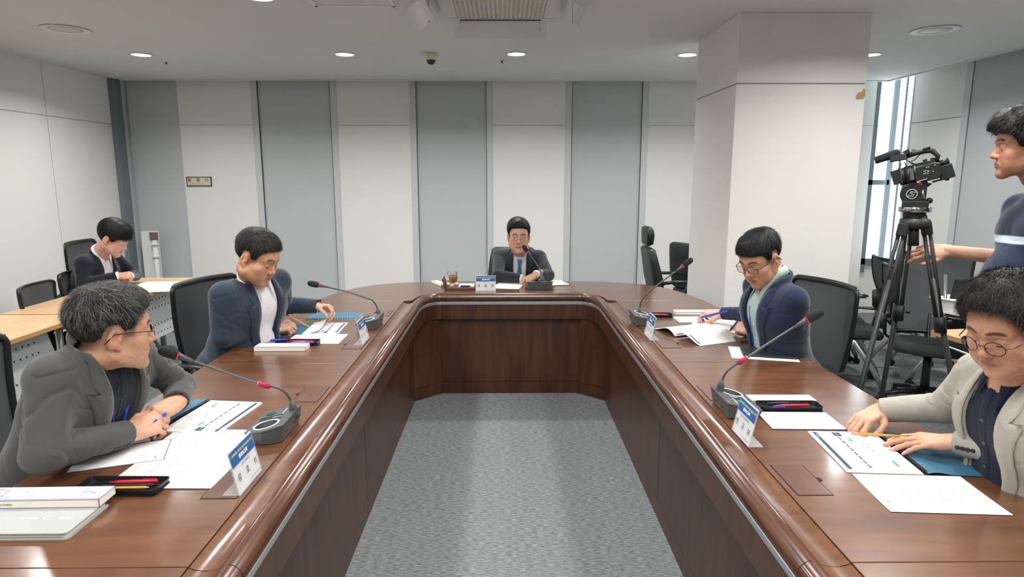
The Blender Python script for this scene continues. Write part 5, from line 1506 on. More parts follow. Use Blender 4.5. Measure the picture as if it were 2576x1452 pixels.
def person(label, pelvis, shoulder, az, head, arms, o, h=0.006, group=None, stand=False):
    """head: dict c (centre between the ears), az, pitch, roll, s; arms: dict R/L -> elbow, wrist, hand dir, back, pose"""
    pelvis = np.array([float(q) for q in pelvis]); shoulder = np.array([float(q) for q in shoulder])
    up = shoulder - pelvis; sc = np.linalg.norm(up) / 0.485; up /= np.linalg.norm(up)
    f = np.array([math.cos(R(az)), math.sin(R(az)), 0.0]); r = np.cross(f, up); r /= np.linalg.norm(r); f = np.cross(up, r)
    M = np.stack([r, f, up], 1)
    sx = o.get('sx', 1.0)
    t = thing('person', label, 'person', (0, 0, 0), 0, group)
    base = Vector((float(pelvis[0]), float(pelvis[1]), 0.0)); t.location = base
    toW = lambda V: V @ (M.T * sc) + pelvis - np.array([base.x, base.y, 0.0])
    toL = lambda p: ((np.array([float(q) for q in p]) - pelvis) @ M) / sc
    MT = Matrix.Translation(Vector([float(q) for q in (pelvis - np.array([base.x, base.y, 0]))])) @ Matrix([[float(M[i][j] * sc) for j in range(3)] for i in range(3)]).to_4x4()
    hc = toL(head['c']); HM = headframe(head['az'], head['pitch'], head.get('roll', 0)); hs = head.get('s', 1.0)
    HL = (M.T @ HM) * hs / sc            # head space -> torso space
    L = {}
    for k, sg in (('R', 1), ('L', -1)):
        a = arms[k]; L[k] = dict(s=np.array([sg * 0.172 * o.get('tw', 1.0), -0.012, 0.478]) + np.array(a.get('ds', (0, 0, 0))), e=toL(a['elbow']), w=toL(a['wrist']))
    ar = o.get('arm', 1.0)
    ease = o.get('ease', 0.010)
    vtab = o.get('v', [(0.05, 0.0), (0.20, 0.004), (0.50, 0.060), (0.60, 0.075)])
    ltab = o.get('lapel', [(0.17, 0.0), (0.22, 0.030), (0.42, 0.064), (0.458, 0.074), (0.464, 0.040), (0.490, 0.046), (0.52, 0.034), (0.545, 0.022), (0.60, 0.02)])
    nb = np.array([0, -0.024, 0.545])    # base of the neck
    hb = hc + HL @ np.array([0, -0.030, -0.055])
    ctr = o.get('shift', 0.0)
    short = o.get('short', False)
    nax = (hb - nb) / np.linalg.norm(hb - nb)
    # ---- jacket (or short-sleeved shirt)
    def arm(P, k):
        s, e, w = L[k]['s'], L[k]['e'], L[k]['w']
        wd = (w - e) / np.linalg.norm(w - e)
        if short:
            m = s + (e - s) * 0.80
            a = cone(P, s, m, 0.062 * ar, 0.062 * ar)
            a = smax(a, (P - A3(*m)) @ A3(*((e - s) / np.linalg.norm(e - s))), 0.004)
            return smax(a, -cone(P, s + (e - s) * 0.5, m + (e - s) * 0.2, 0.054 * ar, 0.056 * ar), 0.003), None
        a = cone(P, s, e, 0.052 * ar, 0.048 * ar)
        b = cone(P, e, w, 0.048 * ar, 0.037 * ar)
        q = (P - A3(*w)) @ A3(*wd)
        b = smax(b, q, 0.002)
        b = smax(b, -cone(P, w - wd * 0.004, w + wd * 0.03, 0.026 * ar, 0.028 * ar), 0.003)
        a = a + fold_field(P, s, e, 0.0075 * o.get('fold', 1), 26, 1.0)
        b = b + fold_field(P, e, w, 0.0065 * o.get('fold', 1), 34, 3.0) * np.clip(-q / 0.11, 0, 1)
        return a, b
    def outer(P):
        d = torso_sdf(P, o) - ease
        d = d + 0.7 * fold_field(P, (0, 0.1, 0.0), (0, 0.1, 0.42), 0.005, 15, 4.0) * o.get('fold', 1.0)
        rn = np.sqrt(P[:, 0] ** 2 + (P[:, 1] + 0.018) ** 2)
        cz = 0.550 - 0.42 * (P[:, 1] + 0.01) * (P[:, 1] > -0.01)
        neck = cone(P, nb - np.array([0, 0.0, 0.08]), hb, 0.0735, 0.072)
        if not short:
            rol = np.sqrt(np.maximum((rn - 0.084) ** 2 + ((P[:, 2] - cz) * 0.50) ** 2, 0)) - 0.0085
            d = smin(d, rol, 0.008)
            x = np.abs(P[:, 0] - ctr); vw = interp_w(P[:, 2], vtab); lw = interp_w(P[:, 2], ltab)
            ex = x - vw
            front = P[:, 1] > 0.0
            d = np.where(front, smax(d, -ex, 0.003), d)
            pk = o.get('pocket', True)
            if pk:      # breast pocket and flap pocket lines, shoulder seam
                u_ = np.abs(P[:, 2] - 0.345 - 0.15 * (-P[:, 0] - 0.10)); d = d + 0.003 * np.exp(-(u_ / 0.0022) ** 2) * (P[:, 0] < -0.075) * (P[:, 0] > -0.155) * front
            d = smax(d, -neck, 0.003)
        else:
            d = smax(d, -neck, 0.004)
            col = np.maximum(np.sqrt((rn - 0.070) ** 2 + ((P[:, 2] - cz - 0.004) * 0.35) ** 2) - 0.0062, np.where(P[:, 1] > 0, 0.014 - np.abs(P[:, 0]), -1))
            d = smin(d, col, 0.004)
        seam = np.abs(np.abs(P[:, 0]) - 0.166 * o.get('tw', 1.0)); 
        for k in ('R', 'L'):
            ua, fa = arm(P, k)
            d = smin(d, ua, 0.060)
            if fa is not None: d = smin(d, smin(ua, fa, 0.014), 0.006)
        xs_ = np.abs(P[:, 0]) - (0.150 * o.get('tw', 1.0) - 0.10 * (0.5 - P[:, 2]))
        d = d + 0.0018 * np.exp(-(xs_ / 0.0028) ** 2) * np.clip((P[:, 2] - 0.40) / 0.03, 0, 1)
        zb = o.get('hem', -0.12)
        d = smax(d, zb - P[:, 2], 0.01)
        return d
    xs = np.stack([L[k][q] for k in L for q in ('s', 'e', 'w')] + [np.array([-0.24, -0.2, o.get('hem', -0.12)]), np.array([0.24, 0.22 + o.get('belly', 0), 0.60])])
    lo, hi = xs.min(0) - 0.085, xs.max(0) + 0.085; hi[2] = min(hi[2], max(0.62, xs[:, 2].max() + 0.08)); lo[2] = max(lo[2], -0.45)
    V, F = surfnet(outer, lo, hi, h / sc, marg=1.7)
    V = relax(V, F, 1, 0.35)
    cm = o['cloth']
    cj = None
    if o.get('stripe'):
        z = V[:, 2]; x = V[:, 0]; a, b_, c_ = o['stripe']
        m = ((z > a) & (z < b_) & (np.abs(x) < 0.19)).astype(float)[:, None]
        cj = np.ones((len(V), 3)) * C3(o['col']) * (1 - m) + C3(c_) * m
    mesh_obj('polo_shirt' if short else 'jacket', [(toW(V), F, cj)], cm, t)
    # ---- lapels laid on the jacket fronts
    if not short:
        zz = np.array([0.15, 0.19, 0.23, 0.27, 0.31, 0.35, 0.385, 0.420, 0.445, 0.458, 0.464, 0.470, 0.490, 0.512, 0.530, 0.545])
        for sg in (-1, 1):
            vwv = interp_w(zz, vtab); lwv = interp_w(zz, ltab); C_ = 6; rows = []
            lwv = np.where(zz < 0.17, 0.004, lwv)
            for z_, v_, l_ in zip(zz, vwv, lwv):
                for c_ in range(C_ + 1):
                    u_ = c_ / C_; rows.append((sg * (v_ - 0.001 + l_ * u_) + ctr, 0.0, z_ + (0.008 * u_ if z_ < 0.460 and z_ > 0.44 else 0) , u_))
            Pq = np.array([r_[:3] for r_ in rows], np.float32); lo_ = np.full(len(Pq), -0.06, np.float32); hi_ = np.full(len(Pq), 0.30, np.float32)
            for _ in range(18):
                mid = (lo_ + hi_) / 2; Pq[:, 1] = mid; ins = torso_sdf(Pq, o) - ease < 0
                lo_ = np.where(ins, mid, lo_); hi_ = np.where(ins, hi_, mid)
            u_ = np.array([r_[3] for r_ in rows]); off = 0.0035 + 0.0065 * np.sin(np.clip(u_ * 1.15, 0, 1) * PI) ** 1.0 + 0.002 * (u_ > 0.9)
            Pq[:, 1] = lo_ + off
            W_ = toW(Pq)
            n_ = C_ + 1; fs = [(i * n_ + k, i * n_ + k + 1, (i + 1) * n_ + k + 1, (i + 1) * n_ + k) for i in range(len(zz) - 1) for k in range(C_)]
            b = MB(); b.smooth = True; b.mat(cm); b.add([tuple(float(q) for q in w_) for w_ in W_], fs if sg > 0 else [f_[::-1] for f_ in fs])
            ob = b.build('lapel', None, t, fix=False); md = ob.modifiers.new('thick', 'SOLIDIFY'); md.thickness = 0.0035; md.offset = 0
    # ---- shirt under an open jacket
    if not short:
        def ysurf(x, z):
            lo_, hi_ = 0.0, 0.3
            for _ in range(16):
                mid = (lo_ + hi_) / 2
                if torso_sdf(np.array([[x, mid, z]], np.float32), o)[0] < 0: lo_ = mid
                else: hi_ = mid
            return lo_
        wx_ = o.get('wingx', 0.044); tipw = (wx_, ysurf(wx_, 0.462) + 0.010, 0.462)
        gap = o.get('collar_gap', 0.016)
        rootw = (0.046, ysurf(0.046, 0.515) + 0.012, 0.530)
        midw = (0.020, ysurf(0.02, 0.497) + 0.012, 0.500)
        def inner(P):
            d = torso_sdf(P, o) - 0.001 + 0.4 * fold_field(P, (0, 0.1, 0.1), (0, 0.1, 0.5), 0.005, 20, 7)
            d = smax(d, np.abs(P[:, 0] - ctr) - 0.125, 0.005)
            d = smax(d, -(P[:, 1] + 0.03), 0.005)
            d = smin(d, np.maximum(np.abs(P[:, 0] - ctr) - 0.013, np.abs(torso_sdf(P, o) - 0.001) - 0.0022), 0.001)     # placket
            nk = cone(P, nb - np.array([0, 0.0, 0.05]), hb, 0.0590, 0.060)
            d = smax(d, -nk, 0.002)
            return d
        V, F = surfnet(inner, (-0.16, -0.16, 0.02), (0.16, 0.26, 0.64), min(h, 0.0036) / sc, marg=1.9)
        mesh_obj('shirt', [(toW(V), F)], o['shirt'], t)
        # folded collar: stand, fold line and outer leaf running down to the two points
        ax_ = np.array(nax); fr_ = np.array([0, 1.0, 0]) - ax_ * ax_[1]; fr_ /= np.linalg.norm(fr_); rt_ = np.cross(fr_, ax_)
        cv = []; NPH = 40; ph0 = o.get('collar_phi', 0.30)
        for q in range(NPH + 1):
            ph = ph0 + (2 * PI - 2 * ph0) * q / NPH; sgn = 1 if ph < PI else -1
            rad = fr_ * math.cos(ph) + rt_ * math.sin(ph); fness = max(0.0, math.cos(ph))
            Lw = nb + ax_ * (-0.020 + 0.004 * fness) + rad * 0.0665
            Up = nb + ax_ * (0.040 - 0.034 * fness ** 1.5) + rad * (0.0630 + 0.003 * fness)
            Ub = Up + rad * 0.004 + ax_ * 0.001
            back = nb + ax_ * (0.002) + rad * 0.0745
            tip = np.array([sgn * tipw[0], tipw[1], tipw[2]])
            k_ = max(0.0, min(1.0, (math.cos(ph) - 0.10) / (math.cos(ph0) - 0.10))) ** 1.6
            Ou = back * (1 - k_) + tip * k_
            mid = (Ub + Ou) / 2 + rad * 0.003
            cv += [Lw, Up, Ub, mid, Ou]
        b = MB(); b.smooth = True; b.mat(o['shirt']); b.add([tuple(float(x_) for x_ in w_) for w_ in toW(np.array(cv))], [(i * 5 + k, i * 5 + k + 1, (i + 1) * 5 + k + 1, (i + 1) * 5 + k) for i in range(NPH) for k in range(4)])
        ob = b.build('collar', None, t, fix=False); md = ob.modifiers.new('thick', 'SOLIDIFY'); md.thickness = 0.0022; md.offset = 0
        if not o.get('tie'):
            for k in range(o.get('nbut', 4)):
                z = 0.43 - 0.075 * k; b = MB(); b.M = MT; b.mat(o.get('buttonm', MATS['shirt_button']))
                b.ball((ctr, ysurf(ctr, z) + 0.004, z), 1.0, 12, (0.0055, 0.002, 0.0055)); b.build('shirt_button', None, t)
        if o.get('tie'):
            b = MB(); b.M = MT; b.smooth = True; b.mat(o['tie']); prev = None
            rows = [(0.512, 0.020), (0.500, 0.021), (0.470, 0.014), (0.466, 0.011), (0.40, 0.020), (0.32, 0.028), (0.22, 0.036), (0.12, 0.040)]
            yc_ = float((nb + fr_ * 0.068)[1]) + 0.012
            pts = [(ctr + 0.01 * (0.48 - z), max(ysurf(ctr, z) + 0.008, (yc_ + (0.512 - z) * (tipw[1] + 0.010 - yc_) / 0.046) if z > 0.465 else 0.0) + (0.006 if z > 0.468 else 0.0), z, w_) for z, w_ in rows]
            vs = []; 
            for (x, y, z, w_) in pts: vs += [(x - w_, y - 0.004, z), (x - w_ * 0.5, y + 0.002, z), (x + w_ * 0.5, y + 0.002, z), (x + w_, y - 0.004, z)]
            fs = [(4 * i + k, 4 * i + k + 1, 4 * i + k + 5, 4 * i + k + 4) for i in range(len(pts) - 1) for k in range(3)]
            b.add(vs, fs); ob = b.build('necktie', None, t); md = ob.modifiers.new('thick', 'SOLIDIFY'); md.thickness = 0.003
    # ---- body: head and neck, core under the clothes, hands
    no = o.get('neck', 0.054)
    hco = dict(o); parts = []
    HLi = np.linalg.inv(HL); nbh = HLi @ (nb - np.array([0, -0.005, 0.05]) - hc); n2 = HLi @ (nb - hc)
    def headneck(P):
        d = head_sdf(P, o)
        nk = cone(P, (0, -0.018, -0.058), n2, no - 0.002, no + 0.003)
        nk = smin(nk, cone(P, n2, nbh, no + 0.004, no + 0.02), 0.02)
        nk = smin(nk, sph(P, (n2 * 0.45 + np.array([0, 0.042, -0.066]) * 0.55), 0.018), 0.03)
        return smin(d, nk, 0.022)
    lo = np.minimum(np.array([-0.105, -0.13, -0.13]), np.minimum(nbh, n2) - 0.08); hi = np.maximum(np.array([0.105, 0.13, 0.145]), np.maximum(nbh, n2) + 0.08)
    V, F = surfnet(headneck, lo, hi, o.get('hh', 0.0028), marg=1.7)
    # keep the neck inside the collar
    c = head_col(V, o)
    W = V @ HL.T + hc
    parts.append((toW(W), F, c))
    def core(P):
        d = torso_sdf(P, o) + 0.012
        for k in ('R', 'L'):
            s, e, w = L[k]['s'], L[k]['e'], L[k]['w']; wd = (w - e) / np.linalg.norm(w - e)
            d = smin(d, cone(P, s, e, 0.048, 0.040), 0.02)
            d = smin(d, cone(P, e, w - wd * (0.0 if short else 0.02), 0.040, 0.0285 if short else 0.025), 0.01)
        return d
    xs2 = np.stack([L[k][q] for k in L for q in ('s', 'e', 'w')] + [np.array([-0.2, -0.17, -0.12]), np.array([0.2, 0.2, 0.52])])
    V, F = surfnet(core, xs2.min(0) - 0.06, xs2.max(0) + 0.06, (0.006 if short else 0.014) / sc, marg=1.9)
    parts.append((toW(V), F, np.tile(C3(o.get('armskin', o.get('skin', 'C79B7E'))), (len(V), 1))))
    locs = {}
    for k in ('R', 'L'):
        a = arms[k]
        if a.get('pose') is None: continue
        V, F, c, loc, chn = make_hand([float(q) for q in a['wrist']], a['dir'], a['back'], a['pose'], k == 'L', a.get('s', 0.98), a.get('h', 0.0026), o.get('hskin', 'C99D82'))
        parts.append((V - np.array([base.x, base.y, 0]), F, c)); locs[k] = loc
    mesh_obj('body', parts, m_skin, t)
    HT = MT @ np2mat(HL, hc)
    HT = np2mat(HM, np.array([float(q) for q in head['c']]) - np.array([base.x, base.y, 0]), hs)
    lids_and_eyes(t, HT, o)
    # ---- hair
    V, F = surfnet(lambda P: hair_sdf(P, o), (-0.13, -0.16, -0.12), (0.13, 0.15, 0.20), 0.0032, marg=1.7)
    hc3 = np.tile(C3(o.get('hair', '1E1B1A')), (len(V), 1)) * (0.9 + o.get('grey', 0) * 0.6)
    pr = [((V @ (HL.T)) + hc, F, hc3)]
    if o.get('nstr', 1500):
        S = strands(o, o.get('nstr', 1500), 5, o.get('slen', 0.03), o.get('swid', 0.0009), o.get('lift', 0.3), o.get('curl', 0.0))
        pr.append((S[0] @ HL.T + hc, S[1], S[2]))
    mesh_obj('hair', [(toW(a_), b_, c_) for a_, b_, c_ in pr], m_hair, t)
    # ---- cuffs, buttons
    if not short:
        for k in ('R', 'L'):
            s, e, w = L[k]['s'], L[k]['e'], L[k]['w']; wd = (w - e) / np.linalg.norm(w - e); wr = Vector([float(q) for q in w]); wv = Vector([float(q) for q in wd])
            if o.get('cuff', 0.0) > 0:
                b = MB(); b.M = MT; b.mat(o['shirt']).tube([wr - wv * 0.03, wr + wv * o['cuff'], wr + wv * o['cuff'], wr - wv * 0.01], [0.0345, 0.0335, 0.030, 0.029], 26, caps=False); b.build('shirt_cuff', None, t)
            side = Vector([float(q) for q in (M.T @ np.array(arms[k].get('bside', (0, 0, -1)), float))])
            side = (side - wv * side.dot(wv)).normalized()
            if arms[k].get('btn', True):
                for q in range(4):
                    b = MB(); b.M = MT; b.mat(o.get('cbm', MATS['dark_button']))
                    c_ = wr - wv * (0.022 + 0.0145 * q) + side * (0.0395 * ar)
                    b.tube([c_ - side * 0.001, c_ + side * 0.0015, c_ + side * 0.0025], [0.0068, 0.0068, 0.005], 14); b.build('cuff_button', None, t)
    # ---- trousers
    def legs(P):
        d = ell(P, (0, -0.01, -0.02), (0.185, 0.15, 0.11)); return d
    lg = MB(); lg.smooth = True; lg.mat(o.get('trousers', cm))
    fx = Vector((math.cos(R(az)), math.sin(R(az)), 0)); rx = Vector((fx.y, -fx.x, 0))
    pz = float(pelvis[2])
    for sg in (-1, 1):
        hp = rx * (0.095 * sg) + Vector((0, 0, pz - 0.03))
        if stand:
            kn = hp + Vector((0, 0, -0.45)) + fx * 0.02; an = Vector((hp.x + 0.0, hp.y, 0.08))
            lg.tube([hp + Vector((0, 0, 0.06)), hp, kn, (kn + an) / 2, an, an + Vector((0, 0, -0.03))], [0.09, 0.098, 0.068, 0.062, 0.055, 0.054], 16)
        else:
            kn = rx * (0.13 * sg) + fx * 0.43 + Vector((0, 0, 0.50)); an = kn - fx * 0.06 + Vector((0, 0, -0.41))
            hp.z = min(hp.z, 0.56)
            lg.tube([hp - fx * 0.06, hp, (hp + kn) / 2, kn - fx * 0.03, kn + Vector((0, 0, -0.05)), (kn + an) / 2, an], [0.09, 0.098, 0.085, 0.068, 0.066, 0.058, 0.05], 16)
    lg.build('trousers', None, t)
    for sg in (-1, 1):
        sh = MB(); sh.mat(m_blk)
        an = rx * ((0.095 if stand else 0.13) * sg) + (Vector((0, 0, 0)) if stand else fx * 0.37)
        c_ = an + fx * 0.07 + Vector((0, 0, 0.045))
        sh.ball(c_, 1.0, 16, (0.045, 0.14, 0.044), Matrix((rx, fx, Vector((0, 0, 1)))).transposed())
        sh.box(c_ + Vector((0, 0, -0.036)), (0.07, 0.24, 0.016), Matrix((rx, fx, Vector((0, 0, 1)))).transposed()); sh.build('shoe', None, t)
    return t, HT, MT, locs
m_sb = mat('shirt_button', 'DADADA', 0.4)
m_db = mat('dark_button', '2A2624', 0.35)
def glasses(t, HT, m, half=False, r=(0.0255, 0.0185), z0=0.002, yf=0.108, th=0.0011, lens=True, rect=False, arm_m=None):
    b = MB(); b.M = HT; b.mat(m)
    for sx in (-1, 1):
        pts = []
        for k in range(25):
            a = 2 * PI * k / 24; ca, sa = math.cos(a), math.sin(a)
            if rect:
                p = 0.55; ca = math.copysign(abs(ca) ** p, ca); sa = math.copysign(abs(sa) ** p, sa); 
            pts.append((sx * (0.033 + r[0] * ca), yf - 0.004 * (1 + sx * ca * sx), z0 + r[1] * sa))
        if half: b.tube(pts[0:13], th, 6)
        else: b.tube(pts, th, 6)
    b.tube([(-0.0085, yf - 0.003, z0 + 0.003), (-0.004, yf + 0.002, z0 + 0.006), (0.004, yf + 0.002, z0 + 0.006), (0.0085, yf - 0.003, z0 + 0.003)], th, 6)
    for sx in (-1, 1):
        b.tube([(sx * 0.0085, yf - 0.004, z0 - 0.002), (sx * 0.0095, yf - 0.010, z0 - 0.008)], th * 0.8, 5)
    b.build('glasses_frame', None, t)
    for sx in (-1, 1):
        b = MB(); b.M = HT; b.mat(arm_m or m)
        b.tube([(sx * (0.033 + r[0]), yf - 0.008, z0 + 0.004), (sx * 0.070, yf - 0.018, z0 + 0.007), (sx * 0.0835, 0.03, z0 + 0.010), (sx * 0.0865, -0.008, z0 + 0.010), (sx * 0.086, -0.022, z0 - 0.004), (sx * 0.083, -0.034, z0 - 0.018)], [th, th * 1.4, th * 1.4, th * 1.4, th * 1.6, th * 1.2], 6)
        b.build('glasses_arm', None, t)
    if lens:
        for sx in (-1, 1):
            b = MB(); b.M = HT; b.mat(mat('spectacle_lens', 'FFFFFF', 0.02, trans=1.0, ior=1.05, spec=0.6))
            n = 20; vs = [(sx * (0.033 + r[0] * math.cos(2 * PI * k / n)), yf - 0.0045 * (1 + math.cos(2 * PI * k / n)), z0 + r[1] * math.sin(2 * PI * k / n)) for k in range(n)]
            b.add(vs, [tuple(range(n))]); b.build('lens', None, t, fix=False)
def cloth(name, c, c2=None, sheen=0.25, bump=0.35, bs=700, cs=30, attr=False, cstretch=(1, 1, 1)):
    return mat(name, c, 0.85, spec=0.2, sheen=sheen, bump=bump, bscale=bs, color2=c2, cscale=cs, attr=attr, cstretch=cstretch, detail=6)
RELAX = {'index': (18, 22, 12, -3), 'middle': (20, 24, 14, 0), 'ring': (24, 26, 14, 3), 'little': (28, 28, 14, 7)}
FLAT = {'index': (10, 10, 6, -6), 'middle': (8, 10, 6, -1), 'ring': (10, 10, 6, 4), 'little': (12, 12, 8, 10), 'thumb': [(-0.022, 0.022, -0.010), (-0.050, 0.050, -0.016), (-0.062, 0.078, -0.020), (-0.066, 0.102, -0.024)]}
FIST = {'index': (62, 78, 45, 0), 'middle': (66, 80, 45, 0), 'ring': (70, 80, 45, 0), 'little': (72, 80, 45, 0), 'thumb': [(-0.022, 0.022, -0.014), (-0.040, 0.052, -0.030), (-0.026, 0.074, -0.048), (-0.008, 0.086, -0.052)]}
WRITE = {'index': (42, 38, 18, -2), 'middle': (52, 44, 24, 0), 'ring': (62, 56, 30, 0), 'little': (66, 58, 30, 2), 'thumb': [(-0.022, 0.022, -0.014), (-0.044, 0.056, -0.026), (-0.042, 0.084, -0.044), (-0.030, 0.104, -0.060)]}
PINCH = {'index': (40, 52, 30, 0), 'middle': (46, 56, 30, 0), 'ring': (54, 60, 30, 0), 'little': (60, 60, 30, 0), 'thumb': [(-0.022, 0.022, -0.014), (-0.044, 0.056, -0.030), (-0.040, 0.084, -0.046), (-0.026, 0.100, -0.058)]}

# 1. man in the grey jacket, left foreground
c_grey = cloth('charcoal_grey_cloth', '4E4E4D', '474746', cs=900)
s_dark = cloth('dark_navy_shirt_cloth', '1B222C', None, 0.1)
p1, HT1, MT1, _ = person('person in a charcoal grey jacket and glasses, hands clasped round a blue pen',
    (-1.49, 1.91, 0.60), (-1.250, 1.915, 1.035), -4,
    dict(c=AY(283, 838, 1.90), az=40, pitch=3, roll=0, s=1.02),
    {'R': dict(elbow=(-1.245, 1.635, 0.865), wrist=(-1.165, 1.885, 0.822), dir=(0.62, 0.78, 0.10), back=(0.45, -0.45, 0.75), pose={'index': (38, 40, 20, -3), 'middle': (45, 46, 22, 0), 'ring': (52, 48, 24, 0), 'little': (56, 50, 24, 0), 'thumb': [(-0.022, 0.022, -0.010), (-0.046, 0.050, -0.010), (-0.050, 0.078, -0.016), (-0.044, 0.100, -0.022)]}, s=1.0, h=0.0022, bside=(0.5, -0.6, -0.6)),
     'L': dict(elbow=(-1.165, 2.215, 0.862), wrist=(-1.112, 2.085, 0.850), dir=(-0.16, -0.95, -0.02), back=(0.25, -0.1, 0.9), pose={'index': (34, 40, 24, 0), 'middle': (36, 42, 24, 0), 'ring': (38, 42, 24, 0), 'little': (42, 44, 24, 2)}, s=1.0, h=0.0022, btn=False)},
    dict(cloth=c_grey, shirt=s_dark, trousers=m_blkm, skin='CB9D80', hair='242120', grey=0.36, greycol='8C8A88', top=0.024, side=0.007, front=0.010, hz=0.080, ez=0.038, bz=-0.020, burn=0.016, temple=0.052, taper=0.065, clump=0.005, nstr=9500, slen=0.034, swid=0.00055, lift=0.34, curl=0.02, mess=0.42,
         fade=0.62, fat=0.004, v=[(0.0, 0.030), (0.15, 0.040), (0.30, 0.052), (0.50, 0.070), (0.60, 0.082)], collar_gap=0.020, tw=0.98, arm=1.04, fold=1.25, buttonm=m_db, belly=0.01, hskin='CFA084', w=1.02), h=0.0052)
glasses(p1, HT1, mat('silver_frame', '9A9C9E', 0.2, metal=1.0), half=False, r=(0.024, 0.016), arm_m=mat('gunmetal_arm', '2E3032', 0.3, metal=0.6))
b = MB(); b.M = MT1; b.mat(mat('blue_ribbon', '1F4FB0', 0.6))
for sg in (-1, 1):
    pts = [(sg * 0.055, 0.055, 0.50), (sg * 0.040, 0.105, 0.44), (sg * 0.024, 0.135, 0.34), (sg * 0.012, 0.148, 0.22), (sg * 0.004, 0.155, 0.10)]
    b.tube(pts, 0.0055, 8, flat=(1.0, 0.2))
b.build('lanyard', None, p1)
pen('blue pen held between the clasped hands of the man in the grey jacket', AY(446, 1021, 2.06), AY(385, 1063, 1.93), m_bluep)

# 2. man in the navy suit turning a page, left
c_navy = cloth('slate_navy_cloth', '2E3A4A', '2A3544', cs=900)
s_white = cloth('white_shirt_cloth', 'E4E2E8', None, 0.1)
WATCH = []
p2, HT2, MT2, _ = person('person in a slate navy suit and open white shirt, turning a page',
    (-1.45, 3.33, 0.60), (-1.275, 3.23, 1.045), -24,
    dict(c=AY(645, 650, 3.16), az=-14, pitch=24, roll=-3, s=1.05),
    {'R': dict(elbow=(-1.375, 3.045, 0.835), wrist=(-1.235, 3.305, 0.815), dir=(0.85, 0.50, 0.06), back=(0.10, -0.42, 0.9), pose=WRITE, s=1.04, bside=(0.5, -0.5, -0.7)),
     'L': dict(elbow=(-1.27, 3.60, 0.88), wrist=(-1.085, 3.64, 0.865), dir=(0.95, -0.28, -0.10), back=(0.25, 0.5, 0.75), pose=PINCH, s=1.0, btn=False)},
    dict(cloth=c_navy, shirt=s_white, skin='CB9C7C', hair='211F1F', grey=0.10, greycol='565452', top=0.017, side=0.005, front=0.004, hz=0.074, ez=0.040, bz=-0.045, burn=0.010, nstr=2600, slen=0.028, lift=0.35, mess=0.4, fade=0.75, fat=0.009, w=1.07, belly=0.035, tw=1.10, arm=1.10, neck=0.060,
         v=[(0.0, 0.050), (0.15, 0.054), (0.30, 0.056), (0.50, 0.064), (0.60, 0.074)], collar_gap=0.014, folds=0.9, hh=0.0032, hskin='D2A68C', fold=1.0, lips='A86A66', cbm=mat('navy_button', '1A2230', 0.4)), h=0.006)
b = MB(); b.mat(mat('steel_bracelet', 'B8BABC', 0.25, metal=1.0))
wv = Vector((0.95, -0.28, -0.10)).normalized(); wl = Vector((-1.085, 3.64, 0.865)) - p2.location
b.tube([wl + wv * 0.004, wl + wv * 0.016], 0.0335, 24, caps=False); b.mat(m_blk).tube([wl + wv * 0.010 + Vector((0, 0, 0.030)), wl + wv * 0.010 + Vector((0, 0, 0.040))], 0.017, 20)
b.build('wrist_watch', None, p2)
pencil('yellow pencil in the right hand of the man turning a page', AY(716, 789, 3.33), AY(785, 826, 3.36))

# 3. young man at the side desks, far left
c_black = cloth('midnight_cloth', '1B222E', '161C27', cs=260)
p3, HT3, MT3, _ = person('young person with a black fringe and dark suit, reading at the side desk',
    (-3.50, 5.20, 0.56), (-3.25, 5.14, 0.945), -10,
    dict(c=AY(284, 600, 5.10), az=4, pitch=30, roll=0, s=1.10),
    {'R': dict(elbow=(-3.27, 4.93, 0.785), wrist=(-3.05, 5.02, 0.835), dir=(0.75, 0.65, -0.05), back=(0.3, -0.5, 0.8), pose=FIST, s=0.95, h=0.0035),
     'L': dict(elbow=(-3.12, 5.38, 0.785), wrist=(-3.04, 5.17, 0.810), dir=(-0.05, -1.0, -0.25), back=(0.7, -0.1, 0.7), pose=RELAX, s=0.95, h=0.0035, btn=False)},
    dict(cloth=c_black, shirt=s_white, skin='D6A898', flush='CC8E80', hair='121012', top=0.022, side=0.014, front=0.012, hz=0.048, ez=0.026, bz=-0.065, burn=-0.004, temple=0.030, taper=0, clump=0.0012, nstr=1500, slen=0.030, swid=0.0012, lift=0.06, mess=0.10, fade=0.3, v=[(0.0, 0.02), (0.2, 0.03), (0.35, 0.045), (0.50, 0.060), (0.60, 0.074)],
         collar_gap=0.014, stubble=0.0, folds=0.1, cuff=0.012, hh=0.0036, tw=0.98), h=0.0075)
b = MB(); b.M = MT3; b.mat(mat('pale_pin', 'D8D2C4', 0.4)).ball((-0.085, 0.098, 0.425), 1.0, 12, (0.008, 0.004, 0.008)); b.build('lapel_pin', None, p3)

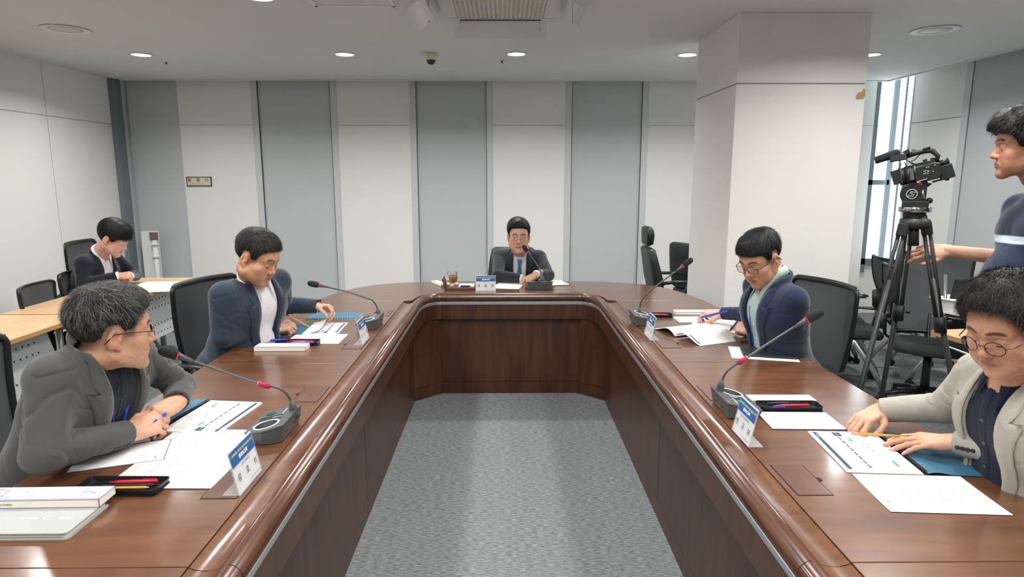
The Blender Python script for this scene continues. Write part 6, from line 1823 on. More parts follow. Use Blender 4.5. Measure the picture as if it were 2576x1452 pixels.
# 4. chairman at the head of the table
c_char = cloth('dark_slate_cloth', '262D33', '20262C', cs=260)
m_tie = cloth('blue_tie_cloth', '4E7FB4', '44729F', cs=300)
p4, HT4, MT4, _ = person('person in a dark suit and blue tie at the head of the table',
    (0.115, 5.48, 0.52), (0.125, 5.29, 0.945), -90,
    dict(c=AY(1305, 597, 5.12), az=-91, pitch=2, roll=-2, s=1.06),
    {'R': dict(elbow=(-0.055, 5.08, 0.825), wrist=(0.13, 5.02, 0.808), dir=(1, 0.1, 0), back=(0, -0.2, 1), pose=FIST, h=0.0035, btn=False),
     'L': dict(elbow=(0.355, 5.10, 0.820), wrist=(0.252, 4.99, 0.846), dir=(-0.80, -0.30, -0.42), back=(-0.25, -0.45, 0.85), pose=RELAX, s=1.0, h=0.003, btn=False)},
    dict(cloth=c_char, shirt=s_white, tie=m_tie, skin='D0A28E', flush='C98C7A', hair='191817', top=0.021, side=0.006, front=0.010, hz=0.078, ez=0.036, bz=-0.050, burn=0.006, temple=0.062, part=-0.03, clump=0.003, nstr=1800, slen=0.030, lift=0.15, mess=0.15, sweep=(0.8, -0.4, 0),
         open=0.75, mouth=0.002, fat=0.003, cuff=0.014, hh=0.0034, v=[(0.0, 0.045), (0.15, 0.048), (0.30, 0.050), (0.50, 0.058), (0.60, 0.074)], fold=0.8, tw=1.03, w=0.99), h=0.0075)
glasses(p4, HT4, mat('thin_gold_frame', 'B9B2A8', 0.25, metal=0.9), r=(0.0235, 0.0185), th=0.0007)
b = MB(); b.M = MT4; b.mat(mat('pale_pin', 'D8D2C4', 0.4)).box((-0.100, 0.108, 0.395), (0.020, 0.004, 0.014)); b.build('lapel_pin', None, p4)
b = MB(); b.mat(mat('gold_ring', 'D9B25A', 0.2, metal=1.0))
rr_ = Vector((0.252, 4.99, 0.846)) - p4.location + Vector((-0.80, -0.30, -0.42)).normalized() * 0.112
b.tube([rr_ + Vector((-0.80, -0.30, -0.42)).normalized() * k for k in (-0.002, 0.003)], 0.0112, 16, caps=False)
b.build('finger_ring', None, p4)

# 5. man writing in the dark blue suit, right
c_blue = cloth('ink_blue_cloth', '202C44', '1D283F', cs=900)
s_mint = cloth('mint_shirt_cloth', 'A9BDB8', None, 0.1)
p5, HT5, MT5, _ = person('person in an ink blue suit and mint shirt, writing in a notebook',
    (1.42, 3.06, 0.60), (1.280, 3.005, 1.060), -170,
    dict(c=AY(1915, 652, 2.99), az=-150, pitch=26, roll=3, s=1.03),
    {'R': dict(elbow=(1.36, 3.40, 0.862), wrist=(1.235, 3.545, 0.838), dir=(-0.93, 0.22, 0.0), back=(-0.15, -0.15, 0.95), pose=WRITE, s=1.0, btn=False),
     'L': dict(elbow=(1.345, 2.90, 0.868), wrist=(1.265, 3.16, 0.832), dir=(-0.50, 0.85, 0.02), back=(-0.25, -0.35, 0.9), pose=FIST, s=1.0, bside=(-0.3, -0.8, -0.5))},
    dict(cloth=c_blue, shirt=s_mint, skin='CF9F7F', hair='1A1A1B', grey=0.0, top=0.017, side=0.005, front=0.009, hz=0.062, ez=0.044, bz=-0.040, burn=0.012, temple=0.050, nstr=2600, slen=0.028, lift=0.25, mess=0.3, fade=0.7, hh=0.0031, folds=0.9,
         v=[(0.0, 0.022), (0.15, 0.030), (0.30, 0.042), (0.50, 0.060), (0.60, 0.074)], collar_gap=0.016, fold=1.2, tw=0.95, arm=0.96, hskin='D3A78E', cbm=mat('navy_button', '1A2230', 0.4)), h=0.0058)
glasses(p5, HT5, mat('dark_frame', '2B2E33', 0.3), r=(0.0245, 0.0175), rect=True, th=0.0012)
b = MB(); b.M = MT5; b.mat(mat('pale_pin', 'D8D2C4', 0.4)).box((-0.088, 0.104, 0.425), (0.018, 0.004, 0.018)); b.mat(m_blk).box((-0.088, 0.1065, 0.425), (0.006, 0.002, 0.006)); b.build('lapel_pin', None, p5)
b = MB(); b.M = MT5; b.mat(MATS['blue_ribbon']).tube([(0.03, 0.11, 0.44), (0.022, 0.128, 0.36), (0.012, 0.14, 0.24), (0.006, 0.15, 0.14)], 0.0025, 6); b.build('lanyard', None, p5)
pen('blue pen in the writing hand of the man in the ink blue suit', AY(1829, 783, 3.36), AY(1757, 800, 3.46), m_bluep)

# 6. man in the beige jacket, right foreground
c_beige = cloth('oatmeal_linen_cloth', 'B5B1A6', '98948A', 0.2, 0.5, 900, 900)
s_navy2 = cloth('ink_shirt_cloth', '161E2C', '1C2434', 0.1, cs=500)
p6, HT6, MT6, _ = person('person in an oatmeal linen jacket and round glasses, hands on a report',
    (1.56, 1.67, 0.60), (1.400, 1.665, 1.020), 178,
    dict(c=AY(2543, 824, 1.60), az=-163, pitch=22, roll=0, s=1.0),
    {'R': dict(elbow=(1.42, 1.945, 0.872), wrist=(1.262, 2.035, 0.828), dir=(-0.86, -0.40, -0.20), back=(-0.25, -0.10, 0.95), pose={'index': (30, 34, 20, -4), 'middle': (24, 30, 16, 0), 'ring': (28, 30, 16, 4), 'little': (30, 30, 16, 8), 'thumb': [(-0.022, 0.022, -0.010), (-0.046, 0.048, -0.020), (-0.050, 0.076, -0.030), (-0.046, 0.098, -0.036)]}, s=1.0, h=0.0020, btn=False),
     'L': dict(elbow=(1.50, 1.53, 0.858), wrist=(1.345, 1.785, 0.824), dir=(-0.90, 0.42, -0.14), back=(-0.12, -0.05, 0.98), pose=FLAT, s=0.98, h=0.0020, bside=(0.0, -1, 0.05))},
    dict(cloth=c_beige, shirt=s_navy2, trousers=m_blkm, skin='CA9B7E', hair='1F1C1B', grey=0.12, greycol='5A5048', top=0.024, side=0.012, front=0.012, hz=0.086, ez=0.030, bz=-0.055, burn=-0.004, temple=0.050, clump=0.005, nstr=8000, slen=0.045, swid=0.0008, lift=0.35, curl=0.12, mess=0.55, sweep=(-0.5, 0.6, 0),
         fade=0.55, fat=0.008, w=1.05, v=[(0.0, 0.085), (0.15, 0.080), (0.30, 0.074), (0.50, 0.070), (0.60, 0.078)], collar_gap=0.022, wingx=0.055, tw=1.05, arm=1.14, fold=1.1, belly=0.02, stubble=0.1, folds=0.6, hskin='D2A488', neck=0.060,
         buttonm=mat('grey_ring_button', '6E747C', 0.3, metal=0.4)), h=0.0048)
glasses(p6, HT6, mat('bronze_frame', '3A3330', 0.3, metal=0.6), r=(0.0235, 0.0195), th=0.0011, z0=-0.004, arm_m=mat('brushed_arm', '8A857C', 0.25, metal=1.0))
pencil('yellow pencil under the fingers of the man in the oatmeal jacket', AY(2303, 1100, 1.84), AY(2143, 1090, 1.93))
b = MB(); b.M = MT6; b.mat(mat('pocket_beige', 'B9A688', 0.8, color2='6E5A48', cscale=60)); 
for k in range(3): b.ball((-0.115 + 0.004 * k, 0.128, 0.215 + 0.006 * k), 1.0, 14, (0.040, 0.014, 0.010))
b.build('pocket_square', None, p6)

# 7. cameraman standing at the right edge
c_polo = mat('navy_polo_cloth', '1D2740', 0.85, spec=0.2, sheen=0.2, attr=True, bump=0.3, bscale=800)
p7, HT7, MT7, _ = person('standing person in a navy polo shirt, one hand on the tripod',
    (2.25, 2.60, 1.02), (2.215, 2.62, 1.475), 172,
    dict(c=AY(2582, 372, 2.62), az=156, pitch=2, roll=0, s=1.04),
    {'R': dict(elbow=(2.30, 2.87, 1.235), wrist=(2.065, 2.95, 1.262), dir=(-0.93, 0.30, -0.05), back=(0.0, -0.75, 0.6), pose={'index': (22, 26, 14, -6), 'middle': (30, 34, 18, 0), 'ring': (36, 38, 20, 3), 'little': (40, 40, 20, 8), 'thumb': [(-0.022, 0.022, -0.010), (-0.048, 0.050, -0.010), (-0.058, 0.078, -0.012), (-0.060, 0.102, -0.016)]}, s=1.02, h=0.003),
     'L': dict(elbow=(2.12, 2.34, 1.20), wrist=(1.98, 2.36, 1.0), dir=(-0.4, 0.1, -0.9), back=(0, -1, 0), pose=RELAX, h=0.004)},
    dict(cloth=c_polo, col='1D2740', short=True, stripe=(0.340, 0.370, 'CFE0EA'), skin='BF8A6E', armskin='C99C84', hair='171515', top=0.036, side=0.018, front=0.016, hz=0.060, ez=0.026, bz=-0.060, burn=-0.004, temple=0.040, clump=0.007, nstr=3200, slen=0.045, curl=0.15, lift=0.30, mess=0.5, fade=0.4,
         belly=0.055, tw=1.06, trousers=m_blkm, fat=0.003, ease=0.012, hem=-0.16, hh=0.0032, hskin='CFA084'), h=0.006, stand=True)
# ================================================================== chairs, side desks, tripod
m_mesh = mat('black_mesh_fabric', '505456', 0.75, alpha=0.84, bump=0.6, bscale=900)
m_seatf = mat('seat_fabric_black', '1F2123', 0.9, bump=0.3, bscale=600)
m_cfr = mat('chair_frame_black', '1B1D1F', 0.35)
m_silver = mat('chair_leg_silver', 'A9ACAD', 0.35, metal=0.7)
def back_pt(x, z, bw, tw_, H, lean, bow):      # x in -1..1, z in 0..1
    w = bw + (tw_ - bw) * z
    return Vector((x * w, -0.21 - lean * z - 0.03 * math.sin(PI * z) + bow * x * x, 0.50 + H * z))
def make_chair(label, loc, rz, group, kind='nest', H=0.46, lean=0.13, name='mesh_chair'):
    t = thing(name, label, 'chair', (loc[0], loc[1], 0), rz, group)
    bw, tw_, bow = 0.20, 0.235, 0.055
    b = MB(); b.mat(m_seatf); b.smooth = True
    n = 10; vs = []; fs = []
    for j in range(n + 1):
        for i in range(n + 1):
            u, v = 2 * i / n - 1, 2 * j / n - 1
            x = 0.24 * u * math.sqrt(1 - 0.28 * v * v); y = 0.23 * v * math.sqrt(1 - 0.28 * u * u)
            e = max(abs(u), abs(v)); vs.append((x, y, 0.475 - 0.030 * max(0, e - 0.75) / 0.25 - (0.02 if v > 0.8 else 0)))
    for j in range(n):
        for i in range(n): a = j * (n + 1) + i; fs.append((a, a + 1, a + n + 2, a + n + 1))
    k = len(vs); vs += [(a * 0.96, c * 0.96, 0.42) for (a, c, d) in vs]
    for j in range(n):
        for i in range(n): a = k + j * (n + 1) + i; fs.append((a, a + n + 1, a + n + 2, a + 1))
    rim = [i for i in range(n)] + [n + (n + 1) * j for j in range(n)] + [(n + 1) * n + i for i in range(n, 0, -1)] + [(n + 1) * j for j in range(n, 0, -1)]
    for i in range(len(rim)): p, q = rim[i], rim[(i + 1) % len(rim)]; fs.append((p, k + p, k + q, q))
    b.add(vs, fs); b.build('seat', None, t)
    # back: frame and mesh
    fr = []
    for z in [i / 8 for i in range(9)]: fr.append(back_pt(-1, z * 0.93, bw, tw_, H, lean, bow))
    for a in range(1, 6):
        th = PI / 2 * a / 6; fr.append(back_pt(-1 + 0.18 * (1 - math.cos(th)), 0.93 + 0.07 * math.sin(th), bw, tw_, H, lean, bow))
    for x in [-0.8 + 1.6 * i / 8 for i in range(9)]: fr.append(back_pt(x, 1.0, bw, tw_, H, lean, bow))
    left = fr[:-9]
    fr += [Vector((-p.x, p.y, p.z)) for p in left[::-1]]
    b = MB(); b.mat(m_cfr).tube(fr, 0.0090, 10, flat=(1.0, 1.6)); b.tube([back_pt(x, 0.0, bw, tw_, H, lean, bow) for x in (-1, -0.5, 0, 0.5, 1)], 0.014, 10); b.build('back_frame', None, t)
    b = MB(); b.mat(m_mesh); b.smooth = True; n = 12; vs = []; fs = []
    for j in range(n + 1):
        for i in range(n + 1): vs.append(back_pt((2 * i / n - 1) * 0.99, j / n, bw, tw_, H, lean, bow))
    k = len(vs); vs += [v + Vector((0, -0.003, 0)) for v in vs]
    for j in range(n):
        for i in range(n): a = j * (n + 1) + i; fs.append((a, a + 1, a + n + 2, a + n + 1)); fs.append((k + a, k + a + n + 1, k + a + n + 2, k + a + 1))
    b.add(vs, fs); b.build('backrest', None, t)
    b = MB(); b.mat(m_cfr).tube([(0, -0.30, 0.62), (0, -0.27, 0.50), (0, -0.20, 0.43), (0, -0.10, 0.41)], [0.02, 0.03, 0.03, 0.025], 10, flat=(2.4, 0.6)); b.build('back_support', None, t)
    for sx in (-1, 1):
        b = MB(); b.mat(m_cfr).tube([(sx * 0.27, -0.16, 0.665), (sx * 0.285, -0.06, 0.675), (sx * 0.285, 0.10, 0.672), (sx * 0.275, 0.13, 0.665)], [0.018, 0.024, 0.024, 0.014], 10, flat=(1.3, 0.45))
        b.build('armrest', None, t)
        b = MB(); b.mat(m_cfr).tube([(sx * 0.22, -0.14, 0.43), (sx * 0.27, -0.14, 0.47), (sx * 0.28, -0.06, 0.60), (sx * 0.28, -0.02, 0.665)], 0.013, 8, flat=(1.5, 0.8)); b.build('armrest_support', None, t)
    def caster(p):
        c = MB(); c.mat(m_cfr); x, y = p
        for s_ in (-1, 1): c.tube([(x + s_ * 0.006, y, 0.026), (x + s_ * 0.022, y, 0.026)], 0.026, 18)
        c.tube([(x, y, 0.035), (x, y, 0.062)], [0.02, 0.010], 12); return c
    if kind == 'nest':
        for sx in (-1, 1):
            b = MB(); b.mat(m_silver).tube([(sx * 0.20, -0.05, 0.42), (sx * 0.235, 0.02, 0.40), (sx * 0.245, 0.16, 0.20), (sx * 0.25, 0.235, 0.062)], 0.014, 10, flat=(1.0, 1.3)); l = b.build('leg', None, t); caster((sx * 0.25, 0.235)).build('caster', None, l)
            b = MB(); b.mat(m_silver).tube([(sx * 0.235, 0.02, 0.40), (sx * 0.25, -0.10, 0.27), (sx * 0.27, -0.22, 0.14), (sx * 0.275, -0.265, 0.062)], 0.014, 10, flat=(1.0, 1.3)); l = b.build('leg', None, t); caster((sx * 0.275, -0.265)).build('caster', None, l)
    else:
        b = MB(); b.mat(m_cfr).tube([(0, 0, 0.42), (0, 0, 0.24), (0, 0, 0.09)], [0.028, 0.026, 0.032], 16); b.box((0, 0, 0.415), (0.20, 0.26, 0.04)); b.build('column', None, t)
        for k in range(5):
            a = 2 * PI * k / 5 + 0.3; x, y = math.cos(a), math.sin(a)
            b = MB(); b.mat(m_cfr).tube([(x * 0.02, y * 0.02, 0.12), (x * 0.16, y * 0.16, 0.105), (x * 0.29, y * 0.29, 0.072)], [0.03, 0.024, 0.017], 8, flat=(1.0, 0.8)); l = b.build('leg', None, t); caster((x * 0.29, y * 0.29)).build('caster', None, l)
    return t
G1 = 'black mesh chairs round the conference table'
make_chair('black mesh chair of the man in the charcoal jacket, back at the left edge', (-1.47, 1.94), R(-86), G1, H=0.57, lean=0.07)
make_chair('black mesh chair with a silver leg behind the man in the slate suit', (-1.40, 3.34), R(-108), G1, H=0.555, lean=0.05)
make_chair('black mesh chair with a shiny curved top rim behind the writing man', (1.42, 3.18), R(104), G1, H=0.565, lean=0.07)
make_chair('black mesh chair under the man in the oatmeal jacket, mostly out of frame', (1.72, 1.67), R(90), G1, H=0.40)
G2 = 'black mesh chairs at the side desks'
make_chair('black mesh chair at the side desks, nearest to the left edge', (-3.08, 4.55), R(-80), G2, H=0.35, lean=0.08)
make_chair('black mesh chair between the leftmost chair and the young reader', (-3.14, 5.05), R(-84), G2, H=0.37, lean=0.08)
make_chair('black mesh chair the young reader sits on, its back against the left wall', (-3.30, 5.36), R(-84), G2, H=0.57, lean=0.06)
# leather chairs
m_lea = mat('black_leather', '25282A', 0.45, bump=0.2, bscale=300)
def leather_chair(label, loc, rz, head=True):
    t = thing('leather_chair', label, 'chair', (loc[0], loc[1], 0), rz, None)
    def pad(name, secs, m=m_lea):
        b = MB(); b.mat(m); b.smooth = True; q = 16; vs = []
        for (y, z, hw, ht, ang) in secs:
            for k in range(q):
                a = 2 * PI * k / q; ca, sa = math.cos(a), math.sin(a); p = 0.5
                X = hw * math.copysign(abs(ca) ** p, ca); T = ht * math.copysign(abs(sa) ** p, sa)
                vs.append((X, y + T * math.cos(ang), z + T * math.sin(ang)))
        fs = [(i * q + k, i * q + (k + 1) % q, (i + 1) * q + (k + 1) % q, (i + 1) * q + k) for i in range(len(secs) - 1) for k in range(q)]
        fs += [tuple(range(q - 1, -1, -1)), tuple(range((len(secs) - 1) * q, len(secs) * q))]
        b.add(vs, fs); return b.build(name, None, t)
    pad('backrest', [(-0.20, 0.50, 0.20, 0.02, 0.1), (-0.205, 0.52, 0.225, 0.045, 0.1), (-0.235, 0.68, 0.235, 0.055, 0.12), (-0.27, 0.84, 0.22, 0.045, 0.15), (-0.295, 0.945, 0.20, 0.040, 0.15), (-0.30, 0.965, 0.17, 0.02, 0.15)])
    if head: pad('headrest', [(-0.305, 0.985, 0.10, 0.015, 0.1), (-0.30, 1.0, 0.135, 0.035, 0.1), (-0.30, 1.08, 0.145, 0.042, 0.0), (-0.305, 1.14, 0.135, 0.035, 0), (-0.308, 1.155, 0.10, 0.015, 0)])
    pad('seat', [(-0.22, 0.46, 0.18, 0.02, PI / 2), (-0.20, 0.46, 0.24, 0.045, PI / 2), (0.0, 0.465, 0.255, 0.05, PI / 2), (0.22, 0.46, 0.24, 0.045, PI / 2), (0.255, 0.455, 0.20, 0.02, PI / 2)])
    for sx in (-1, 1):
        b = MB(); b.mat(m_cfr).tube([(sx * 0.24, -0.20, 0.66), (sx * 0.28, -0.12, 0.68), (sx * 0.29, 0.10, 0.68), (sx * 0.29, 0.17, 0.655), (sx * 0.285, 0.19, 0.60), (sx * 0.27, 0.15, 0.50), (sx * 0.22, 0.05, 0.43)], 0.017, 12, flat=(1.3, 0.9)); b.build('armrest', None, t)
    b = MB(); b.mat(m_cfr).tube([(0, 0, 0.42), (0, 0, 0.25), (0, 0, 0.09)], [0.03, 0.026, 0.032], 16); b.build('column', None, t)
    for k in range(5):
        a = 2 * PI * k / 5 + 0.3; x, y = math.cos(a), math.sin(a)
        b = MB(); b.mat(m_cfr).tube([(x * 0.02, y * 0.02, 0.12), (x * 0.17, y * 0.17, 0.105), (x * 0.31, y * 0.31, 0.072)], [0.03, 0.024, 0.017], 8); l = b.build('leg', None, t)
        c = MB(); c.mat(m_cfr)
        for s_ in (-1, 1): c.tube([(x * 0.31 + s_ * 0.006, y * 0.31, 0.026), (x * 0.31 + s_ * 0.022, y * 0.31, 0.026)], 0.026, 16)
        c.tube([(x * 0.31, y * 0.31, 0.035), (x * 0.31, y * 0.31, 0.07)], 0.01, 8); c.build('caster', None, l)
    return t
leather_chair('empty black leather chair with a headrest by the back wall, side on', (1.62, 5.88), R(-90))
leather_chair('black leather chair behind the man at the head of the table', (0.05, 5.58), R(174), False)
leather_chair('black leather chair almost hidden behind the pillar, only a corner showing', (2.02, 6.35), R(-60), False)

# side desks on the left
m_desk = wood_mat('oak_laminate', 'CBA579', 'D3AF84', 'DAB88E', 0.4, 0.1, (9, 1.2, 9), 4.0)
m_dedge = mat('oak_edge', 'B98E55', 0.5)
m_perf = mat('grey_metal_panel', 'B3B8BA', 0.45, metal=0.2)
m_hole = mat('hole_dark', '3A3E40', 0.9)
def side_desk(label, x0, x1, y0, y1, group, z=0.72, skew=0.0):
    """desk with its long side along y; its front panel faces +x"""
    cx, cy = (x0 + x1) / 2, (y0 + y1) / 2; W = abs(x1 - x0); L = y1 - y0
    t = thing('training_desk', label, 'desk', (cx, cy, 0), skew, group)
    b = MB(); b.mat(m_desk).box((0, 0, z - 0.001), (W - 0.004, L - 0.004, 0.002)); b.mat(m_dedge).box((0, 0, z - 0.014), (W, L, 0.024)); b.build('desktop', None, t)
    b = MB(); b.mat(m_perf)
    px_ = W / 2 - 0.10
    rt = rot3(0, R(-16), 0)
    pc = Vector((px_ - 0.02, 0, z - 0.24)); b.box(pc, (0.004, L - 0.30, 0.34), rt); b.mat(m_hole)
    for i in range(int((L - 0.40) / 0.05)):
        for j in range(5):
            if j == 2: continue
            p = pc + rt @ Vector((0.0026, -L / 2 + 0.22 + 0.05 * i, 0.13 - 0.065 * j)); b.box(p, (0.001, 0.012, 0.012), rt)
    b.build('perforated_panel', None, t)
    b = MB(); b.mat(m_silver).box((0.0, 0, z - 0.045), (0.05, L - 0.3, 0.03)); b.build('cross_beam', None, t)
    b = MB(); b.mat(m_perf).box((-0.06, 0, z - 0.13), (0.22, L - 0.40, 0.012)); b.build('shelf', None, t)
    for sy in (-1, 1):
        y = sy * (L / 2 - 0.12)
        b = MB(); b.mat(m_silver).tube([(0, y, z - 0.04), (0, y, 0.12)], 0.024, 12).tube([(-W * 0.42, y, 0.075), (-0.06, y, 0.115), (0.06, y, 0.115), (W * 0.42, y, 0.075)], 0.018, 10)
        l = b.build('leg', None, t)
        for sx in (-1, 1):
            c = MB(); c.mat(m_cfr).tube([(sx * W * 0.42, y - 0.022, 0.030), (sx * W * 0.42, y + 0.022, 0.030)], 0.030, 16).tube([(sx * W * 0.42, y, 0.04), (sx * W * 0.42, y, 0.075)], 0.010, 8); c.build('caster', None, l)
    return t
GD = 'oak topped side desks along the left wall'
side_desk('oak topped side desk, nearest on the left, empty', -3.28, -2.71, 2.55, 4.10, GD, skew=R(0.6))
side_desk('oak topped side desk under the papers of the young reader', -3.30, -2.73, 4.12, 5.66, GD, skew=R(0.6))
def on_desk(px, py): return AZ(px, py, 0.721)
p = on_desk(410, 716); text_sheet('printed sheets at the far end of the side desk', p.x, p.y, R(-90), 0.30, 0.42, z=0.7215, seed=21, hi=False, lines=6, cover=0.5)
p = on_desk(385, 730); text_sheet('printed sheet nearer than the others on the side desk of the young reader', p.x, p.y, R(-80), 0.22, 0.30, z=0.7235, seed=22, hi=False, lines=5, cover=0.4)
# white unit standing against the back wall
p = AY(376, 582, 7.22)
t = thing('white_cabinet_column', 'narrow white column with a pipe and a small brown grille by the back wall', 'column unit', (p.x, 7.26, 0))
mw = mat('white_enamel', 'DCDEDD', 0.4)
b = MB(); b.mat(mw).box((-0.02, 0, p.z / 2), (0.17, 0.07, p.z)); b.build('casing', None, t, bevel=0.006)
b = MB(); b.mat(mw).cyl((0.055, -0.055, 0.05), (0.055, -0.055, p.z - 0.10), 0.026, seg=18).cyl((0.055, -0.055, p.z - 0.30), (0.055, -0.055, p.z - 0.27), 0.036, seg=18).cyl((0.055, -0.055, p.z - 0.16), (0.055, -0.055, p.z - 0.13), 0.036, seg=18); b.build('pipe', None, t)
b = MB(); b.mat(mat('brown_grille', '6E5F58', 0.6)).box((0.045, -0.045, p.z - 0.055), (0.085, 0.02, 0.085)); b.build('grille', None, t)
p = AZ(440, 832, 0.0)
t = thing('red_box', 'red printed box on the floor beneath the side desk', 'box', (p.x, p.y, 0), R(12))
b = MB(); b.mat(mat('red_card', 'A81E34', 0.5, color2='C23A3A', cscale=14)).box((0, 0, 0.035), (0.24, 0.16, 0.07)); b.build('box_body', None, t, bevel=0.002)
b = MB(); b.mat(mat('gold_print', 'C79A4A', 0.5)).box((-0.02, -0.081, 0.035), (0.09, 0.001, 0.02)); b.build('print', None, t)

# spare chairs crowded behind the pillar on the right
GS = 'spare black mesh chairs crowded behind the pillar'
spare = [(2.66, 4.78, -95, 'nearest the pillar'), (2.76, 5.22, -80, 'second row behind the pillar'), (2.90, 5.66, -85, 'third row, left of the tripod'),
         (3.05, 6.1, -88, 'fourth row, by the corner window'), (3.2, 6.55, -84, 'farthest, beneath the corner window'), (3.40, 5.0, -70, 'between the tripod legs'), (3.62, 5.55, -75, 'right of the others, by the window wall')]
for (x, y, a, w_) in spare:
    make_chair('spare black mesh chair with silver legs, ' + w_, (x, y), R(a - 90 + 70), GS, H=0.40, lean=0.10)
make_chair('large black task chair on a star base behind the tripod', (2.95, 4.28), R(150), None, kind='star', H=0.56, lean=0.14, name='task_chair')
# chair with a chrome frame in front of the cameraman
t = thing('cantilever_chair', 'black chair with a thin chrome frame beside the cameraman', 'chair', (3.22, 3.98, 0), R(200))
b = MB(); b.mat(m_seatf).box((0, -0.22, 0.74), (0.46, 0.03, 0.42), rot3(R(-8))); b.build('backrest', None, t, bevel=0.012)
b = MB(); b.mat(m_seatf).box((0, 0.02, 0.46), (0.46, 0.44, 0.04)); b.build('seat', None, t, bevel=0.012)
for sx in (-1, 1):
    b = MB(); b.mat(m_chrome).tube([(sx * 0.25, -0.25, 0.97), (sx * 0.25, -0.20, 0.50), (sx * 0.25, 0.22, 0.45), (sx * 0.25, 0.26, 0.40), (sx * 0.25, 0.24, 0.03), (sx * 0.25, -0.25, 0.015)], 0.011, 10).tube([(sx * 0.25, -0.23, 0.70), (sx * 0.27, -0.05, 0.70), (sx * 0.27, 0.15, 0.69), (sx * 0.25, 0.20, 0.46)], 0.011, 10); b.build('chrome_frame', None, t)
# side desk on the right with a box of paper
t = side_desk('oak topped desk behind the man in the oatmeal jacket', 2.56, 3.14, 2.62, 3.66, None, skew=R(8))
p = AZ(2425, 800, 0.721)
t = thing('paper_box', 'white printed box of copier paper on the right side desk', 'box', (p.x + 0.10, p.y + 0.1, 0.7205), R(14))
b = MB(); b.mat(m_paper).box((0, 0, 0.045), (0.22, 0.30, 0.09)); b.build('box_body', None, t, bevel=0.002)
text_mesh('A4', 0.05, m_inkd, t, 'lettering', Matrix.Translation((-0.04, -0.1515, 0.045)) @ rot3(R(90)).to_4x4() @ Matrix.Rotation(PI, 4, 'Z'), bold=0.001)
t = thing('paper_sheet', 'white sheet lying on the paper box on the right side desk', 'paper', (p.x + 0.06, p.y + 0.12, 0.812), R(25))
b = MB(); b.mat(m_paper).add(*sheet_mesh(0.21, 0.30, 0.0006, 0.01)); b.build('sheet', None, t)

# tripod with the video camera
YT = 2.96
m_tri = mat('tripod_carbon', '2A2C2D', 0.45, color2='3A3B3A', cscale=60, cstretch=(3, 3, 0.5))
m_cam = mat('camera_body_black', '1E2021', 0.5, bump=0.1, bscale=500)
m_camg = mat('camera_detail_grey', '55595A', 0.5)
TN = Vector((0.553, 0.833, 0)); TE = Vector((0.833, -0.553, 0))      # the camera stands square to the line of sight, pointing left and away
TP = AY(2310, 480, YT)
def T_(px, py, dy=0.0):
    d = ray(px, py); o_ = Vector((0, 0, CH)); t_ = (TN.dot(TP) + dy) / TN.dot(d)
    return o_ + d * t_
foot = Vector((T_(2300, 700).x, T_(2300, 700).y, 0))
t = thing('tripod', 'black carbon video tripod standing behind the right side of the table', 'tripod', foot)
def L_(v): return Vector(v) - foot
top = T_(2302, 552)
b = MB(); b.mat(m_tri).lathe([(0.0001, 0.020), (0.046, 0.020), (0.048, 0.006), (0.062, 0.000), (0.064, -0.030), (0.045, -0.042), (0.0001, -0.048)], L_(top), 24); b.build('spider', None, t)
b = MB(); b.mat(m_chrome).lathe([(0.0001, 0.012), (0.066, 0.012), (0.068, 0.008), (0.068, -0.008), (0.066, -0.012), (0.0001, -0.012)], L_(T_(2301, 527)), 28); b.build('bowl_ring', None, t)
b = MB(); b.mat(m_tri).lathe([(0.0001, 0.02), (0.050, 0.02), (0.045, -0.02), (0.0001, -0.02)], L_(T_(2300, 538)), 24).cyl(L_(T_(2299, 560)), L_(T_(2297, 618)), 0.020, 0.024, 18); b.build('centre_column', None, t)
feet = [(2130, 1090, -0.28), (2212, 1065, -0.62), (2412, 1120, -0.1)]
ftop = [(2262, 568, -0.03), (2283, 566, -0.07), (2330, 566, 0.0)]
fend = [Vector((2.05, 2.93, 0.0)), Vector((1.86, 2.60, 0.0)), Vector((2.42, 2.98, 0.0))]
def leg(tp, lowpx, midpx, ydl):
    a = T_(tp[0], tp[1], tp[2]); m = T_(midpx[0], midpx[1], ydl * 0.5); e = T_(lowpx[0], lowpx[1], ydl)
    d = (m - a).normalized(); k = (e - m); f = m + k * ((m.z - 0.01) / max(0.05, (m.z - e.z)))
    side = d.cross(TN).normalized()
    b = MB(); b.mat(m_tri)
    for s_ in (-1, 1): b.tube([L_(a + side * 0.0115 * s_), L_(m + side * 0.0115 * s_)], 0.0088, 10)
    b.tube([L_(a + d * 0.25), L_(f)], 0.0125, 12)
    l = b.build('leg', None, t)
    b = MB(); b.mat(m_cam).box(L_(a + d * 0.012), (0.046, 0.040, 0.060), Matrix((side, d.cross(side), d)).transposed()); b.build('leg_hinge', None, l, bevel=0.004)
    b = MB(); b.mat(m_cam).tube([L_(m - d * 0.03), L_(m + d * 0.045)], 0.027, 14, flat=(1.3, 0.8)); b.build('leg_lock', None, l)
    b = MB(); b.mat(m_cam).tube([L_(m + d * 0.0 + side * 0.03), L_(m + side * 0.05)], 0.008, 8); b.build('lock_lever', None, l)
    b = MB(); b.mat(m_cam).ball(L_(f), 0.018, 12, (1, 1, 0.5)); b.build('foot', None, l)
leg((2272, 572, -0.04), (2165, 975, -0.10), (2212, 800, 0), -0.16)
leg((2288, 566, 0.05), (2217, 1010, -0.20), (2260, 782, 0), 0.10)
leg((2330, 568, 0.0), (2392, 960, 0.05), (2363, 812, 0), 0.06)
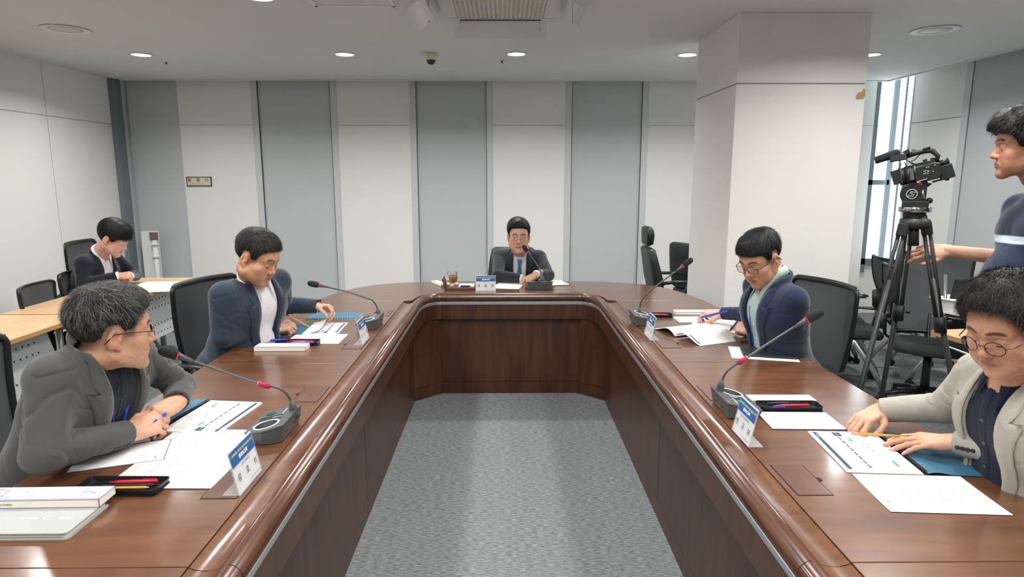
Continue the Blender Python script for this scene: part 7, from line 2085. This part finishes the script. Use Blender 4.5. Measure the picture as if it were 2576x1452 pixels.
# fluid head
hd = T_(2297, 488)
b = MB(); b.mat(m_cam)
rh = Matrix((TE, TN, Vector((0, 0, 1)))).transposed()
b.tube([L_(hd - TN * 0.04), L_(hd + TN * 0.04)], 0.052, 30); b.box(L_(T_(2303, 515)), (0.105, 0.10, 0.035), rh).box(L_(T_(2324, 484)), (0.022, 0.085, 0.10), rh); b.build('fluid_head', None, t, bevel=0.004)
b = MB(); b.mat(m_ring)
cc = L_(hd - TN * 0.0415 - TE * 0.004)
b.tube([cc + TE * (0.021 * math.cos(a)) + Vector((0, 0, 0.021 * math.sin(a))) for a in [2 * PI * k / 24 for k in range(25)]], 0.0016, 6)
b.tube([cc + TE * v[0] + Vector((0, 0, v[2])) for v in ((0.016, 0, 0.009), (-0.006, 0, 0.009), (-0.010, 0, 0.004), (0.010, 0, -0.003), (0.006, 0, -0.009), (-0.016, 0, -0.009))], 0.0018, 6); b.build('maker_badge', None, t)
b = MB(); b.mat(m_chrome); b.tube([L_(T_(2322, 478, -0.043)), L_(T_(2324, 500, -0.043))], 0.006, 8); b.build('scale_ring', None, t)
b = MB(); b.mat(m_cam).ball(L_(T_(2338, 505)), 0.014, 14); b.build('tilt_knob', None, t)
b = MB(); b.mat(m_cam).add([L_(T_(x, y, d)) for d in (-0.035, 0.035) for (x, y) in ((2264, 475), (2268, 468), (2325, 458), (2346, 462), (2335, 470), (2285, 486))], [(0, 1, 2, 3, 4, 5), (11, 10, 9, 8, 7, 6)] + [(i, (i + 1) % 6, 6 + (i + 1) % 6, 6 + i) for i in range(6)]); b.build('camera_plate', None, t)
b = MB(); b.mat(m_redp).box(L_(T_(2318, 463, -0.038)), (0.028, 0.006, 0.012), rh); b.build('release_button', None, t)
text_mesh('ace', 0.016, m_ring, t, 'lettering', Matrix.Translation(L_(T_(2272, 472, -0.037))) @ rh.to_4x4() @ rot3(R(90)).to_4x4(), bold=0.0003)
# video camera
cp = T_(2320, 430)
v = thing('video_camera', 'black professional video camera with a long microphone on the tripod', 'video camera', cp)
def V_(px, py, dy=0.0): return T_(px, py, dy) - cp
dv = T_(2370, 414) - T_(2255, 448); ux = dv.normalized(); uz = TE.cross(TN).normalized(); uz = (uz - ux * uz.dot(ux)).normalized(); uy = uz.cross(ux)
rb = Matrix((ux, uy, uz)).transposed()
def plate(b, pts, d0, d1):
    n = len(pts); b.add([V_(x, y, d) for d in (d0, d1) for (x, y) in pts], [tuple(range(n)), tuple(range(2 * n - 1, n - 1, -1))] + [(i, (i + 1) % n, n + (i + 1) % n, n + i) for i in range(n)], False)
b = MB(); b.mat(m_cam); plate(b, [(2303, 421), (2350, 408), (2366, 410), (2370, 440), (2362, 449), (2318, 459), (2300, 455)], -0.055, 0.055); b.build('camera_body', None, v, bevel=0.005)
b = MB(); b.mat(m_cam).tube([V_(2302, 438), V_(2278, 443)], [0.042, 0.044], 26).tube([V_(2280, 442.5), V_(2262, 446)], [0.040, 0.041], 26); b.build('lens', None, v)
b = MB(); b.mat(m_camg)
for x in (2295, 2288, 2270): b.tube([V_(x, 440 + (2302 - x) * 0.17), V_(x - 2, 440.4 + (2302 - x) * 0.17)], 0.0448, 26)
b.build('focus_rings', None, v)
b = MB(); b.mat(m_cam).box(V_(2256, 446), (0.036, 0.095, 0.066), rb); b.mat(m_blk).box(V_(2248, 448), (0.004, 0.085, 0.056), rb); b.build('lens_hood', None, v, bevel=0.003)
b = MB(); b.mat(m_cam).box(V_(2380, 433), (0.058, 0.075, 0.062), rb); b.build('battery', None, v, bevel=0.003)
b = MB(); b.mat(m_cam).tube([V_(2362, 412), V_(2386, 406)], [0.014, 0.016], 16); b.mat(m_blk).tube([V_(2384, 406.5), V_(2388, 405.5)], 0.0165, 16); b.build('viewfinder', None, v)
b = MB(); b.mat(m_cam).tube([V_(2276, 393), V_(2300, 386), V_(2330, 379), V_(2345, 379), V_(2360, 393), V_(2354, 408)], [0.013, 0.012, 0.012, 0.012, 0.010, 0.010], 12).box(V_(2331, 373), (0.03, 0.03, 0.006), rb); b.build('top_handle', None, v)
b = MB(); b.mat(m_cam); plate(b, [(2274, 400), (2303, 412), (2352, 402), (2352, 408), (2304, 420)], -0.02, 0.02); b.box(V_(2327, 404), (0.018, 0.04, 0.010), rb).box(V_(2346, 400), (0.018, 0.04, 0.010), rb); b.build('handle_rail', None, v)
b = MB(); b.mat(m_cam); plate(b, [(2237, 396), (2240, 392), (2280, 385), (2282, 402), (2240, 409)], -0.035, -0.005); b.mat(m_camg)
for k in range(9):
    for j in range(3): b.box(V_(2243 + 4.4 * k, 395.5 + 4 * j - 0.75 * k, -0.036), (0.005, 0.002, 0.004), rb)
b.build('audio_unit', None, v, bevel=0.0015)
b = MB(); b.mat(m_cam); plate(b, [(2266, 384), (2286, 374), (2289, 382), (2283, 388)], -0.02, 0.02); b.build('microphone_holder', None, v)
b = MB(); b.mat(m_foam).tube([V_(2201, 404), V_(2203, 403.6), V_(2258, 385), V_(2264, 384)], [0.014, 0.0175, 0.020, 0.012], 20); b.build('shotgun_microphone', None, v)
b = MB(); b.mat(m_blk).tube([V_(2293, 377), V_(2310, 378), V_(2313, 390), V_(2300, 403), V_(2292, 406)], 0.0022, 6).tube([V_(2264, 425), V_(2266, 412), V_(2275, 409), V_(2282, 420), V_(2284, 432)], 0.0022, 6); b.build('cable', None, v)
b = MB(); b.mat(m_camg); plate(b, [(2288, 426), (2298, 424), (2300, 452), (2290, 454)], -0.058, -0.05)
b.mat(m_ring)
for (x, y) in ((2331, 421), (2336, 420), (2325, 431), (2329, 430), (2334, 430), (2325, 437), (2329, 436), (2334, 436), (2336, 431), (2347, 431), (2352, 415)): b.box(V_(x, y, -0.0565), (0.005, 0.001, 0.003), rb)
b.box(V_(2321, 453, -0.0565), (0.035, 0.001, 0.0025), rb); b.build('button_panel', None, v)
b = MB(); b.mat(m_camg).tube([V_(2345, 458), V_(2368, 452), V_(2381, 446)], 0.004, 8); b.mat(mat('dark_red_knob', '5A1820', 0.4)).ball(V_(2382, 449), 0.011, 14); b.build('pan_handle', None, v)
